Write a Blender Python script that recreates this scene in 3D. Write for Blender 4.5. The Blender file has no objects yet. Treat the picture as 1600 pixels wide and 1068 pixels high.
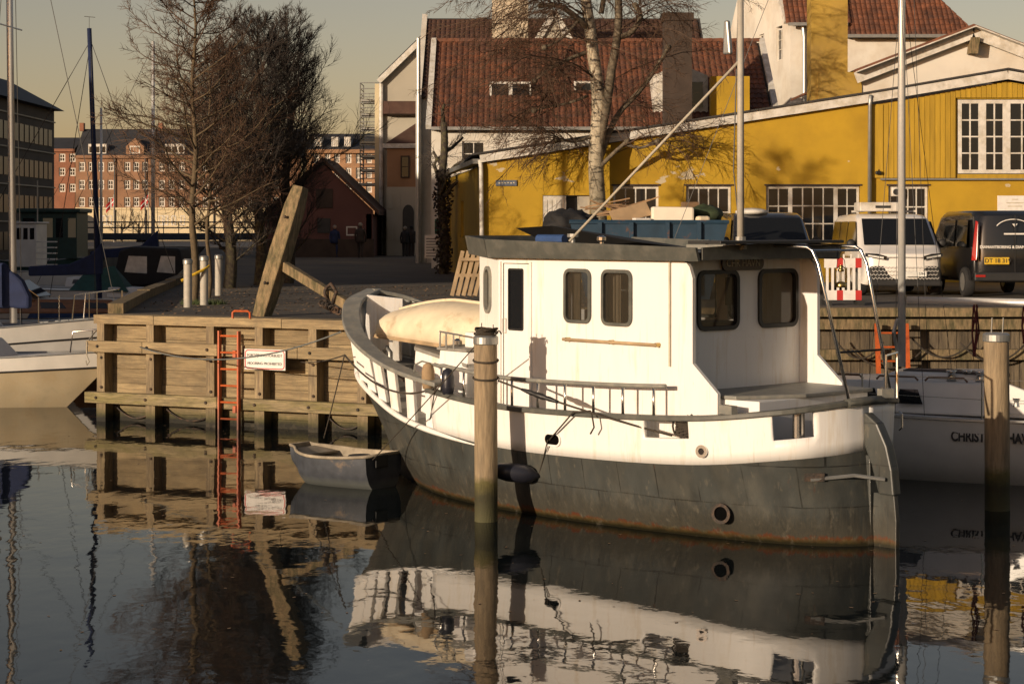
import bpy, bmesh, math, random
from mathutils import Vector, Matrix
S = bpy.context.scene
C = S.collection
R = math.radians
rnd = random.Random(7)

# ---------------------------------------------------------------- camera, sky, sun, exposure
FOC, CAMH, YH, G = 3000.0, 3.53, 355.0, 1.93          # pixels, metres above water, horizon row, street level
SUN_AZ, SUN_EL = 44.0, 10.0                            # light travels +Y, turned towards +X by SUN_AZ
cam = bpy.data.cameras.new('camera')
cam.sensor_width = 36; cam.lens = 67.5; cam.shift_y = -(534 - YH) / 1600.0
cam.clip_start = 0.5; cam.clip_end = 2000
co = bpy.data.objects.new('camera', cam); C.objects.link(co)
co.location = (0, 0, CAMH); co.rotation_euler = (R(90), 0, 0)
S.camera = co

wd = bpy.data.worlds.new('World'); S.world = wd; wd.use_nodes = True
wn = wd.node_tree.nodes; wl = wd.node_tree.links
sky = wn.new('ShaderNodeTexSky'); sky.sky_type = 'NISHITA'; sky.sun_disc = False
sky.sun_elevation = R(SUN_EL); sky.sun_rotation = R(180 + SUN_AZ)
sky.air_density = 1.0; sky.dust_density = 1.0; sky.ozone_density = 1.0
tint = wn.new('ShaderNodeMix'); tint.data_type = 'RGBA'; tint.blend_type = 'MULTIPLY'
tint.inputs[0].default_value = 1.0; tint.inputs[7].default_value = (1.0, 0.735, 0.64, 1)
wl.new(sky.outputs[0], tint.inputs[6])
wl.new(tint.outputs[2], wn['Background'].inputs[0])
wn['Background'].inputs[1].default_value = 0.118

sd = bpy.data.lights.new('sun', 'SUN'); sd.energy = 4.6; sd.angle = R(0.55); sd.color = (1.0, 0.81, 0.60)
so = bpy.data.objects.new('sun', sd); C.objects.link(so)
ldir = Vector((math.sin(R(SUN_AZ)) * math.cos(R(SUN_EL)), math.cos(R(SUN_AZ)) * math.cos(R(SUN_EL)), -math.sin(R(SUN_EL))))
so.rotation_euler = ldir.to_track_quat('-Z', 'Y').to_euler()
so.location = (-30, -40, 40)
S.view_settings.view_transform = 'Standard'; S.view_settings.look = 'None'
S.view_settings.exposure = 0.0; S.view_settings.gamma = 1.0; S.view_settings.use_curve_mapping = False
S.render.engine = 'CYCLES'
S.cycles.max_bounces = 6; S.cycles.diffuse_bounces = 2; S.cycles.glossy_bounces = 3; S.cycles.transparent_max_bounces = 6; S.cycles.caustics_reflective = False; S.cycles.caustics_refractive = False

# ---------------------------------------------------------------- helpers
def W(x, y, Y):
    "point at depth Y seen at photograph pixel x, y"
    return Vector(((x - 800) * Y / FOC, Y, CAMH - (y - YH) * Y / FOC))
def WX(x, Y): return (x - 800) * Y / FOC
def WZ(y, Y): return CAMH - (y - YH) * Y / FOC

class MB:
    def __init__(s): s.v = []; s.f = []
    def add(s, vs, fs):
        o = len(s.v); s.v += [tuple(v) for v in vs]; s.f += [tuple(i + o for i in f) for f in fs]; return s
    def box(s, c, d, rz=0, M=None):
        x, y, z = d[0] / 2, d[1] / 2, d[2] / 2
        vs = [Vector(p) for p in ((-x,-y,-z),(x,-y,-z),(x,y,-z),(-x,y,-z),(-x,-y,z),(x,-y,z),(x,y,z),(-x,y,z))]
        m = M if M is not None else Matrix.Rotation(rz, 3, 'Z')
        c = Vector(c)
        return s.add([m @ v + c for v in vs], BOXF)
    def beam(s, p, q, w, h, up=(0, 0, 1)):
        p, q = Vector(p), Vector(q); d = (q - p).normalized(); up = Vector(up)
        if abs(d.dot(up)) > .98: up = Vector((0, 1, 0)) if abs(d.y) < .9 else Vector((1, 0, 0))
        a = d.cross(up).normalized(); b = a.cross(d)
        vs = [o + a * i * w / 2 + b * j * h / 2 for o in (p, q) for i, j in ((-1,-1),(1,-1),(1,1),(-1,1))]
        return s.add(vs, [(0,1,2,3),(7,6,5,4),(0,4,5,1),(1,5,6,2),(2,6,7,3),(3,7,4,0)])
    def tube(s, pts, r, n=8, closed=False, cap=True):
        pts = [Vector(p) for p in pts]; m = len(pts)
        rs = r if isinstance(r, (list, tuple)) else [r] * m
        vs = []; prev = None
        for i, p in enumerate(pts):
            if closed: d = pts[(i + 1) % m] - pts[i - 1]
            else: d = pts[min(i + 1, m - 1)] - pts[max(i - 1, 0)]
            d = d.normalized() if d.length > 1e-9 else Vector((0, 0, 1))
            if prev is None: a = d.orthogonal().normalized()
            else:
                a = prev - d * prev.dot(d)
                a = a.normalized() if a.length > 1e-6 else d.orthogonal().normalized()
            prev = a; b = d.cross(a)
            for k in range(n):
                t = 2 * math.pi * k / n
                vs.append(p + (a * math.cos(t) + b * math.sin(t)) * rs[i])
        fs = []
        for i in range(m if closed else m - 1):
            j = (i + 1) % m
            for k in range(n):
                l = (k + 1) % n
                fs.append((i*n+k, i*n+l, j*n+l, j*n+k))
        if cap and not closed:
            fs.append(tuple(range(n - 1, -1, -1))); fs.append(tuple((m-1)*n + k for k in range(n)))
        return s.add(vs, fs)
    def lathe(s, prof, n=16, o=(0, 0, 0), M=None):
        vs = []; o = Vector(o)
        for r, z in prof:
            for k in range(n):
                t = 2 * math.pi * k / n
                p = Vector((r * math.cos(t), r * math.sin(t), z))
                vs.append((M @ p if M is not None else p) + o)
        fs = []
        for i in range(len(prof) - 1):
            for k in range(n):
                l = (k + 1) % n
                fs.append((i*n+k, i*n+l, (i+1)*n+l, (i+1)*n+k))
        fs.append(tuple(range(n - 1, -1, -1))); fs.append(tuple((len(prof)-1)*n + k for k in range(n)))
        return s.add(vs, fs)
    def prism(s, poly, ext):
        poly = [Vector(p) for p in poly]; ext = Vector(ext); n = len(poly)
        fs = [tuple(range(n - 1, -1, -1)), tuple(n + i for i in range(n))]
        fs += [(i, (i + 1) % n, n + (i + 1) % n, n + i) for i in range(n)]
        return s.add(poly + [p + ext for p in poly], fs)
    def grid(s, rows, flip=False):
        n = len(rows[0]); vs = [p for r in rows for p in r]; fs = []
        for i in range(len(rows) - 1):
            for k in range(n - 1):
                q = (i*n+k, i*n+k+1, (i+1)*n+k+1, (i+1)*n+k)
                fs.append(q[::-1] if flip else q)
        return s.add(vs, fs)
    def blob(s, c, r, n=10, m=7):
        rows = [[Vector((c[0]+r[0]*math.sin(math.pi*i/m)*math.cos(2*math.pi*k/n), c[1]+r[1]*math.sin(math.pi*i/m)*math.sin(2*math.pi*k/n),
                 c[2]-r[2]*math.cos(math.pi*i/m))) for k in range(n+1)] for i in range(m+1)]
        return s.grid(rows)
    def build(s, name, mat, par=None, smooth=False, bevel=0, world=False, seg=2, solid=0, fix=False, angle=None):
        me = bpy.data.meshes.new(name)
        vs = s.v
        if world and par is not None:
            mi = ROOTM[par.name].inverted(); vs = [tuple(mi @ Vector(v)) for v in vs]
        me.from_pydata(vs, [], s.f); me.update()
        if fix:
            bm = bmesh.new(); bm.from_mesh(me); bmesh.ops.remove_doubles(bm, verts=bm.verts, dist=1e-4)
            bmesh.ops.recalc_face_normals(bm, faces=bm.faces); bm.to_mesh(me); bm.free()
        if smooth: me.polygons.foreach_set('use_smooth', [True] * len(me.polygons))
        return place(name, me, mat, par, bevel, seg, solid, angle)
BOXF = [(3,2,1,0),(4,5,6,7),(0,1,5,4),(1,2,6,5),(2,3,7,6),(3,0,4,7)]
ROOTM = {}
def place(name, me, mat, par=None, bevel=0, seg=2, solid=0, angle=None):
    if len(me.materials) == 0: me.materials.append(M[mat])
    o = bpy.data.objects.new(name, me); C.objects.link(o)
    if par is not None:
        o.parent = par; ROOTM[o.name] = ROOTM[par.name]
    else: ROOTM[o.name] = Matrix.Identity(4)
    if solid:
        md = o.modifiers.new('solid', 'SOLIDIFY'); md.thickness = solid; md.offset = -1
    if bevel:
        md = o.modifiers.new('bevel', 'BEVEL'); md.width = bevel; md.segments = seg; md.limit_method = 'ANGLE'; md.angle_limit = R(35)
    if angle:
        me.polygons.foreach_set('use_smooth', [True] * len(me.polygons))
        me.set_sharp_from_angle(angle=R(angle))
    return o
def thing(name, label, cat, loc=(0, 0, 0), rz=0, group=None):
    o = bpy.data.objects.new(name, None); C.objects.link(o); o.empty_display_size = .2
    o.location = loc; o.rotation_euler = (0, 0, rz)
    ROOTM[o.name] = Matrix.Translation(Vector(loc)) @ Matrix.Rotation(rz, 4, 'Z')
    return tag(o, label, cat, group)
def tag(o, label, cat, group=None):
    o['label'] = label; o['category'] = cat
    if group: o['group'] = group
    return o
def kind(o, k): o['kind'] = k; return o
def origin_to(o, p):
    "move a single-mesh thing's origin to its base"
    p = Vector(p); o.data.transform(Matrix.Translation(-p)); o.location = p; ROOTM[o.name] = Matrix.Translation(p); return o
UNIT = {}
def bar(name, mat, par, p, q, w, h, up=(0, 0, 1)):
    "one squared piece from p to q (world), sharing one mesh per material"
    if mat not in UNIT:
        me = bpy.data.meshes.new('piece_' + mat)
        me.from_pydata([(x, y, z) for z in (-.5, .5) for x, y in ((-.5,-.5),(.5,-.5),(.5,.5),(-.5,.5))], [], BOXF); me.update()
        UNIT[mat] = me
    p, q = Vector(p), Vector(q); d = (q - p); L = d.length; d = d / L; up = Vector(up)
    if abs(d.dot(up)) > .98: up = Vector((0, 1, 0)) if abs(d.y) < .9 else Vector((1, 0, 0))
    a = d.cross(up).normalized(); b = a.cross(d)
    m = Matrix(((d.x*L, a.x*w, b.x*h, 0), (d.y*L, a.y*w, b.y*h, 0), (d.z*L, a.z*w, b.z*h, 0), (0, 0, 0, 1)))
    m.translation = (p + q) / 2
    o = place(name, UNIT[mat], mat, par)
    o.matrix_local = (ROOTM[par.name].inverted() @ m) if par is not None else m
    return o
def text_obj(name, s, mat, par, loc, xdir, size, updir=(0, 0, 1), align='CENTER', world=False, bold=0.0, xs=1.0, thick=.002):
    cu = bpy.data.curves.new(name, 'FONT'); cu.body = s; cu.size = size; cu.align_x = align; cu.align_y = 'CENTER'
    cu.extrude = thick; cu.offset = bold; cu.resolution_u = 3
    t = bpy.data.objects.new('tmp_text', cu); C.objects.link(t)
    bpy.context.view_layer.update()
    me = bpy.data.meshes.new_from_object(t.evaluated_get(bpy.context.evaluated_depsgraph_get()))
    bpy.data.objects.remove(t)
    x = Vector(xdir).normalized(); u = Vector(updir); u = (u - x * u.dot(x)).normalized(); n = x.cross(u)
    m = Matrix(((x.x*xs, u.x, n.x, 0), (x.y*xs, u.y, n.y, 0), (x.z*xs, u.z, n.z, 0), (0, 0, 0, 1))); m.translation = Vector(loc)
    if world and par is not None: m = ROOTM[par.name].inverted() @ m
    me.transform(m); me.name = name
    return place(name, me, mat, par)
def lerp(a, b, t): return a + (b - a) * t
def cat_rom(ps, n):
    "n points evenly by arc length on a Catmull-Rom curve through ps"
    ps = [Vector(p) for p in ps]; q = [ps[0] * 2 - ps[1]] + ps + [ps[-1] * 2 - ps[-2]]; out = []
    for i in range(1, len(q) - 2):
        for k in range(12):
            t = k / 12
            out.append(.5 * ((2*q[i]) + (q[i+1]-q[i-1])*t + (2*q[i-1]-5*q[i]+4*q[i+1]-q[i+2])*t*t + (-q[i-1]+3*q[i]-3*q[i+1]+q[i+2])*t**3))
    out.append(ps[-1])
    acc = [0]
    for a, b in zip(out, out[1:]): acc.append(acc[-1] + (b - a).length)
    res = []; j = 0
    for k in range(n):
        d = acc[-1] * k / (n - 1)
        while j < len(acc) - 2 and acc[j + 1] < d: j += 1
        seg = acc[j+1] - acc[j]
        res.append(out[j].lerp(out[j+1], min(1, (d - acc[j]) / seg) if seg > 1e-9 else 0))
    return res
def sag(p, q, drop, n=14):
    p, q = Vector(p), Vector(q)
    return [p.lerp(q, t) - Vector((0, 0, drop * 4 * t * (1 - t))) for t in [i / (n - 1) for i in range(n)]]

# ---------------------------------------------------------------- materials
M = {}
def mat(name, col, rough=.6, metal=0, var=.18, scale=5, col2=None, mask=None, bump=0, bscale=30, stretch=(1, 1, 1), rot=0, randv=0, spec=.5, detail=6, coat=0, thresh=(.45, .62), bstretch=None):
    m = bpy.data.materials.new(name); m.use_nodes = True; M[name] = m
    nt = m.node_tree; N = nt.nodes; L = nt.links; b = N['Principled BSDF']
    b.inputs['Roughness'].default_value = rough; b.inputs['Metallic'].default_value = metal
    b.inputs['Specular IOR Level'].default_value = spec
    if coat: b.inputs['Coat Weight'].default_value = coat; b.inputs['Coat Roughness'].default_value = .06
    g = N.new('ShaderNodeNewGeometry'); mp = N.new('ShaderNodeMapping'); L.new(g.outputs['Position'], mp.inputs[0])
    rt = N.new('ShaderNodeMapping'); rt.inputs['Rotation'].default_value = (0, 0, rot); L.new(g.outputs['Position'], rt.inputs[0]); L.new(rt.outputs[0], mp.inputs[0])
    mp.inputs['Scale'].default_value = stretch
    n1 = N.new('ShaderNodeTexNoise'); n1.inputs['Scale'].default_value = scale; n1.inputs['Detail'].default_value = detail; L.new(mp.outputs[0], n1.inputs['Vector'])
    mr = N.new('ShaderNodeMapRange'); mr.inputs[1].default_value = .3; mr.inputs[2].default_value = .7; mr.inputs[3].default_value = 1 - var; mr.inputs[4].default_value = 1 + var
    L.new(n1.outputs[0], mr.inputs[0])
    base = N.new('ShaderNodeRGB'); base.outputs[0].default_value = (*col, 1); cur = base.outputs[0]
    if col2:
        n2 = N.new('ShaderNodeTexNoise'); n2.inputs['Scale'].default_value = mask or scale * .5; n2.inputs['Detail'].default_value = 8; n2.inputs['Roughness'].default_value = .65
        L.new(mp.outputs[0], n2.inputs['Vector'])
        ms = N.new('ShaderNodeMapRange'); ms.inputs[1].default_value = thresh[0]; ms.inputs[2].default_value = thresh[1]; L.new(n2.outputs[0], ms.inputs[0])
        mx = N.new('ShaderNodeMix'); mx.data_type = 'RGBA'; L.new(ms.outputs[0], mx.inputs[0]); L.new(cur, mx.inputs[6]); mx.inputs[7].default_value = (*col2, 1); cur = mx.outputs[2]
    mu = N.new('ShaderNodeMix'); mu.data_type = 'RGBA'; mu.blend_type = 'MULTIPLY'; mu.inputs[0].default_value = 1
    L.new(cur, mu.inputs[6]); L.new(mr.outputs[0], mu.inputs[7]); cur = mu.outputs[2]
    if randv:
        oi = N.new('ShaderNodeObjectInfo'); r2 = N.new('ShaderNodeMapRange'); r2.inputs[3].default_value = 1 - randv; r2.inputs[4].default_value = 1 + randv
        L.new(oi.outputs['Random'], r2.inputs[0])
        m2 = N.new('ShaderNodeMix'); m2.data_type = 'RGBA'; m2.blend_type = 'MULTIPLY'; m2.inputs[0].default_value = 1
        L.new(cur, m2.inputs[6]); L.new(r2.outputs[0], m2.inputs[7]); cur = m2.outputs[2]
    L.new(cur, b.inputs['Base Color'])
    if bump:
        nb = N.new('ShaderNodeTexNoise'); nb.inputs['Scale'].default_value = bscale; nb.inputs['Detail'].default_value = 4; L.new(mp.outputs[0], nb.inputs['Vector'])
        bp = N.new('ShaderNodeBump'); bp.inputs['Strength'].default_value = bump; bp.inputs['Distance'].default_value = .02; L.new(nb.outputs[0], bp.inputs['Height']); L.new(bp.outputs[0], b.inputs['Normal'])
    
    return m
def layer(m, col, zlo, zhi, nscale=6, namt=.15, amt=1.0, stretch=(1, 1, 1)):
    "a coat of another colour below an uneven height line (algae, rust, antifouling)"
    nt = m.node_tree; N = nt.nodes; L = nt.links; b = N['Principled BSDF']
    src = b.inputs['Base Color'].links[0].from_socket
    g = N.new('ShaderNodeNewGeometry'); sp = N.new('ShaderNodeSeparateXYZ'); L.new(g.outputs['Position'], sp.inputs[0])
    mp = N.new('ShaderNodeMapping'); mp.inputs['Scale'].default_value = stretch; L.new(g.outputs['Position'], mp.inputs[0])
    n = N.new('ShaderNodeTexNoise'); n.inputs['Scale'].default_value = nscale; n.inputs['Detail'].default_value = 7; n.inputs['Roughness'].default_value = .7; L.new(mp.outputs[0], n.inputs['Vector'])
    ma = N.new('ShaderNodeMath'); ma.operation = 'MULTIPLY_ADD'; ma.inputs[1].default_value = namt * 2; L.new(n.outputs[0], ma.inputs[0])
    sb = N.new('ShaderNodeMath'); sb.operation = 'SUBTRACT'; L.new(sp.outputs[2], sb.inputs[0]); sb.inputs[1].default_value = namt
    L.new(sb.outputs[0], ma.inputs[2])
    mr = N.new('ShaderNodeMapRange'); mr.inputs[1].default_value = zlo; mr.inputs[2].default_value = zhi; mr.inputs[3].default_value = amt; mr.inputs[4].default_value = 0; L.new(ma.outputs[0], mr.inputs[0])
    mx = N.new('ShaderNodeMix'); mx.data_type = 'RGBA'; L.new(mr.outputs[0], mx.inputs[0]); L.new(src, mx.inputs[6]); mx.inputs[7].default_value = (*col, 1)
    L.new(mx.outputs[2], b.inputs['Base Color'])
QROT = math.atan2(.4255, .905)     # turns the quay line onto x
mat('quay_wood', (.31, .235, .128), .8, var=.25, scale=9, col2=(.215, .158, .086), mask=3.0, bump=.5, bscale=30, stretch=(.35, 3, 5), rot=QROT, randv=.16)
mat('quay_wood_up', (.27, .205, .115), .8, var=.3, scale=9, col2=(.19, .14, .085), mask=3, bump=.4, bscale=30, stretch=(4, 4, .4), rot=QROT, randv=.14)
mat('quay_wood_low', (.27, .21, .115), .75, var=.35, scale=8, col2=(.175, .145, .055), mask=2.5, bump=.5, bscale=30, stretch=(.5, 3, 4), rot=QROT, randv=.12, thresh=(.42, .6))
for k in ('quay_wood', 'quay_wood_up'):
    layer(M[k], (.10, .085, .03), .12, .36, nscale=5, namt=.12, amt=.8); layer(M[k], (.05, .05, .014), .10, .26, nscale=7, namt=.12, amt=.8); layer(M[k], (.014, .013, .008), .06, .16, nscale=6, namt=.1)
mat('old_timber', (.22, .16, .085), .85, var=.35, scale=8, col2=(.10, .085, .04), mask=3, bump=.6, bscale=26, stretch=(3, 3, .7), randv=.1)
mat('pile_wood', (.30, .225, .135), .8, var=.25, scale=10, col2=(.21, .16, .10), mask=4, bump=.4, bscale=30, stretch=(3, 3, .35))
layer(M['pile_wood'], (.085, .075, .015), .46, .56, nscale=8, namt=.08, amt=.9); layer(M['pile_wood'], (.015, .015, .008), .3, .46, nscale=9, namt=.14, amt=.75); layer(M['pile_wood'], (.1, .095, .04), .02, .26, nscale=18, namt=.05, amt=.6)
mat('pallet_wood', (.36, .26, .15), .8, var=.25, stretch=(1, 1, .5), randv=.15)
mat('white_paint', (.80, .78, .73), .35, var=.035, scale=1.6, col2=(.70, .65, .54), mask=1.2, thresh=(.55, .85), stretch=(1, 1, .35))
mat('boat_white', (.84, .825, .79), .38, var=.03, scale=2.2, col2=(.62, .53, .39), mask=2.2, thresh=(.54, .80), stretch=(2.5, 2.5, .35), bump=.08, bscale=4)
mat('grey_trim', (.075, .078, .068), .5, var=.12, scale=7, col2=(.11, .108, .092), mask=5)
mat('roof_grey', (.07, .073, .066), .55, var=.15, scale=5, col2=(.10, .10, .088))
mat('cap_grey', (.20, .20, .18), .5, var=.12, scale=6, col2=(.26, .25, .21), mask=8)
mat('deck_grey', (.24, .23, .205), .7, var=.15, scale=6, bump=.1)
mat('hole_black', (.004, .004, .004), 1.0, spec=0)  # near-black for flat discs: the dark inside of a hole is painted
mat('black_rubber', (.012, .012, .012), .5)
mat('dark_metal', (.03, .03, .03), .5, metal=.6)
mat('steel', (.62, .60, .56), .22, metal=1, var=.05)
mat('galv', (.36, .36, .34), .45, metal=.7, var=.12)
mat('alu', (.66, .64, .59), .35, metal=.35, var=.05, scale=20)
mat('rope_dark', (.045, .036, .026), .9, var=.3, scale=60)
mat('rope_pale', (.42, .38, .30), .9, var=.2, scale=60)
mat('rope_red', (.09, .018, .018), .9)
mat('rope_grey', (.13, .14, .135), .9)
mat('orange_paint', (.48, .095, .018), .5, var=.15, scale=8, col2=(.26, .045, .012), mask=6, thresh=(.55, .7))
layer(M['orange_paint'], (.05, .018, .01), .1, .45, nscale=9, namt=.15, amt=.85)
mat('sign_white', (.74, .71, .66), .5, var=.08, scale=10)
mat('sign_red', (.50, .035, .03), .5, var=.1)
mat('ink', (.02, .02, .02), .6)
mat('navy_canvas', (.012, .022, .07), .85, var=.2, bump=.2, bscale=8)
mat('blue_paint', (.03, .07, .19), .5, var=.2)
mat('green_canvas', (.02, .07, .06), .8)
mat('black_canvas', (.012, .012, .013), .8, var=.2)
mat('varnish', (.16, .075, .03), .35, var=.3, scale=10, stretch=(.5, 3, 3))
mat('teak', (.12, .06, .028), .5, var=.25, stretch=(.5, 4, 4), scale=10)
mat('gelcoat', (.70, .68, .63), .3, var=.06, scale=3)
mat('shade_white', (.70, .68, .64), .4, var=.1, scale=2)
mat('buff_hull', (.50, .42, .28), .45, var=.15, scale=4, col2=(.40, .32, .20), mask=2)  # buff with darker buff patches, over the hull below the white strake
mat('dinghy_blue', (.050, .056, .068), .6, var=.25, scale=8, col2=(.15, .11, .075), mask=2, thresh=(.58, .66))
layer(M['dinghy_blue'], (.11, .12, .11), .06, .14, nscale=9, namt=.05, amt=.7)
mat('dinghy_inside', (.33, .28, .205), .8, var=.3, scale=6)
mat('cream_hull', (.74, .64, .46), .5, var=.12, scale=4, col2=(.42, .31, .17), mask=3, thresh=(.55, .75))
mat('fender', (.02, .021, .03), .35, var=.2)
mat('brass', (.45, .32, .12), .3, metal=1, var=.2, scale=20)
mat('nameboard', (.035, .018, .01), .35, var=.2)
mat('pale_letter', (.52, .47, .36), .6)
mat('iron', (.035, .028, .022), .75, var=.4, scale=14, col2=(.075, .045, .028), bump=.4)
mat('cushion', (.28, .27, .24), .9)
mat('curtain', (.26, .22, .15), .9, var=.2, scale=9, stretch=(4, 4, .5))
mat('wood_inside', (.20, .105, .04), .6, var=.2)
def streak(m, col, scale, lo, hi, amt, stretch):
    nt = m.node_tree; N = nt.nodes; L = nt.links; b = N['Principled BSDF']; src = b.inputs['Base Color'].links[0].from_socket
    g = N.new('ShaderNodeNewGeometry'); mp = N.new('ShaderNodeMapping'); mp.inputs['Scale'].default_value = stretch; L.new(g.outputs['Position'], mp.inputs[0])
    n = N.new('ShaderNodeTexNoise'); n.inputs['Scale'].default_value = scale; n.inputs['Detail'].default_value = 8; n.inputs['Roughness'].default_value = .65; L.new(mp.outputs[0], n.inputs['Vector'])
    mr = N.new('ShaderNodeMapRange'); mr.inputs[1].default_value = lo; mr.inputs[2].default_value = hi; mr.inputs[4].default_value = amt; L.new(n.outputs[0], mr.inputs[0])
    mx = N.new('ShaderNodeMix'); mx.data_type = 'RGBA'; L.new(mr.outputs[0], mx.inputs[0]); L.new(src, mx.inputs[6]); mx.inputs[7].default_value = (*col, 1); L.new(mx.outputs[2], b.inputs['Base Color'])
streak(M['boat_white'], (.50, .36, .22), 3.2, .58, .76, .5, (6, 6, .3)); streak(M['boat_white'], (.30, .22, .15), 22, .68, .76, .6, (1, 1, .6))
streak(M['quay_wood'], (.13, .105, .07), 2.0, .5, .72, .6, (1.2, 1.2, 1.6)); streak(M['quay_wood_up'], (.13, .105, .07), 2.4, .5, .72, .6, (1.2, 1.2, 1.0)); streak(M['quay_wood_low'], (.12, .10, .05), 3.0, .5, .7, .6, (1, 1, 1.6))
mat('quay_wood_shaded', (.135, .105, .066), .85, var=.3, scale=9, col2=(.08, .062, .042), mask=3, bump=.4, bscale=30, stretch=(4, 4, .4), randv=.22)  # shade on the right-hand quay is put into this darker wood colour
# glass: dark room behind a pane
def glass(name, col, rough=.02, alpha=None):
    m = bpy.data.materials.new(name); m.use_nodes = True; M[name] = m; b = m.node_tree.nodes['Principled BSDF']
    b.inputs['Base Color'].default_value = (*col, 1); b.inputs['Roughness'].default_value = rough; b.inputs['IOR'].default_value = 1.5; b.inputs['Specular IOR Level'].default_value = .6
    if alpha is not None: b.inputs['Alpha'].default_value = alpha
glass('window_glass', (.012, .013, .015), .03)
glass('cabin_glass', (.055, .047, .034), .03, .55)
glass('brown_glass', (.012, .010, .009), .35)
glass('car_glass', (.010, .011, .012), .03)
glass('clear_glass', (.6, .55, .45), .02, .25)
# hull paint: grey with plate seams, rust and weed at the waterline
m = mat('hull_grey', (.052, .056, .052), .42, var=.25, scale=3, col2=(.070, .070, .060), mask=2.2, stretch=(1.3, 1.3, .6), bump=.22, bscale=7, spec=.45)
def seams(m, rz, org, sx, sz, col):
    nt = m.node_tree; N = nt.nodes; L = nt.links; b = N['Principled BSDF']; src = b.inputs['Base Color'].links[0].from_socket
    g = N.new('ShaderNodeNewGeometry'); a = N.new('ShaderNodeMapping'); a.vector_type = 'TEXTURE'; a.inputs['Location'].default_value = org; a.inputs['Rotation'].default_value = (0, 0, rz)
    L.new(g.outputs['Position'], a.inputs[0]); s2 = N.new('ShaderNodeSeparateXYZ'); L.new(a.outputs[0], s2.inputs[0])
    cb = N.new('ShaderNodeCombineXYZ'); L.new(s2.outputs[0], cb.inputs[0]); L.new(s2.outputs[2], cb.inputs[1])
    nz = N.new('ShaderNodeTexNoise'); nz.inputs['Scale'].default_value = 1.5; L.new(g.outputs['Position'], nz.inputs['Vector'])
    va = N.new('ShaderNodeVectorMath'); va.operation = 'MULTIPLY_ADD'; va.inputs[1].default_value = (.06, .05, 0); L.new(nz.outputs['Color'], va.inputs[0]); L.new(cb.outputs[0], va.inputs[2])
    br = N.new('ShaderNodeTexBrick'); br.inputs['Scale'].default_value = 1; br.inputs['Mortar Size'].default_value = .008; br.inputs['Brick Width'].default_value = sx; br.inputs['Row Height'].default_value = sz; br.inputs['Mortar Smooth'].default_value = .3
    br.offset = .37
    L.new(va.outputs[0], br.inputs['Vector'])
    n2 = N.new('ShaderNodeTexNoise'); n2.inputs['Scale'].default_value = 2.3; n2.inputs['Detail'].default_value = 6; L.new(g.outputs['Position'], n2.inputs['Vector'])
    mr = N.new('ShaderNodeMapRange'); mr.inputs[1].default_value = .38; mr.inputs[2].default_value = .56; L.new(n2.outputs[0], mr.inputs[0])
    mm = N.new('ShaderNodeMath'); mm.operation = 'MULTIPLY'; L.new(br.outputs['Fac'], mm.inputs[0]); L.new(mr.outputs[0], mm.inputs[1])
    m3 = N.new('ShaderNodeMath'); m3.operation = 'MULTIPLY'; L.new(mm.outputs[0], m3.inputs[0]); m3.inputs[1].default_value = .8
    mx = N.new('ShaderNodeMix'); mx.data_type = 'RGBA'; L.new(m3.outputs[0], mx.inputs[0]); L.new(src, mx.inputs[6]); mx.inputs[7].default_value = (*col, 1)
    L.new(mx.outputs[2], b.inputs['Base Color'])
BO, BRZ = Vector((4.093, 21.29, 0)), math.atan2(.7428, -.6695)
seams(m, BRZ, BO, .55, .46, (.012, .011, .009))
layer(m, (.11, .10, .074), .06, .40, nscale=9, namt=.5, amt=.85, stretch=(4.5, 4.5, .22))
layer(m, (.022, .020, .016), .25, .5, nscale=4, namt=.5, amt=.5, stretch=(1.2, 1.2, .5))
layer(m, (.115, .034, .014), .07, .10, nscale=4.5, namt=.2, amt=.85, stretch=(1, 1, .6)); layer(m, (.15, .125, .08), .05, .07, nscale=13, namt=.2, amt=.5, stretch=(2, 2, .5)); layer(m, (.085, .062, .016), .03, .10, nscale=9, namt=.06, amt=.8); layer(m, (.016, .015, .008), .02, .08, nscale=8, namt=.04, amt=.95)
streak(m, (.13, .118, .09), 5.0, .58, .70, .7, (2.0, 2.0, .8)); streak(m, (.11, .038, .018), 6.0, .66, .74, .6, (2.5, 2.5, .35))
# water
m = bpy.data.materials.new('water'); m.use_nodes = True; M['water'] = m; nt = m.node_tree; N = nt.nodes; L = nt.links; b = N['Principled BSDF']
b.inputs['Base Color'].default_value = (.006, .009, .010, 1); b.inputs['Roughness'].default_value = .025; b.inputs['IOR'].default_value = 1.333; b.inputs['Specular IOR Level'].default_value = .45
g = N.new('ShaderNodeNewGeometry'); hs = None
for sc, st, amt in ((.55, (1, .75, 1), .75), (2.2, (1, .6, 1), .30), (6.0, (1, .6, 1), .085), (17.0, (1, .7, 1), .018)):
    mp = N.new('ShaderNodeMapping'); mp.inputs['Scale'].default_value = st; L.new(g.outputs['Position'], mp.inputs[0])
    nz = N.new('ShaderNodeTexNoise'); nz.inputs['Scale'].default_value = sc; nz.inputs['Detail'].default_value = 1.5; nz.inputs['Distortion'].default_value = .3; L.new(mp.outputs[0], nz.inputs['Vector'])
    ml = N.new('ShaderNodeMath'); ml.operation = 'MULTIPLY'; ml.inputs[1].default_value = amt; L.new(nz.outputs[0], ml.inputs[0])
    if hs is None: hs = ml.outputs[0]
    else:
        ad = N.new('ShaderNodeMath'); ad.operation = 'ADD'; L.new(hs, ad.inputs[0]); L.new(ml.outputs[0], ad.inputs[1]); hs = ad.outputs[0]
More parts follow.
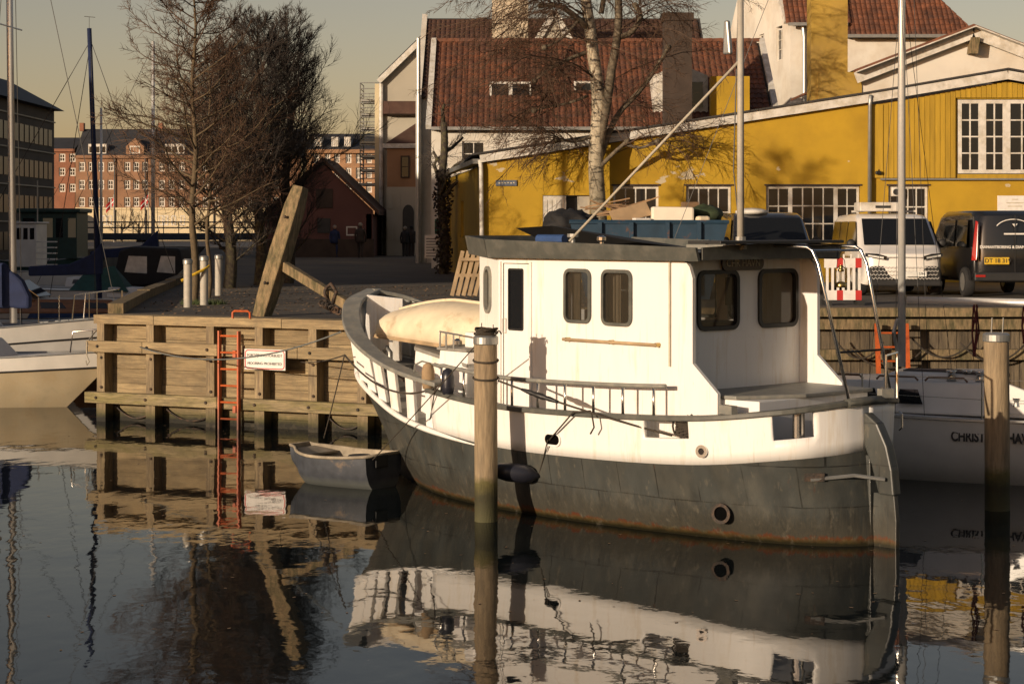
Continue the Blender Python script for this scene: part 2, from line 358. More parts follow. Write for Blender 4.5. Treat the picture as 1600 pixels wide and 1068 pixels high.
# calm and ruffled patches
pn = N.new('ShaderNodeTexNoise'); pn.inputs['Scale'].default_value = .12; L.new(g.outputs['Position'], pn.inputs['Vector'])
pr = N.new('ShaderNodeMapRange'); pr.inputs[1].default_value = .4; pr.inputs[2].default_value = .65; pr.inputs[3].default_value = .55; pr.inputs[4].default_value = 1.5; L.new(pn.outputs[0], pr.inputs[0])
bp = N.new('ShaderNodeBump'); bp.inputs['Distance'].default_value = .012; L.new(pr.outputs[0], bp.inputs['Strength']); L.new(hs, bp.inputs['Height']); L.new(bp.outputs[0], b.inputs['Normal'])
# land materials
mat('asphalt', (.070, .060, .048), .9, var=.25, scale=.6, col2=(.115, .092, .062), mask=.25, bump=.3, bscale=40)
mat('quay_stone', (.10, .09, .075), .9, var=.25, scale=3)
mat('yellow_plaster', (.455, .28, .014), .8, var=.11, scale=.9, col2=(.385, .232, .012), mask=.5, bump=.12, bscale=14)
mat('yellow_wood', (.41, .255, .018), .7, var=.14, scale=3, stretch=(3, 3, .4), randv=.09)
mat('yellow_chimney', (.41, .265, .045), .85, var=.18, scale=1.4, col2=(.31, .20, .045))
mat('trim_white', (.66, .63, .57), .6, var=.12, scale=4, col2=(.50, .46, .38), mask=3)
mat('white_wall', (.68, .64, .56), .85, var=.08, scale=.7, col2=(.58, .52, .43), mask=.5)
mat('tile_red', (.165, .062, .030), .75, var=.36, scale=2.6, col2=(.085, .04, .026), mask=1.4, thresh=(.42, .66))
mat('tile_dark', (.085, .04, .026), .8, var=.3, scale=2.2, col2=(.07, .038, .024))
mat('roof_felt', (.045, .042, .04), .9, var=.2, scale=2)
mat('slate', (.035, .036, .04), .7, var=.2, scale=1)
mat('brick_red', (.24, .105, .058), .85, var=.22, scale=.5, col2=(.24, .10, .055), mask=.2)
mat('brick_orange', (.27, .15, .085), .85, var=.18, scale=.5, col2=(.23, .125, .07), mask=.2)
mat('brick_tan', (.34, .19, .10), .85, var=.2, scale=.6)
mat('brick_dark', (.055, .038, .028), .9, var=.25, scale=2)
mat('brown_panel', (.05, .04, .032), .8, var=.2, scale=.5)
mat('cream_wall', (.62, .52, .33), .8, var=.08, scale=.4)
mat('beige_wall', (.42, .38, .30), .85, var=.1, scale=.5)
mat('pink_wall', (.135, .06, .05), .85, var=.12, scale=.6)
mat('chimney_plaster', (.56, .47, .34), .85, var=.15, scale=1.5)
mat('black_paint', (.02, .02, .02), .5)
mat('post_white', (.40, .37, .31), .6, var=.12, scale=6)
mat('car_white', (.78, .75, .70), .25, var=.02, coat=.6)
mat('car_black', (.012, .012, .013), .22, var=.05, coat=.7)
mat('car_dark', (.016, .018, .022), .25, var=.05, coat=.6)
mat('plastic_dark', (.02, .02, .02), .6)
mat('tyre', (.018, .018, .018), .85)
mat('lamp_red', (.35, .02, .015), .25)
mat('lamp_clear', (.55, .55, .52), .15)
mat('plate_yellow', (.62, .40, .03), .5)
mat('plate_white', (.72, .72, .68), .5)
mat('skip_blue', (.014, .042, .075), .6, var=.2, scale=3, col2=(.12, .05, .02), mask=3, thresh=(.6, .7))
mat('foam', (.76, .70, .58), .8, var=.05)
mat('cardboard', (.33, .23, .13), .85, var=.15)
mat('scrap_wood', (.24, .15, .08), .85, var=.3, randv=.25)
mat('bark', (.055, .042, .030), .9, var=.35, scale=14, col2=(.085, .075, .035), bump=.5, bscale=20)
mat('limb_bark', (.15, .12, .08), .85, var=.35, scale=12, col2=(.07, .055, .038), mask=5, bump=.4, bscale=16)
mat('bark_young', (.10, .072, .038), .85, var=.3, scale=14, stretch=(2, 2, .6))
mat('twig_brown', (.075, .042, .023), .8, var=.25)
mat('twig_dark', (.046, .036, .029), .85, var=.25)
mat('grass', (.05, .07, .02), .9)
mat('cloth_dark', (.012, .012, .014), .9)
mat('cloth_brown', (.03, .022, .018), .9)
mat('skin', (.35, .2, .14), .6)
mat('hair', (.25, .22, .18), .8)
mat('green_sign', (.01, .12, .07), .5)
mat('sign_blue', (.10, .12, .16), .5, var=.15)
mat('bridge_blue', (.035, .05, .075), .6)
mat('flag_red', (.42, .02, .02), .8)
mat('boat_green', (.015, .05, .045), .5)
mat('leaf_dark', (.03, .045, .018), .8, var=.4)
# peeling plaster on the yellow front: off-white undercoat in a few broken patches
mY = M['yellow_plaster']; nt = mY.node_tree; N = nt.nodes; L = nt.links; b = N['Principled BSDF']; src = b.inputs['Base Color'].links[0].from_socket
g = N.new('ShaderNodeNewGeometry'); mp = N.new('ShaderNodeMapping'); mp.inputs['Scale'].default_value = (.55, .55, 1.1); mp.inputs['Location'].default_value = (3.1, 0, 4.2); L.new(g.outputs['Position'], mp.inputs[0])
nz = N.new('ShaderNodeTexNoise'); nz.inputs['Scale'].default_value = 1.3; nz.inputs['Detail'].default_value = 9; nz.inputs['Roughness'].default_value = .62; L.new(mp.outputs[0], nz.inputs['Vector'])
sp = N.new('ShaderNodeSeparateXYZ'); L.new(g.outputs['Position'], sp.inputs[0])
zm = N.new('ShaderNodeMapRange'); zm.inputs[1].default_value = 4.3; zm.inputs[2].default_value = 5.0; L.new(sp.outputs[2], zm.inputs[0])
z2 = N.new('ShaderNodeMapRange'); z2.inputs[1].default_value = 5.3; z2.inputs[2].default_value = 5.9; z2.inputs[3].default_value = 1; z2.inputs[4].default_value = 0; L.new(sp.outputs[2], z2.inputs[0])
zz = N.new('ShaderNodeMath'); zz.operation = 'MULTIPLY'; L.new(zm.outputs[0], zz.inputs[0]); L.new(z2.outputs[0], zz.inputs[1])
za = N.new('ShaderNodeMath'); za.operation = 'MULTIPLY_ADD'; za.inputs[1].default_value = .10; L.new(zz.outputs[0], za.inputs[0]); L.new(nz.outputs[0], za.inputs[2])
th = N.new('ShaderNodeMapRange'); th.inputs[1].default_value = .695; th.inputs[2].default_value = .705; L.new(za.outputs[0], th.inputs[0])
mx = N.new('ShaderNodeMix'); mx.data_type = 'RGBA'; L.new(th.outputs[0], mx.inputs[0]); L.new(src, mx.inputs[6]); mx.inputs[7].default_value = (.50, .42, .28, 1); L.new(mx.outputs[2], b.inputs['Base Color'])

# birch bark: white with dark horizontal lenticels and rough dark patches low down
mB = mat('birch_bark', (.50, .43, .31), .75, var=.2, scale=6, col2=(.05, .042, .034), mask=3.2, stretch=(1, 1, 3.2), thresh=(.53, .60), bump=.5, bscale=14)
layer(mB, (.10, .085, .05), 4.0, 6.5, nscale=4, namt=1.8, amt=.75)

# ---------------------------------------------------------------- water and land
o = MB().add([(-260, 2, 0), (260, 2, 0), (260, 420, 0), (-260, 420, 0)], [(0, 1, 2, 3)]).build('canal_water', 'water'); kind(o, 'structure')
def slab(mb, poly, z=G, zb=-1.2):
    n = len(poly)
    mb.add([(x, y, z) for x, y in poly], [tuple(range(n))])
    mb.add([(x, y, z) for x, y in poly] + [(x, y, zb) for x, y in poly], [(i, n + i, n + (i + 1) % n, (i + 1) % n) for i in range(n)])
g = MB()
slab(g, [(-7.46, 35.6), (-.9, 32.52), (-.6, 38.3), (120, 38.3), (120, 900), (-260, 900), (-260, 216), (-34, 216), (-24, 150), (-9.9, 56.5)])
slab(g, [(-260, 10), (-30, 10), (-30.4, 215), (-260, 215)])
slab(g, [(-260, -60), (120, -60), (120, 6), (-260, 6)])
kind(g.build('street_ground', 'asphalt'), 'structure')

# ---------------------------------------------------------------- timber quay on the left
QE = Vector((.905, -.4255, 0)).normalized(); QN = Vector((-.4255, -.905, 0)).normalized(); C0 = Vector((-7.6, 35.07, 0)) - QN * .33
def Q(s, z, off=0): return C0 + QE * s + QN * off + Vector((0, 0, z))
def qs(x):
    k = (x - 800) / FOC
    return (35.07 * k + 7.6) / (.905 + .4255 * k)
QL = 7.2; PD = .27
quay = thing('timber_quay', 'weathered timber quay wall with posts and long rails behind the grey dinghy', 'quay wall', Q(0, 0), 0)
postx = [157, 234, 328, 404, 488, 565, 640]
ps = [qs(x) for x in postx]
zz = [-.35, -.1, .16, .4, .68, .95, 1.22, 1.5, 1.76]
for i in range(len(ps)):
    a = ps[i]; b = ps[i + 1] if i + 1 < len(ps) else QL
    for z0, z1 in zip(zz, zz[1:]):
        bar('plank', 'quay_wood', quay, Q(a - .02, (z0 + z1) / 2, .03 + rnd.uniform(0, .018)), Q(b - .03, (z0 + z1) / 2, .03 + rnd.uniform(0, .018)), .06, z1 - z0 - .007)
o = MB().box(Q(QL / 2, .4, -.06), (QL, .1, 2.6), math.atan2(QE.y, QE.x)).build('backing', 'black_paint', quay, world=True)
for s in ps:
    bar('post', 'quay_wood_up', quay, Q(s, 1.14, .06 + PD / 2), Q(s, 1.775, .06 + PD / 2), .16, PD, up=QN)
    bar('post', 'quay_wood_up', quay, Q(s, .1, .06 + PD / 2), Q(s, 1.3, .06 + PD / 2), .17, PD - .01, up=QN)
    bar('pile', 'quay_wood_up', quay, Q(s + .04, -.6, .25), Q(s + .04, .45, .25), .2, .24, up=QN)
def segs(name, m, z, off, w, h, cuts):
    for a, b in zip(cuts, cuts[1:]):
        bar(name, m, quay, Q(a + .006, z, off), Q(b - .006, z + rnd.uniform(-.006, .006), off), w, h)
of = .06 + PD
segs('rail', 'quay_wood', 1.365, of + .06, .12, .2, [-.14, qs(228), qs(345), qs(470), qs(640)])
segs('rail', 'quay_wood_low', .44, of + .08, .16, .19, [-.14, qs(346), QL])
segs('cap_beam', 'quay_wood', 1.855, .09, .5, .16, [-.05, qs(240), qs(440), QL])
bl = MB()
for s in ps:
    for z, off in ((1.37, of + .125), (1.16, of + .002), (.62, of + .002), (.44, of + .165)):
        p = Q(s + .02, z, off)
        m3 = Matrix((QE, Vector((0, 0, 1)), QN)).transposed()
        o = MB().lathe([(.028, 0), (.028, .012), (.016, .022)], 8, p, m3).build('bolt', 'iron', quay, world=True)
for i, (a, b) in enumerate(((ps[0], ps[1]), (ps[1], ps[2]), (ps[4], ps[5]))):
    MB().tube(sag(Q(a + .15, .3, .12), Q(b - .06, .22, .12), .2), .016, 5).build('chain', 'iron', quay, world=True)
# kerb timber along the side basin
kerb = thing('kerb_timber', 'dark timber kerb along the basin edge beside the moored boats', 'kerb', (-7.6, 35.3, G))
pts = [(-7.5, 35.6), (-8.5, 43.5), (-9.4, 52), (-10.1, 58), (-14, 84)]
for a, b in zip(pts, pts[1:]): bar('timber', 'old_timber', kerb, (a[0] + .15, a[1], G + .09), (b[0] + .15, b[1] - .03, G + .07), .28, .2)
wl_ = thing('basin_wall', 'dark plank wall of the side basin under the kerb timber', 'quay wall', (-7.7, 35.3, 0))
for a, b in zip(pts, pts[1:]):
    for z in (.1, .6, 1.1, 1.6): bar('plank', 'old_timber', wl_, (a[0] - .03, a[1] + .05, z), (b[0] - .03, b[1], z), .07, .46)
# orange ladder
lx = qs(369); lad = thing('quay_ladder', 'orange steel ladder bolted to the timber quay', 'ladder', Q(lx, 0, of))
lo = of + .22
for sgn in (-1, 1):
    MB().beam(Q(lx + sgn * .2, -.5, lo), Q(lx + sgn * .2, 1.72, lo), .03, .085, up=QN).build('rail', 'orange_paint', lad, world=True)
for i in range(9):
    z = 1.63 - i * .29
    MB().tube([Q(lx - .2, z, lo), Q(lx + .2, z, lo)], .019, 6).build('rung', 'orange_paint', lad, world=True)
MB().tube([Q(lx - .06, 1.93, .35), Q(lx - .06, 2.03, .35), Q(lx - .02, 2.06, .35), Q(lx + .26, 2.06, .35), Q(lx + .3, 2.03, .35), Q(lx + .3, 1.93, .35)], .02, 8).build('hand_loop', 'orange_paint', lad, world=True)
for z in (1.32, .35): MB().box(Q(lx + .1, z, of + .17), (.06, .1, .12), math.atan2(QE.y, QE.x)).build('bracket', 'orange_paint', lad, world=True)
# mooring prohibited sign
s0, s1 = qs(390), qs(454); sg = thing('mooring_sign', 'white mooring prohibited sign with red border on the timber quay', 'sign', Q((s0 + s1) / 2, 1.08, of + .2))
sa = math.atan2(QE.y, QE.x); so_ = of + .16; zc = 1.235; sw = s1 - s0
MB().box(Q((s0 + s1) / 2, zc, so_), (sw, .02, .36), sa).build('plate', 'sign_white', sg, world=True, bevel=.008)
def rrect(w, h, r, n=5):
    pts = []
    for cx, cz, a0 in ((w/2-r, h/2-r, 0), (-w/2+r, h/2-r, 90), (-w/2+r, -h/2+r, 180), (w/2-r, -h/2+r, 270)):
        for k in range(n + 1):
            a = R(a0 + 90 * k / n); pts.append((cx + r * math.cos(a), cz + r * math.sin(a)))
    return pts
def ring(mb, w, h, r, t, fn):
    a = rrect(w, h, r); b = rrect(w - 2*t, h - 2*t, max(r - t, .004)); n = len(a)
    mb.add([fn(x, z) for x, z in a] + [fn(x, z) for x, z in b], [(i, (i+1) % n, n + (i+1) % n, n + i) for i in range(n)])
mb = MB(); ring(mb, sw - .03, .33, .06, .018, lambda x, z: Q((s0 + s1) / 2 + x, zc + z, so_ + .013)); mb.build('border', 'sign_red', sg, world=True, solid=.002)
text_obj('lettering', 'FORTØJNING FORBUDT', 'ink', sg, Q((s0 + s1) / 2, zc + .07, so_ + .014), QE, .066, world=True)
text_obj('lettering', 'MOORING PROHIBITED', 'ink', sg, Q((s0 + s1) / 2, zc - .07, so_ + .014), QE, .066, world=True)
# the quay behind the boats on the right
rq = thing('plank_quay', 'vertical plank quay wall with heavy cap beams below the parked vans', 'quay wall', (5, 38, 0))
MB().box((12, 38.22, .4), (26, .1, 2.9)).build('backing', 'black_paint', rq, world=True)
x = 5.2
while x < 21.5:
    w = rnd.uniform(.17, .23)
    bar('plank', 'quay_wood_shaded', rq, (x + w / 2, 38.12 + rnd.uniform(-.012, .012), -.5), (x + w / 2, 38.12, 1.62), w - .012, .07, up=(0, 1, 0)); x += w
for a, b in ((-.8, 4.2), (4.2, 9.1), (9.1, 14), (14, 22)):
    bar('cap_beam', 'old_timber', rq, (a + .01, 37.98, 1.86), (b - .01, 37.98, 1.86), .5, .17)
    bar('rail', 'old_timber', rq, (a + .01, 37.95, 1.62), (b - .01, 37.95, 1.62), .22, .2)
    bar('rail', 'old_timber', rq, (a + .01, 37.95, 1.02), (b - .01, 37.95, 1.02), .22, .2)
MB().box((2.1, 38.1, .55), (6.2, .08, 2.3)).build('plank', 'quay_wood_up', rq, world=True)

# ---------------------------------------------------------------- the white and grey boat
boat = thing('houseboat', 'white and grey converted fishing boat with wheelhouse moored to the near pile', 'boat', BO, BRZ)
K = [(.18, 0, -.8), (1, .1, -.85), (3, .12, -.9), (6, .1, -.8), (7.6, .05, -.6), (8.1, 0, -.5)]
WLN = [(.05, 0, 0), (.28, .36, 0), (.8, .7, 0), (1.87, 1.02, 0), (3.4, 1.26, 0), (5, 1.28, 0), (6.4, 1.02, 0), (7.7, .44, 0), (8.3, .14, 0), (8.55, 0, 0)]
MID = [(.10, 0, .56), (.26, .44, .54), (.72, .86, .5), (1.8, 1.22, .46), (3.4, 1.41, .45), (5, 1.42, .45), (6.5, 1.24, .5), (7.75, .78, .62), (8.45, .36, .75), (8.78, 0, .82)]
DK = [(.15, 0, 1.06), (.25, .45, 1.02), (.6, .93, .97), (1.7, 1.31, .85), (3.4, 1.47, .80), (5, 1.49, .82), (6.6, 1.37, 1.0), (7.7, 1.1, 1.25), (8.4, .84, 1.47), (8.85, .45, 1.64), (9.02, 0, 1.72)]
CP = [(.17, 0, 1.60), (.26, .5, 1.57), (.6, .98, 1.50), (1.65, 1.35, 1.38), (3.4, 1.50, 1.32), (5, 1.53, 1.33), (6.6, 1.46, 1.5), (7.6, 1.32, 1.74), (8.3, 1.09, 2.03), (8.9, .62, 2.34), (9.2, 0, 2.5)]
NS = 90
def lines(ctrl, n=NS): return cat_rom(ctrl, n)
LK, LW, LM, LD, LC = lines(K), lines(WLN), lines(MID), lines(DK), lines(CP)
def at_a(line, a):
    "index (float) on a line where its a value is reached"
    for i in range(len(line) - 1):
        if line[i].x <= a <= line[i + 1].x: return i + (a - line[i].x) / max(1e-6, line[i+1].x - line[i].x)
    return len(line) - 1
def on(line, i):
    j = min(int(i), len(line) - 2); return line[j].lerp(line[j + 1], i - j)
def onA(line, a): return on(line, at_a(line, a))
def mir(v): return Vector((v[0], -v[1], v[2]))
def rows_between():
    rows = []
    for i in range(NS):
        col = [LK[i], LK[i].lerp(LW[i], .6)] + [LW[i]]
        a, b, c = LW[i], LM[i], LD[i]
        for t in (.2, .4, .6, .8): col.append(a.lerp(b, t) + Vector((0, .03 * math.sin(math.pi * t), 0)) * (1 if b.y > .05 else 0))
        col.append(b)
        for t in (.25, .5, .75): col.append(b.lerp(c, t))
        col.append(c); rows.append(col)
    return rows
mb = MB(); rw = rows_between()
mb.grid(rw, flip=True); mb.grid([[mir(p) for p in r] for r in rw])
mb.build('hull', 'hull_grey', boat, smooth=True, fix=True)
# white bulwark, solid from the stern to the foredeck rail, with freeing ports cut on the port side
def bulwark(side):
    i1 = at_a(LD, 6.05); cuts = []
    if side > 0: cuts = [(.36, .70, .42, .93), (1.66, 2.28, .56, .93)]
    br = sorted(set([i * i1 / 60 for i in range(61)] + [at_a(LD, c) for q in cuts for c in q[:2]]))
    vb = sorted(set([0, .25, .5, .75, 1] + [c for q in cuts for c in q[2:]]))
    P = lambda i, v: (lambda d, c: d.lerp(c, v))(on(LD, i), on(LC, at_a(LC, on(LD, i).x) if on(LD, i).x > .3 else i))
    mb = MB(); n = len(vb)
    rows = [[P(i, v) if side > 0 else mir(P(i, v)) for v in vb] for i in br]
    mb.v = [tuple(p) for r in rows for p in r]
    for a in range(len(br) - 1):
        am = on(LD, (br[a] + br[a+1]) / 2).x
        for k in range(n - 1):
            vm = (vb[k] + vb[k+1]) / 2
            if any(q[0] < am < q[1] and q[2] < vm < q[3] for q in cuts): continue
            f = (a*n+k, (a+1)*n+k, (a+1)*n+k+1, a*n+k+1)
            mb.f.append(f if side < 0 else f[::-1])
    return mb
for sd_ in (1, -1):
    o = bulwark(sd_).build('bulwark', 'boat_white', boat, smooth=True, solid=.05 if sd_ > 0 else .05)
    o.modifiers['solid'].offset = -1 if sd_ > 0 else -1
# white waterway strip along the bow
mb = MB()
for sd_ in (1, -1):
    i0 = at_a(LD, 4.9)
    pts = [on(LD, i0 + (NS - 1 - i0) * k / 40) for k in range(41)]
    pts = [p if sd_ > 0 else mir(p) for p in pts]
    MB().tube([p + Vector((0, .012 * sd_, -.03)) for p in pts], [min(.04, .002 + k * .0035) for k in range(41)], 6).build('rubbing_strake', 'boat_white', boat, smooth=True)
# deck
mb = MB()
mb.grid([[LD[i] - Vector((0, 0, .02)), mir(LD[i]) - Vector((0, 0, .02))] for i in range(1, NS - 1)])
mb.build('deck', 'deck_grey', boat, fix=True)
def rail_strip(line, i0, i1, w, h, dz, side, n=50, inset=0):
    rows = []
    for k in range(n):
        i = i0 + (i1 - i0) * k / (n - 1); p = on(line, i); t = (on(line, min(i + .5, NS - 1)) - on(line, max(i - .5, 0))); t.z = 0
        t = t.normalized() if t.length > 1e-6 else Vector((0, 1, 0)); nn = Vector((-t.y, t.x, 0))
        p = p + Vector((0, 0, dz)) - nn * inset
        r = [p + nn * (w/2) + Vector((0,0,-h/2)), p + nn * (w/2) + Vector((0,0,h/2)), p - nn * (w/2) + Vector((0,0,h/2)), p - nn * (w/2) + Vector((0,0,-h/2))]
        r.append(r[0]); rows.append([q if side > 0 else mir(q) for q in r])
    mb = MB(); mb.grid(rows); mb.add(rows[0][:4], [(0,1,2,3)]); mb.add(rows[-1][:4], [(3,2,1,0)])
    return mb
for sd_ in (1, -1):
    rail_strip(LC, 1.5, at_a(LC, 6.1), .13, .06, .0, sd_, inset=.02).build('bulwark_rail', 'grey_trim', boat, fix=True, bevel=.012, smooth=False)
    rail_strip(LC, at_a(LC, 5.85), NS - 1, .26, .06, .11, sd_, n=70, inset=.06).build('cap_rail', 'cap_grey', boat, fix=True, bevel=.015)
MB().tube([LC[k] for k in range(3)] , .05, 6).build('stern_rail', 'grey_trim', boat)
mb = MB(); mb.tube([mir(LC[3]), mir(LC[1]), LC[0] + Vector((-.02, 0, 0)), LC[1], LC[3]], .055, 6); mb.build('stern_rail', 'grey_trim', boat, smooth=True)
for sd_ in (1, -1):
    for a in (6.15, 6.6, 7.05, 7.45, 7.82, 8.16, 8.48, 8.74):
        p, q = onA(LD, a), onA(LC, a); p = p - Vector((0, .05, .03)); q = q + Vector((0, -.09, .09))
        if sd_ < 0: p, q = mir(p), mir(q)
        MB().beam(p, q, .16, .055, up=(0, 1, 0)).build('stanchion', 'boat_white', boat, bevel=.008)
# solid bow bulwark and stem
rows = []
for k in range(26):                                    # solid starboard bow, seen from inside
    i = at_a(LD, 7.2) + (at_a(LD, 8.84) - at_a(LD, 7.2)) * k / 25; a = on(LD, i).x; c = onA(LC, a + .1)
    rows.append([mir(on(LD, i)), mir(on(LD, i).lerp(c, .5)), mir(c + Vector((0, 0, .08)))])
mb = MB(); mb.grid(rows); mb.build('bow_bulwark', 'boat_white', boat, fix=True, smooth=True, solid=.05)
rows = []
for k in range(12):
    i = at_a(LD, 8.84) + (NS - 1 - at_a(LD, 8.84)) * k / 11; j = at_a(LC, 8.95) + (NS - 1 - at_a(LC, 8.95)) * k / 11
    rows.append([on(LD, i), on(LD, i).lerp(on(LC, j), .5), on(LC, j) + Vector((0, 0, .08))])
mb = MB(); mb.grid(rows, flip=True); mb.grid([[mir(p) for p in r] for r in rows]); mb.build('bow_bulwark', 'boat_white', boat, fix=True, smooth=True, solid=.05)
mb = MB(); mb.tube([LK[-1], LW[-1], LM[-1], LD[-1], LC[-1] + Vector((.02, 0, .1))], [.07, .07, .07, .075, .08], 8); mb.build('stem', 'hull_grey', boat, smooth=True)
MB().add([(8.9, .36, 1.6), (8.98, .26, 1.6), (8.7, -.16, 1.6), (8.6, -.1, 1.6), (8.86, .34, 2.56), (8.94, .26, 2.56), (8.72, -.18, 2.5), (8.6, -.12, 2.5)], BOXF).build('bow_post', 'boat_white', boat, fix=True, bevel=.01)
# rudder with sternpost
mb = MB(); mb.prism([(.34, -.06, 1.44), (.16, -.06, 1.47), (.0, -.06, 1.36), (-.13, -.06, 1.12), (-.2, -.06, .86), (-.23, -.06, .58), (-.02, -.06, .58), (.08, -.06, .9)], (0, .14, 0)); mb.build('rudder', 'hull_grey', boat, bevel=.02)
MB().prism([(.08, -.035, .59), (-.2, -.035, .59), (-.23, -.035, .3), (-.22, -.035, -.4), (.12, -.035, -.4)], (0, .07, 0)).build('rudder_blade', 'hull_grey', boat, bevel=.01)
MB().beam((.14, 0, -.5), (.16, 0, 1.0), .14, .12, up=(1, 0, 0)).build('sternpost', 'hull_grey', boat, bevel=.01)
mb = MB(); p = onA(LM, .42) + Vector((0, 0, .26)); mb.box(p + Vector((-.02, .03, 0)), (.22, .05, .09), R(45)); mb.build('fairlead', 'iron', boat)
MB().tube([p + Vector((0, .07, -.03)), Vector((.1, .34, .8)), Vector((-.14, .12, .76))], .022, 6).build('rudder_arm', 'galv', boat)
# openings in the hull side, each closed by a flat disc
def side_frame(a, z):
    "local frame on the port side at station a, height z: point, along, normal"
    def sp(aa):
        d, c, m_ = onA(LD, aa), onA(LC, aa), onA(LM, aa)
        lo, hi = (d, c) if z > d.z else (m_, d)
        t = (z - lo.z) / (hi.z - lo.z); q = lo.lerp(hi, t); q.x = aa; return q
    p = sp(a); e = (sp(a + .05) - sp(a - .05)).normalized(); up = Vector((0, 0, 1)); n = e.cross(up).normalized()
    if n.y < 0: n = -n
    return p, e, n
def hull_ring(a, z, w, h, r, t, depth, mname, inner, nm, push=0):
    p, e, n = side_frame(a, z); p = p + n * push
    mb = MB(); A = rrect(w + 2*t, h + 2*t, r + t); B = rrect(w, h, r); k = len(A)
    f = lambda q, d: p + e * q[0] + Vector((0, 0, q[1])) + n * d
    mb.add([f(q, .0) for q in A] + [f(q, depth) for q in A] + [f(q, depth) for q in B] + [f(q, -.02) for q in B],
           [(j*k+i, j*k+(i+1) % k, (j+1)*k+(i+1) % k, (j+1)*k+i) for j in range(3) for i in range(k)])
    o = mb.build(nm, mname, boat, fix=True)
    MB().add([f(q, .018) for q in B], [tuple(range(k))]).build('opening', inner, o)
hull_ring(3.72, .985, .24, .12, .058, .02, .02, 'boat_white', 'hole_black', 'fairlead_port')
hull_ring(1.5, 1.02, .075, .075, .037, .035, .03, 'steel', 'window_glass', 'porthole')
hull_ring(1.38, .32, .16, .16, .079, .035, .04, 'iron', 'hole_black', 'exhaust_outlet', .03)
# bitts behind the freeing ports
for a in (1.74, 1.9):
    p = onA(LD, a); MB().tube([p + Vector((0, -.18, .1)), p + Vector((0, -.18, .52))], .045, 10).build('bitt', 'steel', boat, smooth=True)
p = onA(LD, .52); MB().lathe([(.07, .05), (.07, .5), (.08, .5), (.08, .52)], 16, p + Vector((.05, -.14, 0))).build('bitt', 'steel', boat)
mb = MB(); p = onA(LD, 1.83)
for k in range(9): mb.tube([p + Vector((math.cos(t) * .16, -.17 + math.sin(t) * .1, .33 + k * .022 + .02 * math.sin(3 * t + k))) for t in [2 * math.pi * i / 14 for i in range(14)]], .014, 5, closed=True)
for k in range(5): mb.tube([p + Vector((.1 - .06 * k + math.cos(t) * .05, -.08, .42 + math.sin(t) * (.09 + .015 * k))) for t in [2 * math.pi * i / 12 for i in range(12)]], .013, 5, closed=True)
mb.build('rope_coil', 'rope_dark', boat)
# pipe rail along the side deck
pr_ = [onA(LC, 6.0 - 4.0 * k / 40) + Vector((0, -.05, .36 - (.02 if k < 2 else 0))) for k in range(41)]
MB().tube(pr_, .026, 8).build('hand_rail', 'cap_grey', boat, smooth=True)
MB().tube([onA(LC, 6.55) + Vector((0, -.12, .1)), onA(LC, 6.5) + Vector((0, -.1, .24)), onA(LC, 6.3) + Vector((0, -.07, .33)), pr_[0]], .012, 6).build('hand_rail', 'cap_grey', boat)
for k in range(9):
    a = 5.85 - k * .46; q = onA(LC, a) + Vector((0, -.05, 0)); MB().tube([q, q + Vector((0, 0, .36))], .017, 6).build('rail_post', 'steel', boat, smooth=True)
# wheelhouse
CW, ZB, ZR = 1.14, .78, 3.17
plan = [(1.8, CW), (5.1, CW), (5.95, .72)]
wins = [(3.42, 3.885, 2.37, 3.03), (2.73, 3.235, 2.36, 3.03)]
def wallrun(p0, p1, z0, z1, openings, th, inward, top=None):
    "a wall from p0 to p1 (x, y) with rectangular holes, openings in metres along it; returns MB"
    p0, p1 = Vector((*p0[:2], 0)), Vector((*p1[:2], 0)); L = (p1 - p0).length; e = (p1 - p0) / L
    nn = Vector((-e.y, e.x, 0)) * inward
    us = sorted(set([0, L] + [u for o in openings for u in o[:2] if 0 < u < L] + ([u for u, z in top if 0 < u < L] if top else [])))
    def zt(u):
        if not top: return z1
        for (a, za), (b, zb) in zip(top, top[1:]):
            if a <= u <= b: return lerp(za, zb, (u - a) / (b - a))
        return top[-1][1] if u > top[-1][0] else top[0][1]
    mb = MB()
    for a, b in zip(us, us[1:]):
        m_ = (a + b) / 2; hs_ = sorted((o[2], o[3]) for o in openings if o[0] < m_ < o[1]); z = z0; spans = []
        for lo, hi in hs_:
            if lo > z: spans.append((z, lo, False))
            z = hi
        spans.append((z, None, True))
        for lo, hi, tp in spans:
            za, zb = (zt(a), zt(b)) if tp else (hi, hi)
            if za - lo < 1e-3 and zb - lo < 1e-3: continue
            P = lambda u, z_, d: p0 + e * u + nn * d + Vector((0, 0, z_))
            mb.add([P(a, lo, 0), P(b, lo, 0), P(b, lo, th), P(a, lo, th), P(a, za, 0), P(b, zb, 0), P(b, zb, th), P(a, za, th)], BOXF if inward > 0 else [f[::-1] for f in BOXF])
    return mb
T = .05
# port wall, with the wing behind the aft bulkhead cut to its profile
mb = wallrun((2.05, CW), (5.1, CW), ZB, ZR, [(a - 2.05, b - 2.05, lo, hi) for a, b, lo, hi in wins] + [(4.52 - 2.05, 5.02 - 2.05, .95, 3.08)], T, -1)
mb.build('cabin_side', 'boat_white', boat)
for s_ in (1, -1):
    y0 = CW if s_ > 0 else -CW + T
    MB().prism([(2.05, y0, 1.5), (2.05, y0, ZR), (1.92, y0, ZR), (1.83, y0, 3.08), (1.78, y0, 2.95), (1.78, y0, 1.98), (1.4, y0, 1.66), (1.4, y0, .9), (2.05, y0, .9)], (0, -T, 0)).build('cabin_wing', 'boat_white', boat)
wallrun((2.05, -CW), (5.1, -CW), ZB, ZR, [(3.42 - 2.05, 3.885 - 2.05, 2.37, 3.03), (2.73 - 2.05, 3.235 - 2.05, 2.36, 3.03)], T, 1).build('cabin_side', 'boat_white', boat)
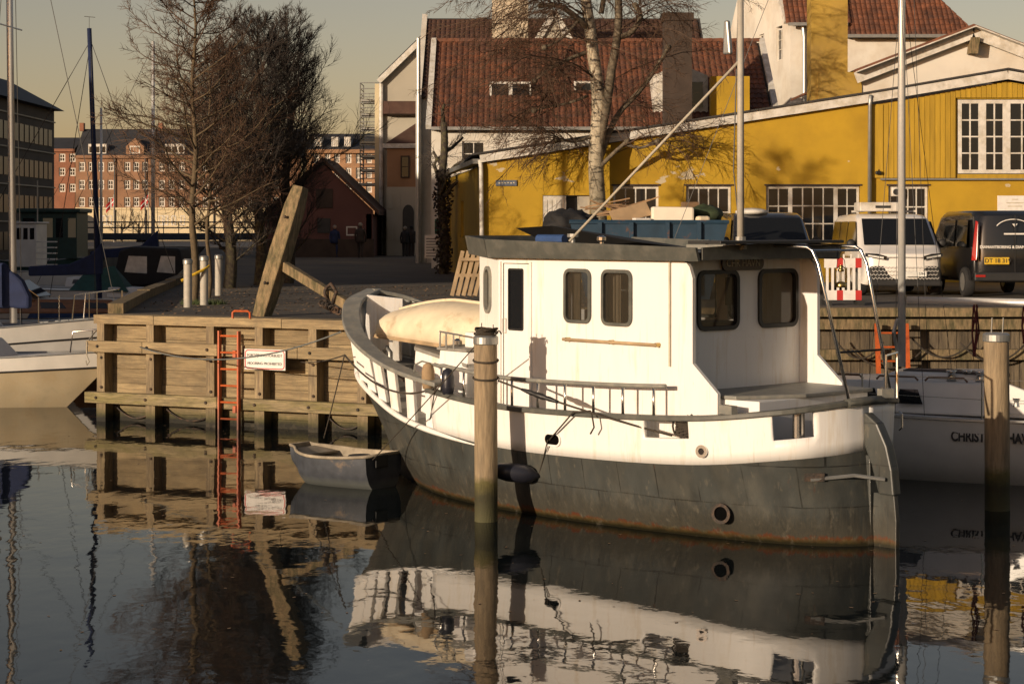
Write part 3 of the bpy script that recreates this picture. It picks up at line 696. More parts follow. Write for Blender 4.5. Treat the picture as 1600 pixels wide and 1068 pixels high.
aw = [(.05, .78, 2.32, 3.03), (-1.03, -.3, 2.32, 3.03)]
wallrun((2.05, -CW + T), (2.05, CW - T), ZB, ZR, [(lo + CW - T, hi + CW - T, z0, z1) for lo, hi, z0, z1 in aw], T, -1).build('aft_bulkhead', 'boat_white', boat)
Lq = math.hypot(.85, .42)
for s_ in (1, -1):
    wallrun((5.1, s_ * CW), (5.95, s_ * .72), ZB, ZR, [(.34, .66, 2.42, 3.03)], T, -s_).build('front_quarter', 'boat_white', boat)
wallrun((5.95, .72), (5.95, -.72), ZB, ZR, [(.1, .66, 2.4, 3.0), (.78, 1.34, 2.4, 3.0)], T, -1).build('front_bulkhead', 'boat_white', boat)
def rwin(p, e, n, w, h, r, t, frame, nm='window', prd=.03, fill=None, gl='cabin_glass'):
    f = lambda q, d: p + e * q[0] + Vector((0, 0, q[1])) + n * d
    A, B = rrect(w, h, r), rrect(w - 2*t, h - 2*t, max(.01, r - t)); k = len(A); mb = MB()
    mb.add([f(q, -.03) for q in A] + [f(q, prd) for q in A] + [f(q, prd) for q in B] + [f(q, -.03) for q in B],
           [(j*k+i, j*k+(i+1) % k, (j+1)*k+(i+1) % k, (j+1)*k+i) for j in range(3) for i in range(k)])
    o = mb.build(nm, frame, boat, fix=True)
    if fill:                     # wall piece that turns the square hole into a rounded one
        D = [(w/2, h/2), (-w/2, h/2), (-w/2, -h/2), (w/2, -h/2)]; m4 = MB()
        for c, (cx, cz) in enumerate(D):
            arc = rrect(w, h, r)[c*6:(c+1)*6]; m4.add([f((cx, cz), .0005)] + [f(q, .0005) for q in arc], [(0, i + 1, i + 2) for i in range(5)])
        m4.build('corner_fillet', fill, o)
    MB().add([f(q, -.012) for q in B], [tuple(range(k))]).build('pane', gl, o)
for a, b, lo, hi in wins:
    rwin(Vector(((a + b) / 2, CW, (lo + hi) / 2)), Vector((-1, 0, 0)), Vector((0, 1, 0)), b - a, hi - lo, .1, .04, 'grey_trim', fill='boat_white')
    rwin(Vector(((a + b) / 2, -CW, (lo + hi) / 2)), Vector((1, 0, 0)), Vector((0, -1, 0)), b - a, hi - lo, .1, .04, 'grey_trim', fill='boat_white')
for a, b, lo, hi in aw:
    rwin(Vector((2.05, (a + b) / 2, (lo + hi) / 2)), Vector((0, -1, 0)), Vector((-1, 0, 0)), b - a, hi - lo, .12, .05, 'black_rubber', fill='boat_white')
qe = Vector((.85, -.42, 0)).normalized()
rwin(Vector((5.1, CW, 2.725)) + qe * .5, -qe, Vector((.42, .85, 0)).normalized(), .32, .61, .15, .045, 'cap_grey', fill='boat_white')
for y0 in (.34, -.34): rwin(Vector((5.95, y0, 2.7)), Vector((0, 1, 0)), Vector((1, 0, 0)), .56, .6, .1, .04, 'grey_trim', fill='boat_white')
# side door
dr = wallrun((4.53, CW - .012), (5.01, CW - .012), .96, 3.07, [(.13, .39, 2.25, 3.0)], .035, -1).build('door', 'boat_white', boat)
MB().box((4.79, CW - .03, 2.625), (.26, .012, .75)).build('pane', 'window_glass', dr)
mb = MB(); ring(mb, .29, .78, .03, .025, lambda x, z: Vector((4.79 - x, CW - .006, 2.625 + z))); mb.build('window_seal', 'black_rubber', dr, solid=.008)
MB().tube([(4.97, CW - .01, 2.2), (4.97, CW + .04, 2.2), (4.97, CW + .04, 2.38), (4.97, CW - .01, 2.38)], .009, 6).build('handle', 'steel', dr)
for x in (4.49, 5.06): MB().box((x, CW + .008, 2.0), (.035, .03, 2.2)).build('door_jamb', 'boat_white', boat)
# inside: floor, seat, curtain, picture
MB().box((3.9, 0, .86), (3.6, 2.1, .05)).build('cabin_floor', 'wood_inside', boat)
MB().box((3.2, -.6, 1.6), (1.4, .8, 1.3)).build('cupboard', 'wood_inside', boat)
MB().box((2.55, .3, 2.15), (.5, 1.2, .5)).build('bench', 'wood_inside', boat)
for y0 in (.42, -.66): MB().box((2.6, y0 + .2, 2.75), (.02, .22, .34)).build('picture_frame', 'curtain', boat)
mb = MB(); mb.grid([[Vector((3.05 + .02 * math.sin(k * 1.7), CW - .14 + .015 * math.cos(k * 2.1), z)) + Vector((k * .02, 0, 0)) for k in range(16)] for z in (2.3, 3.1)]); mb.build('curtain', 'curtain', boat)
mb = MB(); mb.grid([[Vector((3.72 + .012 * k, CW - .12 + .02 * math.cos(k * 2.1), z)) for k in range(14)] for z in (2.3, 3.1)]); mb.build('curtain', 'curtain', boat)
# roof with raised fascia
rp = [(1.62, 1.2), (5.12, 1.22), (5.98, .78), (5.98, -.78), (5.12, -1.22), (1.62, -1.2)]
MB().prism([(x, y, ZR + .003) for x, y in rp], (0, 0, .07)).build('roof', 'roof_grey', boat)
fz = {0: (3.15, 3.24), 1: (3.15, 3.40), 2: (3.2, 3.45)}
def fascia(a, b, za, zb, la, lb, nm='roof_fascia', mt='grey_trim'):
    a, b = Vector((*a, 0)), Vector((*b, 0)); e = (b - a).normalized(); n = Vector((-e.y, e.x, 0))
    lean = n * .05
    P = [a + Vector((0, 0, la)), b + Vector((0, 0, lb)), b + Vector((0, 0, zb)) - lean, a + Vector((0, 0, za)) - lean]
    MB().prism(P, -n * .04).build(nm, mt, boat)
fp = [(1.58, 1.225), (5.14, 1.25), (6.02, .8), (6.02, -.8), (5.14, -1.25), (1.58, -1.225)]
fascia(fp[1], fp[0], 3.38, 3.30, 3.145, 3.145); fascia(fp[2], fp[1], 3.42, 3.38, 3.18, 3.145); fascia(fp[3], fp[2], 3.42, 3.42, 3.18, 3.18)
fascia(fp[4], fp[3], 3.38, 3.42, 3.145, 3.18); fascia(fp[5], fp[4], 3.31, 3.4, 3.145, 3.145)
MB().prism([(1.6, 1.2, 3.16), (1.6, -1.2, 3.16), (1.6, -1.2, 3.30), (1.6, 0, 3.35), (1.6, 1.2, 3.30)], (-.03, 0, 0)).build('roof_fascia', 'grey_trim', boat)
MB().box((1.55, .1, 3.36), (.5, 2.2, .035)).build('solar_panel', 'black_paint', boat, bevel=.006)
for y0 in (.55, -.55): MB().box((1.95, y0, 3.30), (.9, .05, .05)).build('roof_rail', 'cap_grey', boat)
MB().prism([(3.4, -.9, 3.24), (5.9, -.7, 3.24), (5.9, .1, 3.52), (5.2, .1, 3.55), (3.9, -.2, 3.34)], (0, .03, .0)).build('roof_cover', 'black_canvas', boat)
MB().tube([(4.3, .75, 3.38), (4.75, .78, 3.38)], .06, 10).build('gas_bottle', 'blue_paint', boat)
MB().lathe([(.02, .0), (.03, .02), (.03, .1), (.06, .12), (.06, .16), (.02, .18)], 10, (3.6, .8, 3.25)).build('vent', 'steel', boat)
MB().lathe([(.03, .0), (.03, .14), (.07, .16), (.07, .2)], 10, (4.05, .85, 3.25)).build('vent', 'galv', boat)
# grab rail and pole on the cabin side
MB().tube([(3.86, CW + .06, 2.17), (2.28, CW + .06, 2.17)], .019, 8).build('grab_rail', 'pallet_wood', boat, smooth=True)
for x in (3.8, 3.05, 2.3): MB().tube([(x, CW - .01, 2.17), (x, CW + .07, 2.17)], .026, 8).build('rail_bracket', 'brass', boat)
MB().tube([(2.12, CW + .02, 3.14), (2.12, CW + .02, 1.93)], .012, 6).build('conduit', 'pale_letter', boat)
# name board
mb = MB(); A = rrect(.74, .17, .08); n_ = len(A)
mb.prism([(2.02, .02 - a, 3.105 + b) for a, b in A], (-.025, 0, 0)); nb = mb.build('name_board', 'nameboard', boat)
text_obj('lettering', 'CHR HAVN', 'pale_letter', nb, (1.992, .02, 3.105), (0, -1, 0), .12)
# aft locker
mb = wallrun((.86, .98), (1.42, 1.12), .85, 1.58, [], .04, -1)
mb = MB(); mb.prism([(2.0, 1.08, .85), (2.0, -1.08, .85), (.95, -1.0, .85), (.95, .95, .85)], (0, 0, .74)); mb.build('aft_locker', 'boat_white', boat, bevel=.008)
mb = MB(); mb.prism([(2.03, 1.1, 1.592), (2.03, -1.12, 1.592), (.9, -1.04, 1.592), (.9, .2, 1.592), (1.25, 1.0, 1.592)], (0, 0, .045)); mb.build('locker_top', 'cap_grey', boat, bevel=.01)
MB().box((1.1, .96, 1.36), (.13, .02, .1), R(10)).build('socket_box', 'galv', boat); MB().box((.94, -.55, 1.36), (.02, .16, .16)).build('vent_plate', 'cap_grey', boat)
MB().box((1.2, 1.19, 1.5), (.24, .08, .1), R(-12)).build('navigation_light', 'cap_grey', boat); MB().box((.2, -.35, 1.66), (.1, .16, .1), R(-20)).build('navigation_light', 'cap_grey', boat)
MB().tube([(.25, -.66, 1.22), (.21, -.66, 1.25), (.21, -.66, 1.4), (.25, -.66, 1.43)], .014, 6).build('handle', 'steel', boat)
# stern gallows from roof to rail
for y0 in (-.15, -1.05):
    MB().tube([(2.2, y0 + .25, 3.34), (1.15, y0 + .02, 3.3), (1.09, y0, 3.26), (1.02, y0 - .02, 3.1), (.55, y0 + (.02 if y0 > -.5 else .14), 1.58)], .02, 8).build('stern_ladder', 'steel', boat, smooth=True)
MB().tube([(1.1, -.15, 3.26), (1.1, -1.05, 3.26)], .015, 6).build('stern_ladder', 'steel', boat)
MB().tube([(.72, -.13, 2.1), (.72, -.95, 2.1)], .014, 6).build('stern_ladder', 'dark_metal', boat)
MB().tube([(.5, -.75, 1.56), (.5, -.75, 2.05), (.75, -1.3, 2.05), (.75, -1.3, 1.5)], .016, 6).build('stern_ladder', 'steel', boat)
MB().lathe([(.05, 0), (.05, .03), (.02, .09), (.02, .12)], 10, (.4, -.55, 1.58)).build('vent', 'steel', boat)
# foredeck trunk
mb = MB(); mb.prism([(5.9, .98, 1.0), (7.25, .82, 1.1), (7.75, .4, 1.2), (7.75, -.4, 1.2), (7.25, -.82, 1.1), (5.9, -.98, 1.0)], (0, 0, .0))
bot = [(5.9, 1.0, .8), (7.25, .84, .9), (7.75, .4, 1.0), (7.75, -.4, 1.0), (7.25, -.84, .9), (5.9, -1.0, .8)]
top = [(5.9, .96, 1.72), (7.2, .78, 1.88), (7.62, .36, 1.96), (7.62, -.36, 1.96), (7.2, -.78, 1.88), (5.9, -.96, 1.72)]
MB().add(bot + top, [(i, (i+1) % 6, 6 + (i+1) % 6, 6 + i) for i in range(6)]).build('foredeck_trunk', 'boat_white', boat, fix=True)
MB().prism([Vector(p) * 1 + Vector((0, .03 if p[1] > 0 else -.03, -.02)) for p in top], (0, 0, .05)).build('trunk_top', 'deck_grey', boat, fix=True)
MB().prism([(5.9, 1.04, .85), (6.55, 1.0, .9), (6.5, .94, 1.9), (5.9, .97, 1.9)], (0, -.35, 0)).build('trunk_box', 'boat_white', boat, bevel=.01)
MB().prism([(5.88, 1.01, 1.91), (6.53, .97, 1.91), (6.53, .5, 1.95), (5.88, .5, 1.95)], (0, 0, .03)).build('trunk_box_lid', 'deck_grey', boat)
p7 = Vector((7.42, .705, 1.5)); e7 = Vector((.5, -.44, 0)).normalized(); rwin(p7, -e7, Vector((.44, .5, .05)).normalized(), .2, .26, .05, .025, 'grey_trim')
MB().tube([(6.45, .98, 1.94), (6.45, .98, 2.15), (5.95, 1.02, 2.12)], .014, 6).build('trunk_rail', 'galv', boat)
for x in (6.3, 6.15): MB().tube([(x, 1.0, 1.93), (x, 1.0, 2.14)], .012, 6).build('trunk_rail', 'galv', boat)
MB().lathe([(.045, 0), (.06, .05), (.06, .1), (.02, .13)], 12, (6.3, .8, 1.93)).build('vent', 'steel', boat)
MB().box((6.05, .72, 2.05), (.18, .2, .2)).build('step_box', 'boat_white', boat, bevel=.02)
# windlass and hoop on the foredeck
mb = MB(); mb.tube([(8.05, .55, 1.5), (8.05, .55, 1.78), (8.12, .55, 1.84), (8.2, .55, 1.78), (8.2, .55, 1.5)], .035, 8); mb.build('fairlead_hoop', 'galv', boat, smooth=True)
MB().beam((7.75, .3, 1.38), (8.15, .42, 1.45), .08, .1).build('anchor_chock', 'iron', boat)
# mast on the roof with its slanting stay
MB().tube([(1.75, .35, 3.24), (1.75, .35, 6.4)], [.042, .036], 10).build('mast', 'post_white', boat, smooth=True)
MB().tube([(1.75, .35, 3.24), (1.75, .35, 3.42)], .06, 10).build('mast_step', 'galv', boat)
MB().tube([(1.77, .37, 5.45), (3.95, 1.0, 3.36)], .017, 8).build('derrick', 'rope_pale', boat, smooth=True)
MB().tube([(1.8, .33, 6.2), (1.85, .36, 4.2), (1.8, .3, 3.4)], .008, 5).build('cable', 'black_rubber', boat)
MB().prism([(1.86, .35, 5.55), (1.92, .33, 5.95), (1.98, .33, 5.95), (1.98, .35, 5.55)], (0, .06, 0)).build('radar_reflector', 'galv', boat, bevel=.02)
# fenders hung inside the side rail
for a in (6.1, 5.68):
    q = onA(LC, a) + Vector((0, -.02, .17))
    MB().lathe([(.02, -.18), (.07, -.155), (.085, -.06), (.085, .07), (.065, .15), (.02, .18)], 12, q, Matrix.Rotation(0, 3, 'X')).build('rail_fender', 'cardboard' if a > 6 else 'fender', boat, smooth=True)

def boatW(a, b, z): return ROOTM[boat.name] @ Vector((a, b, z))
# upturned dinghy on the trunk
td = thing('upturned_dinghy', 'cream dinghy lying upside down on the foredeck of the white boat', 'dinghy', boatW(7.02, .05, 1.93), BRZ + math.pi)
def small_hull(L, B, D, n=22, transom=.75, aft=0.0, bow=.02):
    rows = []
    for i in range(n):
        t = i / (n - 1); x = L * (t - .5)
        w = B / 2 * (min(1, transom + (1 - transom) * math.sin(min(1, t / .5) * math.pi / 2)) if t < .5 else max(bow, (1 - ((t - .5) / .5) ** 2.4)) ** .8)
        d = D * (1 - .55 * max(0, (t - .7) / .3) ** 2 - aft * max(0, 1 - t / .45) ** 1.5) ; sh = .08 * D * (2 * t - 1) ** 2 + (.10 * D * max(0, t - .6))
        row = []
        for k in range(11):
            a = math.pi * k / 10; cx = -math.cos(a); sx = math.sin(a) ** .75
            row.append(Vector((x, w * cx * (1 - .0), D + sh - (d + sh) * sx)))
        rows.append(row)
    return rows
rows = small_hull(2.85, 1.25, .52, aft=.45)
flip = [[Vector((p.x, p.y, (.58 - p.z))) for p in r] for r in rows]
mb = MB(); mb.grid(flip); mb.add(flip[0], [tuple(range(11))]); mb.build('hull', 'cream_hull', td, smooth=True, fix=True, solid=.03, angle=40)
mb = MB()
for s_ in (0, 10): mb.tube([r[s_] for r in flip], .03, 6)
mb.build('gunwale', 'pallet_wood', td)
MB().tube([(r[5] + Vector((0, 0, .012))) for r in flip], .02, 6).build('keel', 'cream_hull', td)
td.rotation_euler = (R(4), R(3), BRZ + math.pi)

# ---------------------------------------------------------------- mooring piles, dinghy, fender, ropes
def pile(label, x, Y, ztop, r, lean=(0, 0), cap='galv'):
    b = thing('mooring_pile', label, 'pile', (WX(x, Y), Y, 0), 0, 'wooden mooring piles in the canal')
    rows = [[Vector((lean[0] * t + r * (1 + .03 * math.sin(3 * a + t * 4)) * math.cos(a), lean[1] * t + r * (1 + .03 * math.sin(2 * a + 1)) * math.sin(a), lerp(-1.2, ztop - .06, t))) for a in [2 * math.pi * k / 20 for k in range(21)]] for t in [i / 14 for i in range(15)]]
    mb = MB(); mb.grid(rows, flip=True); mb.add(rows[-1][:20], [tuple(range(20))]); mb.build('shaft', 'pile_wood', b, smooth=True, fix=True, angle=50)
    MB().lathe([(r + .002, ztop - .1), (r + .012, ztop - .09), (r + .012, ztop - .01), (r * .9, ztop + .012)], 24, (lean[0], lean[1], 0)).build('cap', cap, b, bevel=.004)
    return b
PX, PY = 759, 23.1
p1 = pile('wooden pile with dark rope coiled on its cap in front of the white boat', PX, PY, 2.22, .139)
p2 = pile('wooden pile with bare metal cap beside the sailboat lettering', 1559, 24.0, 2.2, .155, (-.02, 0))
for i, dx in enumerate((-.05, .09)): MB().tube([(dx, 0, 2.22), (dx, 0, 2.38 - .02 * i)], .006, 5).build('spike', 'iron', p1)
for dx in (-.08, .06): MB().tube([(dx, 0, 2.2), (dx + .01, 0, 2.4)], .008, 5).build('spike', 'galv', p2)
PW = Vector((WX(PX, PY), PY, 0))
mb = MB()
for k in range(11):
    r_ = .085 + .025 * math.sin(k * 2.3); dz = 2.235 + (k % 5) * .018
    mb.tube([PW + Vector((r_ * 1.25 * math.cos(t) + .02 * math.sin(k), r_ * math.sin(t), dz + .015 * math.sin(2 * t + k))) for t in [2 * math.pi * i / 16 for i in range(16)]], .0095, 5, closed=True)
mb.tube([PW + Vector((.12, -.05, 2.27)), PW + Vector((.16, -.06, 2.29)), PW + Vector((.19, -.04, 2.25))], .01, 5)
tag(mb.build('rope_coil', 'rope_dark'), 'dark rope coil lying on top of the nearer pile', 'rope')
def rope(label, pts, r=.012, m='rope_dark', turns=None):
    mb = MB(); mb.tube(pts, r, 6)
    for c, rr, z in (turns or []):
        mb.tube([Vector((c.x + rr * math.cos(t), c.y + rr * math.sin(t), z + .02 * math.sin(t))) for t in [2 * math.pi * i / 20 for i in range(20)]], r, 6, closed=True)
    return tag(mb.build('rope', m, smooth=True), label, 'rope', 'mooring ropes')
bitt = boatW(1.95, 1.3, 1.16); pf = PW + Vector((.12, -.12, 0))
a_ = PW + Vector((.15, -.05, 1.69)); 
rope('dark mooring rope with rubber snubber from the near pile to the stern port', sag(a_, bitt, .03), .013, turns=[(PW, .152, 1.72), (PW, .15, 1.93)])
mb = MB(); q0, q1 = a_.lerp(bitt, .14), a_.lerp(bitt, .36)
mb.tube([q0.lerp(q1, t / 12) - Vector((0, 0, .03 * 4 * lerp(.14, .36, t / 12) * (1 - lerp(.14, .36, t / 12)))) for t in range(13)], [.016 + .022 * max(0, math.sin(math.pi * t / 12)) * (1 - .45 * (t in (4, 8))) for t in range(13)], 8)
tag(mb.build('rope_snubber', 'black_rubber', smooth=True), 'black rubber snubber on the mooring rope right of the near pile', 'snubber')
bowp = boatW(8.35, 1.12, 1.75); rp_ = boatW(5.75, 1.56, 1.52)
rope('dark rope hanging in a bight along the bow rail', sag(bowp, rp_, .28, 18), .013)
rope('thin line slanting from the pile top down to the grey dinghy', sag(PW + Vector((-.05, -.1, 2.2)), W(573, 728, 26.0), .02), .008)
rope('thin line from the pile down across the grey hull', sag(boatW(5.8, 1.6, 1.5), boatW(6.6, 1.14, .45), .01), .008)
wq = Q(qs(226), 1.38, of + .14)
rope('grey line from the timber rail past the ladder to the bow', sag(wq, boatW(8.6, 1.0, 2.06), .3, 20), .012, 'rope_grey', turns=None)
rope('thin dark line from the bow to the timber quay post', sag(boatW(8.4, 1.08, 1.75), Q(qs(470), 1.2, of), .04), .009)
rope('dark painter from the bow down to the grey dinghy thwart', sag(boatW(8.38, 1.1, 1.76), W(506, 684, 26.9), .02), .009)
# fender squeezed between pile and hull
fd = thing('boat_fender', 'dark blue fender hanging level between pile and grey hull', 'fender', PW + Vector((.38, -.02, .48)))
mx_ = Matrix.Rotation(R(90), 3, 'Y') @ Matrix.Rotation(R(0), 3, 'X')
c_ = PW + Vector((.36, .22, .55))
MB().lathe([(.03, -.26), (.09, -.22), (.115, -.1), (.115, .1), (.09, .2), (.045, .25), (.03, .3)], 16, c_, Matrix.Rotation(R(97), 3, 'Y')).build('body', 'fender', fd, smooth=True, world=True)
fe = side_frame(3.75, .98); fpw = ROOTM[boat.name] @ (fe[0] + fe[2] * .03)
for d in (-.02, .03): MB().tube(sag(c_ + Vector((.28, 0, -.03)), fpw + Vector((d, 0, 0)), .01), .008, 5).build('lanyard', 'rope_dark', fd, world=True)
rope('short rope end tied to the side rail above the oval port', [fpw, boatW(3.28, 1.58, 1.35), boatW(2.98, 1.59, 1.385), boatW(2.93, 1.61, 1.33), boatW(2.91, 1.60, 1.2), boatW(2.97, 1.60, 1.12)], .011)
# grey dinghy afloat
dg = thing('rowing_dinghy', 'small faded blue and grey dinghy floating beside the bow', 'dinghy', (WX(519, 26.5), 26.5, -.1), R(143))
SC_ = .74
rows = small_hull(2.05, 1.2, .60, transom=.74, bow=.3)
rows = [[Vector((p.x, p.y, p.z + .02 * max(0, p.x / 1.0) ** 2 * (p.z / .56))) for p in r] for r in rows]
mb = MB(); mb.grid(rows, flip=True); mb.add(rows[0], [tuple(range(11))]); mb.add(rows[-1], [tuple(range(11))]); mb.build('hull', 'dinghy_blue', dg, smooth=True, fix=True, angle=40)
inn = [[Vector((p.x * .97, p.y * .94, max(p.z + .03, .12))) for p in r] for r in rows]
mb = MB(); mb.grid(inn); mb.add(inn[0], [tuple(range(10, -1, -1))]); mb.add(inn[-1], [tuple(range(11))]); mb.build('inside', 'dinghy_inside', dg, smooth=True)
gw = [r[0] for r in rows] + [r[10] for r in reversed(rows)]
MB().tube([p + Vector((0, 0, .01)) for p in gw], .028, 6, closed=True).build('gunwale', 'dinghy_inside', dg, smooth=True)
for x in (.18, -.35): MB().box((x, 0, .42), (.3, 1.06, .035)).build('thwart', 'dinghy_inside', dg)
MB().prism([(.5, .42, .56), (.5, -.42, .56), (.86, -.22, .64), (.86, .22, .64)], (0, 0, .03)).build('foredeck', 'dinghy_inside', dg)
MB().box((-1.02, .08, .56), (.1, .3, .2)).build('motor_bracket', 'plastic_dark', dg, bevel=.015)
MB().lathe([(.19, .5), (.2, .52), (.2, .6), (.19, .62)], 16, (-.6, .15, .02)).build('bucket', 'plastic_dark', dg)
MB().blob((.12, .0, .5), (.1, .08, .06)).build('rope_bundle', 'rope_dark', dg)
dg.scale = (.76, .84, .84); dg.location.x += .12

fl_ = MB()
for i in range(420):
    xl, Yl = (rnd.uniform(-7.5, -1.5), rnd.uniform(31.2, 34.5)) if i < 170 else (rnd.uniform(-6, 6), rnd.uniform(16, 31))
    s_ = rnd.uniform(.01, .032); a = rnd.uniform(0, 6.28); c = Vector((xl, Yl, .004)); u = Vector((math.cos(a), math.sin(a), 0)) * s_; v = Vector((-math.sin(a), math.cos(a), 0)) * s_ * .55
    fl_.add([c - u, c - v, c + u, c + v], [(0, 1, 2, 3)])
o = fl_.build('floating_leaves', 'scrap_wood'); kind(o, 'stuff'); o['label'] = 'dead leaves floating on the canal'; o['category'] = 'leaves'
# ---------------------------------------------------------------- sailboats and small craft
def yacht(name, label, loc, rz, L, B, fb, hull, top=None, n=30, bowrise=.25, trans=.6, deckm='shade_white', group=None, cat='sailboat', wl0=.25, wl1=.86, bottom=None):
    b = thing(name, label, cat, loc, rz, group)
    D_ = [(0, B / 2 * trans, fb * .95), (L * .2, B / 2 * .9, fb * .92), (L * .45, B / 2, fb * .93), (L * .7, B / 2 * .74, fb), (L * .88, B / 2 * .36, fb + bowrise * .6), (L, .02, fb + bowrise)]
    Wl = [(L * wl0 * .3, B / 2 * trans * .5, 0), (L * .22, B / 2 * .72, 0), (L * .45, B / 2 * .8, 0), (L * .65, B / 2 * .52, 0), (L * .78, B / 2 * .2, 0), (L * wl1, .01, 0)]
    ld, lw = cat_rom(D_, n), cat_rom(Wl, n)
    rows = []
    for i in range(n):
        d, w = ld[i], lw[i]; kx = lerp(L * .2, L * .7, i / (n - 1))
        rows.append([Vector((kx, 0, -.55)), w.lerp(Vector((kx, 0, -.55)), .45) + Vector((0, w.y * .15, 0)), w, w.lerp(d, .35) + Vector((0, (d.y) * .07, 0)), w.lerp(d, .7) + Vector((0, d.y * .04, 0)), d])
    mb = MB(); mb.grid(rows, flip=True); mb.grid([[mir(p) for p in r] for r in rows]); t0 = rows[0]; mb.add(t0 + [mir(p) for p in reversed(t0)], [tuple(range(12))])
    mb.build('hull', hull, b, smooth=True, fix=True, angle=45)
    if top:
        up = [[w.lerp(d, .72) + Vector((0, .035 * d.y + .012, 0)), d + Vector((0, .012, 0))] for w, d in zip(lw, ld)]
        mb = MB(); mb.grid(up, flip=True); mb.grid([[mir(p) for p in r] for r in up]); mb.build('topside', top, b, smooth=True)
        for s_ in (1, -1): MB().tube([(r[0] + Vector((0, .006, 0))) if s_ > 0 else mir(r[0] + Vector((0, .006, 0))) for r in up], .018, 5).build('stripe', 'black_paint', b)
    mb = MB(); mb.grid([[d, mir(d)] for d in ld]); mb.build('deck', deckm, b)
    for s_ in (1, -1): MB().tube([(p if s_ > 0 else mir(p)) + Vector((0, 0, .015)) for p in ld], .025, 5).build('toe_rail', 'galv', b)
    b['_'] = 0; del b['_']
    return b, ld
def coach(b, x0, x1, w0, w1, z0, h, mt='shade_white', nm='cabin', slope=.35, wins=0, wm='window_glass'):
    base = [(x0, w0, z0), (x1, w1, z0), (x1, -w1, z0), (x0, -w0, z0)]
    tp = [(x0 + .04, w0 * .84, z0 + h), (x1 - slope, w1 * .8, z0 + h * .92), (x1 - slope, -w1 * .8, z0 + h * .92), (x0 + .04, -w0 * .84, z0 + h)]
    o = MB().add(base + tp, [(3,2,1,0),(4,5,6,7),(0,1,5,4),(1,2,6,5),(2,3,7,6),(3,0,4,7)]).build(nm, mt, b, fix=True, bevel=.04, seg=2)
    for s_ in (1, -1):
        for i in range(wins):
            t0, t1 = (i + .22) / wins, (i + .78) / wins
            P = lambda t, v: (Vector(base[0]).lerp(Vector(base[1]), t).lerp(Vector(tp[0]).lerp(Vector(tp[1]), t), v)) + Vector((0, .012, 0))
            q = [P(t0, .35), P(t1, .35), P(t1 - .01, .78), P(t0 + .01, .78)]
            MB().add([p if s_ > 0 else mir(p) for p in q], [(0, 1, 2, 3)]).build('window', wm, b, solid=.006)
    return o
def mast(b, x, z0, h, r, m='alu', lean=(0, 0), n=10, spread=True, stays=None, sr=.006):
    top = Vector((x + lean[0], lean[1], z0 + h))
    MB().tube([(x, 0, z0), top], [r, r * .8], n).build('mast', m, b, smooth=True)
    if spread: MB().tube([(x + lean[0] * .55, -.75, z0 + h * .55), (x + lean[0] * .55, .75, z0 + h * .55)], .018, 5).build('spreader', m, b)
    for p, q in (stays or []): MB().tube([p, q], sr, 4).build('stay', 'dark_metal', b)
    MB().tube([top, top + Vector((0, 0, .35))], .008, 4).build('wind_vane', 'dark_metal', b); MB().tube([top + Vector((-.15, 0, .36)), top + Vector((.18, 0, .33))], .012, 4).build('wind_vane', 'dark_metal', b)
    return top
# the sailboat behind the white boat
SBR = math.atan2(.37, -.93); sb, sld = yacht('sailboat', 'white sailboat with black name lettering behind the white and grey boat', (10.3, 26.2, 0), SBR, 9.4, 2.9, .95, 'gelcoat', bowrise=.2)
coach(sb, 3.5, 7.2, 1.0, .62, .9, .46, 'gelcoat', wins=0)
coach(sb, 3.55, 5.2, .7, .55, 1.3, .16, 'gelcoat', 'hatch_garage', slope=.15)
for t in (4.5, 5.12, 5.74):
    MB().prism([(t, 1.02 - (t - 3.5) * .095, 1.04), (t + .38, 1.02 - (t + .38 - 3.5) * .095, 1.04), (t + .34, .95 - (t + .34 - 3.5) * .09, 1.24), (t + .08, .95 - (t + .08 - 3.5) * .09, 1.24)], (0, .012, .004)).build('window', 'window_glass', sb)
cw_ = MB().box((3.5, 0, 1.05), (.06, .62, .95)).build('companionway', 'teak', sb)
for i in range(9): MB().box((3.462, 0, .68 + i * .09), (.02, .56, .055)).build('slat', 'varnish', cw_)
MB().prism([(3.45, -.95, .9), (3.45, .95, .9), (2.9, 1.05, .9), (.4, .95, .9), (.4, -.95, .9), (2.9, -1.05, .9)], (0, 0, .16)).build('coaming', 'gelcoat', sb, bevel=.03)
MB().box((2.2, .98, 1.12), (.5, .14, .08)).build('winch_base', 'black_rubber', sb); MB().lathe([(.06, 0), (.05, .06), (.07, .12)], 12, (2.3, .98, 1.14)).build('winch', 'steel', sb); MB().lathe([(.06, 0), (.05, .06), (.07, .12)], 12, (3.2, .98, 1.06)).build('winch', 'steel', sb)
for x, y0 in ((3.75, .62), (3.95, .5), (4.15, .62)): MB().lathe([(.07, 0), (.055, .05), (.05, .1), (.075, .13), (.07, .15)], 12, (x, y0, 1.36)).build('winch', 'steel', sb, smooth=True)
MB().prism([(3.5, .98, .95), (2.3, 1.12, .95), (2.3, 1.12, 1.02), (3.35, 1.0, 1.38), (3.5, .98, 1.42)], (0, -.07, 0)).build('coaming', 'gelcoat', sb, bevel=.02)
for x in (3.9, 4.6, 5.4): MB().tube([(x, .82 - (x - 3.5) * .09, 1.36), (x + .05, .82 - (x - 3.5) * .09, 1.41), (x + .55, .82 - (x - 3) * .09, 1.41), (x + .6, .82 - (x - 3) * .09, 1.36)], .016, 6).build('grab_handle', 'teak', sb)
for k in range(5): MB().tube([(4.9, .1 * k - .2, 1.46), (4.3, .12 * k - .1, 1.47), (3.8, .1 + .14 * k, 1.46)], .009, 5).build('halyard', ('rope_dark', 'rope_pale', 'rope_red', 'rope_grey', 'rope_dark')[k], sb)
MB().box((6.3, 0, 1.33), (.6, .6, .06)).build('fore_hatch', 'window_glass', sb, bevel=.02)
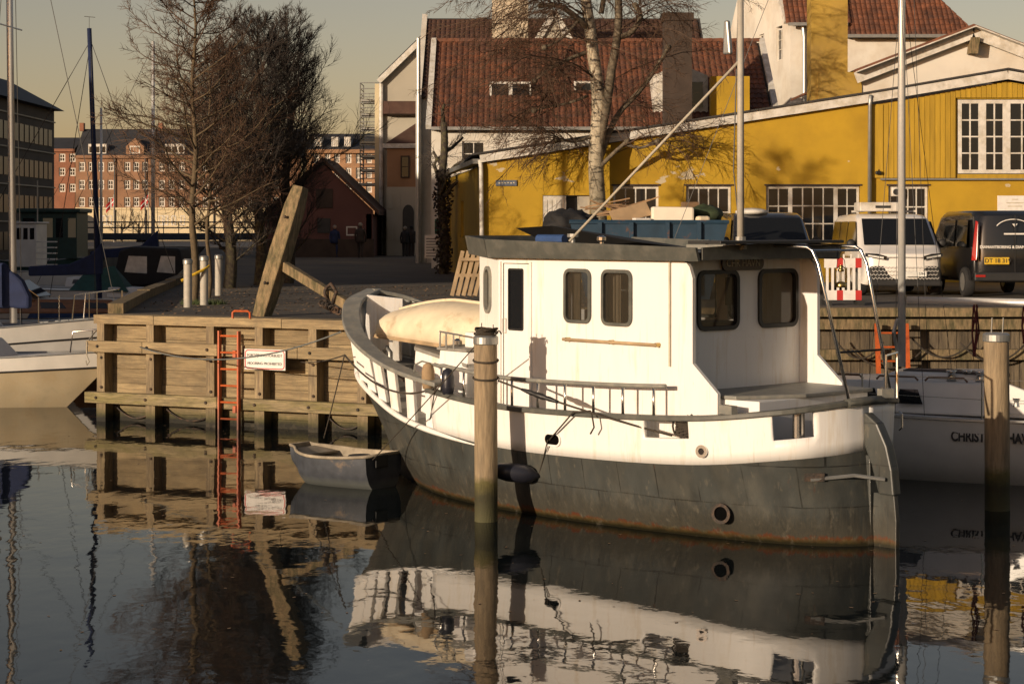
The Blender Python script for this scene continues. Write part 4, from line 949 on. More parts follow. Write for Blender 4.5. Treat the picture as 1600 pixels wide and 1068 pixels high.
top = mast(sb, 4.96, 1.5, 10.5, .058, 'alu', n=14, sr=.005, stays=[((4.96, 0, 11.8), (9.3, 0, 1.2)), ((4.96, .0, 11.5), (.1, .6, 1.0)), ((4.96, 0, 7.2), (5.2, 1.35, .95)), ((4.96, 0, 7.2), (4.4, 1.38, .93)), ((4.96, 0, 11.6), (4.8, 1.4, .94)), ((4.96, 0, 11.6), (4.8, -1.4, .94)), ((4.96, 0, 7.2), (4.4, -1.38, .93)), ((4.96, 0, 11.5), (.1, -.6, 1.0))])
MB().tube([(4.88, 0, 2.46), (.8, 0, 2.44)], .062, 12).build('boom', 'alu', sb, smooth=True)
for x, ln, m_ in ((3.9, .75, 'rope_red'), (3.2, .55, 'rope_red'), (2.75, .6, 'rope_dark')):
    mb = MB()
    for k in range(5): mb.tube([(x + .03 * math.cos(k), .05 * math.sin(k * 2), 2.42), (x + .05 * math.cos(k * 2.2), .07 * math.sin(k), 2.42 - ln * .55), (x + .01 * k, .03 * math.cos(k), 2.42 - ln)], .013, 5)
    mb.build('halyard_bundle', m_, sb)
MB().tube([(5.0, .12, 2.2), (5.05, .16, 2.0), (5.0, .1, 1.7)], .03, 6).build('mast_winch', 'galv', sb)
for k in range(5): q = onA(sld, .4 + 1.5 * k) if False else sld[min(len(sld) - 1, 1 + k * 5)]; MB().tube([q + Vector((0, -.05, 0)), q + Vector((0, -.05, .58))], .012, 6).build('stanchion', 'steel', sb)
for zz_ in (.3, .57): MB().tube([sld[min(len(sld) - 1, 1 + k * 5)] + Vector((0, -.05, zz_)) for k in range(6)], .005, 4).build('lifeline', 'steel', sb)
MB().tube([(.2, .95, .95), (.15, .95, 1.55), (.05, .5, 1.6), (.05, -.5, 1.6), (.15, -.95, 1.55), (.2, -.95, .95)], .015, 6).build('pushpit', 'steel', sb)
MB().tube([(2.9, .95, 1.05), (2.85, .9, 1.5), (2.85, .5, 1.56), (2.85, -.5, 1.56), (2.85, -.9, 1.5), (2.9, -.95, 1.05)], .016, 6).build('sprayhood_hoop', 'steel', sb)
p = Vector((3.1, 1.375, .67)); text_obj('lettering', 'CHRISTIANSHAVN', 'ink', sb, (4.03, 1.42, .66), (-1, -.004, 0), .185, updir=(0, -.14, 1), bold=.006, xs=.74, thick=.03, align='LEFT')
# lit bow of the sailboat at the quay corner
nb_, nld = yacht('sailboat', 'sailboat with buff hull and white sheer strake, bow at the quay corner', (-15.0, 39.75, 0), math.atan2(-.30, .95), 7.8, 2.6, .98, 'buff_hull', top='gelcoat', bowrise=.14, wl1=.84)
L_ = 7.8
MB().tube([(L_ - .95, .4, 1.06), (L_ - .9, .38, 1.5), (L_ - .1, .1, 1.58), (L_ + .04, 0, 1.58), (L_ - .1, -.1, 1.58), (L_ - .9, -.38, 1.5), (L_ - .95, -.4, 1.06)], .016, 6).build('pulpit', 'steel', nb_, smooth=True)
for y0 in (.1, -.1): MB().tube([(L_ - .1, y0, 1.58), (L_ - .22, y0, 1.12)], .014, 6).build('pulpit', 'steel', nb_)
coach(nb_, 1.8, 5.2, .85, .5, .95, .4, 'gelcoat')
bw = ROOTM[nb_.name] @ Vector((L_ - .12, 0, 1.14))
rope('pale bow line from the buff sailboat to the quay rail end', sag(bw, Q(-.08, 1.38, of + .12), .16), .014, 'rope_pale')
mb = MB(); mb.tube(sag(ROOTM[nb_.name] @ Vector((L_ - .1, .0, 1.55)), Q(-.1, 1.45, of + .1), -.18), .012, 5); mb.tube([Q(-.1, 1.45, of + .13), Q(-.11, 1.2, of + .13), Q(-.05, 1.08, of + .13), Q(-.1, 1.02, of + .13), Q(-.13, 1.1, of + .13)], .012, 5)
tag(mb.build('rope', 'rope_pale'), 'knotted pale rope hanging on the timber rail end at the quay corner', 'rope', 'mooring ropes')
# yacht behind it with blue sail cover
yb, yld = yacht('sailboat', 'white yacht with furled blue sail cover behind the buff sailboat', (-18.8, 43.6, 0), math.atan2(-.10, .99), 10.2, 3.1, 1.28, 'shade_white', top='gelcoat', bowrise=.25)
coach(yb, 2.8, 7.3, 1.1, .6, 1.3, .42, 'shade_white', wins=3)
top = mast(yb, 7.72, 1.4, 12, .085, 'alu', lean=(-.15, 0), sr=.009, stays=[((7.7, 0, 12.6), (10.1, 0, 1.6)), ((7.7, 0, 12), (7.4, 1.4, 1.3)), ((7.7, 0, 12), (7.4, -1.4, 1.3))])
MB().tube([(7.45, -.3, 1.4), (7.32, -.3, 13.2)], .07, 8).build('spare_mast', 'post_white', yb, smooth=True)
mb = MB(); mb.prism([(7.95, -.12, 2.35), (8.12, -.12, 2.0), (8.12, -.12, 1.72), (4.6, -.12, 1.8), (4.6, -.12, 2.2), (7.5, -.12, 2.75)], (0, .24, 0)); mb.build('sail_cover', 'navy_canvas', yb, bevel=.06)
for k in range(7): q = yld[min(len(yld) - 1, 12 + k * 3)]; MB().tube([q + Vector((0, -.05, 0)), q + Vector((0, -.05, .6))], .013, 5).build('stanchion', 'steel', yb); MB().tube([mir(q) + Vector((0, .05, 0)), mir(q) + Vector((0, .05, .6))], .013, 5).build('stanchion', 'steel', yb)
q = yld[20]; MB().lathe([(.02, -.5), (.1, -.42), (.12, -.2), (.1, 0), (.02, .06)], 12, (q.x, -q.y - .14, q.z - .12)).build('fender', 'fender', yb, smooth=True)
MB().tube([(9.2, .4, 1.5), (9.25, .38, 2.05), (10.1, .1, 2.15), (10.1, -.1, 2.15), (9.25, -.38, 2.05), (9.2, -.4, 1.5)], .016, 6).build('pulpit', 'steel', yb)
# brown cabin boat
cb_, _l = yacht('motor_boat', 'varnished brown cabin boat with raked windscreen in the basin', (-14.6, 50.6, 0), math.atan2(-.06, 1), 5.4, 2.1, 1.15, 'varnish', bowrise=.2, cat='motor boat')
coach(cb_, 1.0, 4.7, .9, .5, 1.3, .38, 'varnish', wins=3, slope=.5)
coach(cb_, .6, 2.3, .82, .7, 1.62, .55, 'varnish', 'wheelhouse', slope=.6, wins=2)
MB().add([(2.32, .55, 1.72), (2.32, -.55, 1.72), (1.74, -.5, 2.12), (1.74, .5, 2.12)], [(0, 1, 2, 3)]).build('windscreen', 'window_glass', cb_, solid=.02)
# sailboat with navy mast
ym, _l = yacht('sailboat', 'sailboat with navy mast and long navy boom cover in the basin', (-17.6, 58.4, 0), math.atan2(-.05, 1), 7.8, 2.5, 1.05, 'shade_white', top='blue_paint', bowrise=.2)
coach(ym, 1.6, 5.6, .9, .5, 1.0, .4, 'shade_white', wins=3)
mast(ym, 5.12, 1.2, 8.35, .085, 'navy_canvas', lean=(-.32, 0), sr=.012, spread=False, stays=[((4.8, 0, 9.3), (7.7, 0, 1.3)), ((4.85, 0, 9.2), (3.2, 1.1, 1.0)), ((4.85, 0, 9.2), (.1, 0, 1.05)), ((4.85, 0, 9.2), (5.3, -1.15, 1.05))])
mb = MB(); mb.prism([(5.22, -.1, 3.1), (5.2, -.1, 2.1), (2.95, -.1, 2.05), (2.95, -.1, 2.35), (4.2, -.1, 2.42), (4.85, -.1, 2.7)], (0, .22, 0)); mb.build('boom_cover', 'navy_canvas', ym, bevel=.05)
# blue motor boat under green canvas
eb, _l = yacht('motor_boat', 'white motor boat with wide blue side and green canvas cover', (-16.0, 64.3, 0), math.atan2(-.04, 1), 4.5, 2.0, 1.15, 'blue_paint', bowrise=.35, cat='motor boat')
MB().add([(1.4, .85, 1.45), (3.3, .6, 1.4), (3.3, -.6, 1.4), (1.4, -.85, 1.45), (1.7, 0, 2.0), (2.7, 0, 2.25)], [(0, 1, 5, 4), (1, 2, 5), (2, 3, 4, 5), (3, 0, 4), (3, 2, 1, 0)]).build('canvas_cover', 'green_canvas', eb, fix=True)
coach(eb, 2.6, 4.2, .7, .35, 1.2, .35, 'shade_white', 'foredeck_cabin', slope=.4)
# black canopy cruiser
fb_, _l = yacht('motor_boat', 'cabin cruiser under a black canopy with two clear windows', (-17.2, 69.0, 0), math.atan2(-.03, 1), 6.6, 2.5, 1.4, 'shade_white', bowrise=.3, cat='motor boat')
mb = MB(); mb.prism([(3.1, -1.1, 1.45), (3.35, -1.1, 2.7), (3.8, -1.1, 2.85), (5.5, -1.1, 2.78), (5.75, -1.1, 1.45)], (0, 2.2, 0)); cn = mb.build('canopy', 'black_canvas', fb_, bevel=.08)
for x0, x1 in ((3.55, 4.35), (4.7, 5.35)): MB().add([(x0, -1.112, 1.95), (x1, -1.112, 1.9), (x1, -1.112, 2.5), (x0 + .15, -1.112, 2.52)], [(0, 1, 2, 3)]).build('canopy_window', 'lamp_clear', cn, solid=.006)
coach(fb_, 4.9, 6.2, .8, .4, 1.45, .35, 'shade_white', 'foredeck_cabin')
# boat with grey mast farther back
ys, _l = yacht('sailboat', 'sailboat with thin grey mast and navy sail bag, by the bridge', (-20.5, 82.5, 0), math.atan2(-.02, 1), 7.5, 2.4, 1.05, 'shade_white', bowrise=.2)
mast(ys, 5.1, 1.2, 10.3, .085, 'alu', sr=.012, stays=[((5.1, 0, 11.3), (7.4, 0, 1.2)), ((5.1, 0, 11.3), (.1, 0, 1.1)), ((5.1, 0, 8), (5.2, 1.1, 1.1))])
coach(ys, 1.5, 5.6, .9, .5, 1.0, .4, 'shade_white', wins=3)
MB().prism([(5.3, -.12, 3.4), (5.35, -.12, 2.3), (2.4, -.12, 2.2), (2.4, -.12, 2.5), (4.6, -.12, 2.75)], (0, .24, 0)).build('sail_bag', 'navy_canvas', ys, bevel=.05)
# more craft in the shaded basin
db, _l = yacht('day_boat', 'small white day boat under a pale tarpaulin near the brown cabin boat', (-18.2, 54.6, 0), math.atan2(-.03, 1), 4.6, 1.9, 1.0, 'shade_white', bowrise=.25, cat='boat')
MB().add([(.6, .8, 1.2), (3.9, .45, 1.25), (3.9, -.45, 1.25), (.6, -.8, 1.2), (1.0, 0, 1.75), (3.3, 0, 1.7)], [(0, 1, 5, 4), (1, 2, 5), (2, 3, 4, 5), (3, 0, 4), (3, 2, 1, 0)]).build('tarpaulin', 'sign_white', db, fix=True)
d2, _l = yacht('motor_boat', 'white cuddy boat with raked screen beside the kerb timber', (-15.2, 74.5, 0), math.atan2(-.05, 1), 4.2, 1.9, 1.25, 'shade_white', bowrise=.3, cat='motor boat')
coach(d2, 1.4, 3.4, .75, .4, 1.3, .5, 'shade_white', wins=2)
d3, _l = yacht('sailboat', 'low sailboat with bare mast farthest back in the basin', (-24.5, 93, 0), 0, 7.2, 2.3, 1.0, 'shade_white', top='blue_paint', bowrise=.2)
mast(d3, 4.6, 1.1, 8.2, .07, 'alu', sr=.012, stays=[((4.6, 0, 9.2), (7.1, 0, 1.2)), ((4.6, 0, 9.2), (.1, 0, 1.1))]); coach(d3, 1.5, 5.0, .8, .5, 1.0, .4, 'shade_white', wins=2)
# white work boat
wb, _l = yacht('work_boat', 'white work boat with a small square wheelhouse', (-23.8, 85, 0), math.atan2(-.12, 1), 5.6, 2.4, 1.7, 'shade_white', bowrise=.35, trans=.8, cat='work boat')
wh = MB().box((2.6, 0, 2.75), (1.0, 1.3, 1.9)).build('wheelhouse', 'shade_white', wb, bevel=.04)
for i in (-1, 0, 1): MB().box((2.6 + i * .3, -.655, 3.25), (.2, .012, .5)).build('window', 'window_glass', wh)
MB().box((2.6, 0, 3.73), (1.15, 1.45, .07)).build('wheelhouse_roof', 'shade_white', wb, bevel=.02)
MB().tube([(2.9, 0, 3.7), (2.9, 0, 5.6)], .03, 6).build('mast', 'post_white', wb)
for i in range(5): MB().box((3.7, -1.0, 1.9 + i * .25), (.85, .3, .05)).build('step', 'shade_white', wb)
# houseboat with green roof
hb, _l = yacht('house_boat', 'dark houseboat with flat green roof by the brown building', (-26.6, 101, 0), 0, 5.2, 3.2, 1.9, 'boat_green', bowrise=.1, trans=.9, cat='houseboat')
MB().box((2.55, 0, 3.1), (2.9, 2.6, 2.4)).build('cabin', 'boat_green', hb)
MB().box((2.55, 0, 4.4), (3.3, 3.0, .22)).build('cabin_roof', 'boat_green', hb, bevel=.05)
for x0, w_, m_ in ((1.5, .6, 'window_glass'), (2.5, .5, 'cream_wall'), (3.1, .35, 'window_glass'), (3.75, .4, 'cream_wall')): MB().box((x0, -1.31, 3.5), (w_, .02, 1.0)).build('window', m_, hb)
# ---------------------------------------------------------------- footbridge at the end of the basin
br = thing('footbridge', 'low dark footbridge with blue railing at the end of the basin', 'bridge', (-24, 140, 0))
MB().box((-25.2, 140, 2.85), (18, 2.4, .5)).build('deck', 'bridge_blue', br, world=True)
MB().box((-25.2, 138.74, 2.3), (18, .1, .3)).build('beam', 'shade_white', br, world=True)
for z in (3.5, 3.9): MB().tube([(-34.2, 138.85, z), (-16.2, 138.85, z)], .05, 6).build('rail', 'bridge_blue', br, world=True)
for i in range(17): MB().tube([(-34 + i * 1.1, 138.85, 3.05), (-34 + i * 1.1, 138.85, 3.95)], .035, 5).build('rail_post', 'bridge_blue', br, world=True)
for x in (-33, -27, -21): MB().box((x, 140, 1.2), (.5, 1.6, 2.9)).build('pier', 'quay_stone', br, world=True)
# ---------------------------------------------------------------- old anchor, bollards and goods on the quay
an = thing('old_anchor', 'large old anchor with leaning timber stock standing on the quay', 'anchor', W(415, 492, 34.6))
st0, st1 = W(408, 497, 34.6), W(470, 292, 34.9)
dv = (st1 - st0).normalized(); sv = Vector((.9, -.43, 0)); sv = (sv - dv * sv.dot(dv)).normalized(); tv = dv.cross(sv)
mb = MB(); rows = []
for t, w_ in ((0, .25), (.15, .29), (.5, .32), (.85, .29), (1, .22)):
    c = st0.lerp(st1, t); rows.append([c + sv * i * w_ / 2 + tv * j * w_ / 2 for i, j in ((-1, -1), (1, -1), (1, 1), (-1, 1), (-1, -1))])
mb.grid(rows); mb.add(rows[-1][:4], [(0, 1, 2, 3)]); mb.add(rows[0][:4], [(3, 2, 1, 0)]); mb.build('stock', 'old_timber', an, world=True, fix=True, bevel=.02)
s2, s3 = W(440, 413, 34.7), W(556, 484, 33.6)
MB().beam(s2, s3, .15, .17).build('shank', 'old_timber', an, world=True, bevel=.015)
rg = W(516, 457, 33.9)
MB().tube([rg + Vector((.09 * math.cos(t), .05 * math.cos(t), .13 * math.sin(t))) for t in [2 * math.pi * i / 16 for i in range(16)]], .03, 6, closed=True).build('ring', 'iron', an, world=True, smooth=True)
MB().tube([rg + Vector((-.05, 0, .1)), rg + Vector((.02, -.1, .16)), rg + Vector((.12, -.12, .02)), rg + Vector((.04, -.1, -.2))], .035, 6).build('shackle', 'iron', an, world=True, smooth=True)
for k in range(6): MB().tube([rg + Vector((-.12 + .06 * math.cos(t) + k * .055, -.12 + .05 * math.sin(t + k), -.18 - k * .03 + .05 * math.sin(t))) for t in [2 * math.pi * i / 10 for i in range(10)]], .02, 5, closed=True).build('chain_link', 'iron', an, world=True)
for i, (t, d) in enumerate(((.25, 1), (.75, 1))):
    c = st0.lerp(st1, t); MB().lathe([(.03, 0), (.03, .02), (.015, .035)], 8, c - tv * .2, Matrix((sv, dv, -tv)).transposed()).build('bolt', 'iron', an, world=True)
for i, (x, y0, Y, lb) in enumerate(((293.5, 405, 38.4, 'white bollard nearest the quay edge'), (319, 400, 39.6, 'white bollard in the middle of the row beside the young tree'), (341.5, 398, 45.0, 'white bollard farthest back in the row'))):
    z1 = WZ(y0, Y); bo = thing('bollard', lb, 'bollard', (WX(x, Y), Y, G), 0, 'white bollards on the quay'); h_ = z1 - G
    MB().lathe([(.085, 0), (.085, h_ - .06), (.075, h_ - .02)], 14).build('post', 'post_white', bo, angle=40)
    MB().lathe([(.09, h_ - .1), (.1, h_ - .09), (.1, h_ - .02), (.07, h_ + .01)], 14).build('cap', 'galv', bo, angle=40)
    if i == 1: MB().tube([(.1, 0, h_ - .2), (.0, -.1, h_ - .28), (-.15, -.2, h_ - .36), (-.42, -.3, h_ - .5)], .03, 6).build('hazard_tube', 'plate_yellow', bo)
gm = MB()
for i in range(420):
    a, r_ = rnd.uniform(0, 6.28), rnd.random() ** .5 * .7; c = Vector((WX(318, 39.9) + r_ * math.cos(a) * .7, 39.9 + r_ * math.sin(a) * .5, G)); h_ = rnd.uniform(.04, .14); d = Vector((rnd.uniform(-.06, .06), rnd.uniform(-.06, .06), h_))
    gm.add([c, c + Vector((.012, 0, 0)), c + d], [(0, 1, 2)])
o = gm.build('grass_tuft', 'grass'); kind(o, 'stuff'); o['label'] = 'grass tuft growing round the bollard and young trees'; o['category'] = 'grass'
lm_ = MB()
for i in range(2600):
    Yl = rnd.uniform(35.3, 52); xl = rnd.uniform(-7.2 - (Yl - 35) * .1, 1.5); s_ = rnd.uniform(.012, .045); a = rnd.uniform(0, 6.28)
    if Yl < 35.5 - .47 * (xl + 7.4) + .3: continue
    c = Vector((xl, Yl, G + .006 + rnd.random() * .012)); u = Vector((math.cos(a), math.sin(a), rnd.uniform(-.2, .5))) * s_; v = Vector((-math.sin(a), math.cos(a), rnd.uniform(-.2, .5))) * s_ * .6
    lm_.add([c - u, c + v, c + u, c - v], [(0, 1, 2, 3)])
o = lm_.build('leaf_litter', 'scrap_wood'); kind(o, 'stuff'); o['label'] = 'dry leaves and grit scattered over the quay paving'; o['category'] = 'litter'
# pallet leaning by the wheelhouse
pl = thing('wood_pallet', 'light wooden pallet standing on edge behind the wheelhouse', 'pallet', W(722, 462, 42), R(0))
for i in range(5):
    x = 706 + i * 9; bar('slat', 'pallet_wood', pl, W(x, 462, 42), W(x + 17, 392, 42.25), .085, .03, up=(0, 1, 0))
for y in (405, 430, 455): bar('stringer', 'pallet_wood', pl, W(704 + (462 - y) * .24, y, 42.12), W(745 + (462 - y) * .24, y, 42.12), .06, .07)
# red and white road barrier
bx_ = thing('road_barrier', 'red and white striped plastic road barrier on the quay', 'barrier', W(1318, 475, 39.6))
Yb = 39.6; zA, zB = WZ(400, Yb), WZ(470, Yb); xa, xb = WX(1288, Yb), WX(1346, Yb)
for z in (zA - .14, zB + .12):
    n_ = 6; ww = (xb - xa) / n_
    for i in range(n_): bar('stripe', 'sign_red' if i in ((2, 5) if z > 2.5 else (2, 5)) else 'sign_white', bx_, (xa + i * ww, Yb, z), (xa + (i + 1) * ww, Yb, z), .05, .2)
for i in range(7): bar('slat', 'sign_white', bx_, (xa + .06 + i * .11, Yb, zB + .2), (xa + .06 + i * .11, Yb, zA - .22), .05, .045, up=(0, 1, 0))
for x in (xa + .05, xb - .05): bar('foot', 'plastic_dark', bx_, (x, Yb - .3, G + .05), (x, Yb + .3, G + .05), .12, .1)
for i in range(5): bar('knob', 'sign_white', bx_, (xa + .1 + i * .15, Yb, zA - .05), (xa + .1 + i * .15, Yb, zA + .04), .03, .03)
# oil lantern on the stern ladder
lc = W(1314, 432, 23.0); ln_ = thing('oil_lantern', 'brass oil lantern hanging from the stern ladder', 'lantern', lc)
MB().lathe([(.06, -.13), (.065, -.12), (.065, -.08), (.035, -.06)], 12).build('tank', 'brass', ln_, smooth=True)
MB().lathe([(.03, -.06), (.052, -.02), (.052, .02), (.032, .06)], 12).build('globe', 'clear_glass', ln_, smooth=True)
MB().lathe([(.034, .06), (.04, .08), (.022, .1), (.022, .13), (.03, .14)], 12).build('chimney', 'brass', ln_, smooth=True)
for s_ in (-1, 1): MB().tube([(s_ * .055, 0, -.1), (s_ * .07, 0, 0), (s_ * .05, 0, .1), (0, 0, .13)], .008, 5).build('side_tube', 'brass', ln_)
MB().tube([(-.06, 0, .05), (-.04, 0, .2), (0, 0, .24), (.04, 0, .2), (.06, 0, .05)], .004, 4).build('bail', 'dark_metal', ln_); MB().tube([(0, 0, .24), (0, 0, .55)], .003, 4).build('hook', 'dark_metal', ln_)
# orange ladder on the quay behind the sailboat
l2 = thing('quay_ladder', 'orange ladder rails on the plank quay behind the sailboat mast', 'ladder', (WX(1398, 37.7), 37.7, 0))
for x in (1374, 1420): MB().beam(W(x, 620, 37.6), W(x - 4, 505, 37.6), .08, .1, up=(0, 1, 0)).build('rail', 'orange_paint', l2, world=True)
for i in range(5): MB().tube([W(1373, 520 + i * 22, 37.6), W(1419, 520 + i * 22, 37.6)], .02, 6).build('rung', 'orange_paint', l2, world=True)
for i, (x0, x1, y0) in enumerate(((1305, 1380, 530), (1330, 1440, 545), (1425, 1520, 528), (1500, 1600, 535))):
    o = rope(('dark slack rope on the plank quay, by the barrier', 'dark slack rope on the plank quay, below the orange ladder', 'dark slack rope on the plank quay, right of the mast', 'dark slack rope on the plank quay, behind the bare pile')[i], sag(W(x0, y0, 37.7), W(x1, y0 + 4, 37.7), .35), .02)

# ---------------------------------------------------------------- buildings
def window(par, p, e, n, w, h, cols=2, rows=2, frame='trim_white', t=.07, mt=.035, pane='window_glass', d=.05, nm='window', split=True, sill=False):
    "frame with its bars as one part, every pane a sub-part; p is the lower left corner on the wall face"
    p, e, n = Vector(p), Vector(e), Vector(n); z = Vector((0, 0, 1)); mb = MB()
    P = lambda u, v, q: p + e * u + z * v + n * q
    def strip(u0, u1, v0, v1, q0, q1): mb.add([P(u0, v0, q1), P(u1, v0, q1), P(u1, v0, q0), P(u0, v0, q0), P(u0, v1, q1), P(u1, v1, q1), P(u1, v1, q0), P(u0, v1, q0)], BOXF)
    strip(0, t, 0, h, -d, .012); strip(w - t, w, 0, h, -d, .012); strip(t, w - t, 0, t, -d, .011); strip(t, w - t, h - t, h, -d, .011)
    if sill: strip(-.05, w + .05, -.06, -.003, -.02, .06)
    cw, rh = (w - 2 * t) / cols, (h - 2 * t) / rows
    for i in range(1, cols): strip(t + cw * i - mt / 2, t + cw * i + mt / 2, t, h - t, -d + .01, .004)
    for j in range(1, rows): strip(t, w - t, t + rh * j - mt / 2, t + rh * j + mt / 2, -d + .01, .002)
    o = mb.build(nm, frame, par, world=True)
    def pn(u0, u1, v0, v1): MB().add([P(u0, v0, -d + .025), P(u1, v0, -d + .025), P(u1, v1, -d + .025), P(u0, v1, -d + .025)], [(0, 1, 2, 3)]).build('pane', pane, o, world=True)
    if split:
        for i in range(cols):
            for j in range(rows): pn(t + cw * i, t + cw * (i + 1), t + rh * j, t + rh * (j + 1))
    else: pn(t, w - t, t, h - t)
    return o
def tiles(par, p, e, s, L, SL, mt, cw=.23, rh=.36, amp=.045, nm='roof_tiles', trimfn=None):
    "pantiles as one sheet of real rolls and overlapping courses"
    p, e, s = Vector(p), Vector(e).normalized(), Vector(s).normalized(); n = e.cross(s).normalized()
    if n.z < 0: n = -n
    nc, nr = int(L / cw), int(SL / rh); mb = MB(); rows = []
    wave = [0, .75, 1, .75, .15]
    for j in range(nr + 1):
        for v, lift in ((0, .035), (1, 0)):
            if j == nr and v: break
            sv_ = min(SL, (j + v * .995) * rh); r_ = []
            a, b = trimfn(sv_ / SL) if trimfn else (0, L)
            for i in range(nc):
                for k in range(4):
                    u = (i + k / 4) * cw; u = min(max(u, a), b)
                    r_.append(p + e * u + s * sv_ + n * (amp * wave[k] + lift))
            r_.append(p + e * min(nc * cw, b) + s * sv_ + n * lift); rows.append(r_)
    mb.grid(rows); o = mb.build(nm, mt, par, world=True); o['kind'] = 'stuff'; return o
X_, Y_ = Vector((1, 0, 0)), Vector((0, 1, 0)); FRONT = Vector((0, -1, 0))
# yellow workshop
YB = 56.0; KX = YB / FOC
def yx(x): return (x - 800) * KX
def yz(y): return CAMH - (y - YH) * KX
yw = thing('yellow_workshop', 'long yellow plastered workshop with white fascia and small paned windows', 'building', (yx(755), YB, G))
X0, XM, XE = yx(755), yx(1360), yx(1700)
ops1 = [(yx(a) - X0, yx(b) - X0, yz(d), yz(c)) for a, b, c, d in ((958, 1029, 290, 372), (1072, 1143, 290, 372), (1197, 1344, 290, 380), (848, 922, 305, 392))]
wallrun((X0, YB), (XM, YB), G, 8, ops1, .3, 1, top=[(0, yz(255)), (XM - X0, yz(160))]).build('front_wall', 'yellow_plaster', yw, world=True)
ops2 = [(yx(1388) - XM, yx(1451) - XM, yz(384), yz(290))]
wallrun((XM, YB), (XE, YB), G, yz(279), ops2, .3, 1).build('front_wall', 'yellow_plaster', yw, world=True)
apx = yx(1572); topz = [(0, yz(165)), (apx - XM, yz(127)), (XE - XM, yz(150))]
wallrun((XM, YB + .02), (XE, YB + .02), yz(279), 8, [(yx(1496) - XM, yx(1622) - XM, yz(272), yz(155))], .25, 1, top=topz).build('upper_wall', 'yellow_wood', yw, world=True)
def ztop2(X): return lerp(topz[0][1], topz[1][1], (X - XM) / (apx - XM)) if X < apx else lerp(topz[1][1], topz[2][1], (X - apx) / (XE - apx))
X = yx(1380)
while X < XE - .2:
    w_ = .15; xm = X + w_ / 2; q = YB - .035 + rnd.uniform(-.006, .006)
    if yx(1494) < xm < yx(1624):
        bar('cladding_board', 'yellow_wood', yw, (xm, q, yz(153)), (xm, q, ztop2(xm) - .03), w_ - .012, .04, up=(0, 1, 0))
    else: bar('cladding_board', 'yellow_wood', yw, (xm, q, yz(278)), (xm, q, ztop2(xm) - .03), w_ - .012, .04, up=(0, 1, 0))
    X += w_
bar('cladding_sill', 'galv', yw, (yx(1375), YB - .06, yz(280)), (XE, YB - .06, yz(280)), .14, .05)
bar('corner_post', 'yellow_wood', yw, (yx(1370), YB - .03, yz(278)), (yx(1370), YB - .03, ztop2(yx(1370))), .34, .05, up=(0, 1, 0))
def board(nm, a, b, h, dy=.16, m_='trim_white'): bar(nm, m_, yw, (a[0], YB - dy, a[1]), (b[0], YB - dy, b[1]), .05, h)
board('fascia', (yx(750), yz(247)), (yx(1366), yz(152)), .27); board('fascia', (yx(1362), yz(153)), (apx, yz(118)), .25, .2); board('fascia', (apx, yz(118)), (XE, yz(140)), .25, .2)
MB().prism([(X0 - .3, YB - .25, yz(243)), (XM, YB - .25, yz(146)), (XM, YB - .25, yz(143)), (X0 - .3, YB - .25, yz(240))], (-1.2, 17.5, 0)).build('roof', 'roof_felt', yw, world=True)
MB().prism([(XM, YB - .28, yz(146)), (apx, YB - .28, yz(110)), (XE, YB - .28, yz(133)), (XE, YB - .28, yz(130)), (apx, YB - .28, yz(107)), (XM, YB - .28, yz(143))], (0, 4, 0)).build('roof', 'roof_felt', yw, world=True)
wallrun((-2.65, 73.5), (X0, YB), G, yz(258), [(3.5, 4.3, 2.2, 4.2), (9.0, 10.2, 3.2, 4.4)], .25, 1).build('side_wall', 'yellow_wood', yw, world=True)
se = (Vector((X0, YB, 0)) - Vector((-2.65, 73.5, 0))).normalized(); sn = Vector((-se.y, se.x, 0)) * -1
if sn.x > 0: sn = -sn
MB().beam(Vector((X0, YB, yz(252))) + sn * .2, Vector((-2.65, 73.5, yz(252))) + sn * .2, .2, .14).build('gutter', 'galv', yw, world=True)
MB().tube([(yx(750), YB - .1, yz(250)), (yx(752), YB - .12, yz(262)), (yx(753), YB - .12, yz(380)), (yx(753), YB - .12, G)], .065, 8).build('downpipe', 'trim_white', yw, world=True, smooth=True)
MB().tube([(yx(1358), YB - .25, yz(150)), (yx(1358), YB - .14, yz(165)), (yx(1357), YB - .14, G)], .06, 8).build('downpipe', 'galv', yw, world=True, smooth=True)
def ywin(a, b, c, d, cols, rows, **k): return window(yw, (yx(a), YB + .1, yz(d)), X_, FRONT, yx(b) - yx(a), yz(c) - yz(d), cols, rows, **k)
ywin(958, 1029, 291, 372, 4, 2); ywin(1073, 1142, 291, 372, 4, 2); ywin(1198, 1236, 291, 380, 2, 3); ywin(1236, 1306, 291, 380, 4, 3, t=.05); ywin(1306, 1343, 291, 380, 2, 3); ywin(1389, 1450, 291, 384, 4, 3)
for a, b in ((1497, 1535), (1535, 1573), (1573, 1621)): window(yw, (yx(a), YB + .02, yz(271)), X_, FRONT, yx(b) - yx(a), yz(156) - yz(271), 2, 4, t=.11, mt=.04)
for a, b in ((958, 1029), (1072, 1143), (1197, 1344), (1388, 1451)): bar('lintel', 'brick_dark', yw, (yx(a) - .05, YB - .012, yz(289)), (yx(b) + .05, YB - .012, yz(289)), .03, .05)
sh = thing_part = MB().box((yx(866), YB + .05, (yz(306) + yz(392)) / 2), (yx(886) - yx(849), .06, yz(306) - yz(392))).build('shutter', 'trim_white', yw, world=True)
for i in range(5): MB().box((yx(852 + i * 7.4), YB + .012, (yz(310) + yz(390)) / 2), (.11, .025, yz(312) - yz(388))).build('board', 'trim_white', sh, world=True)
MB().box((yx(912), YB + .14, (yz(306) + yz(392)) / 2), (yx(922) - yx(903), .04, yz(306) - yz(392))).build('shutter', 'post_white', yw, world=True)
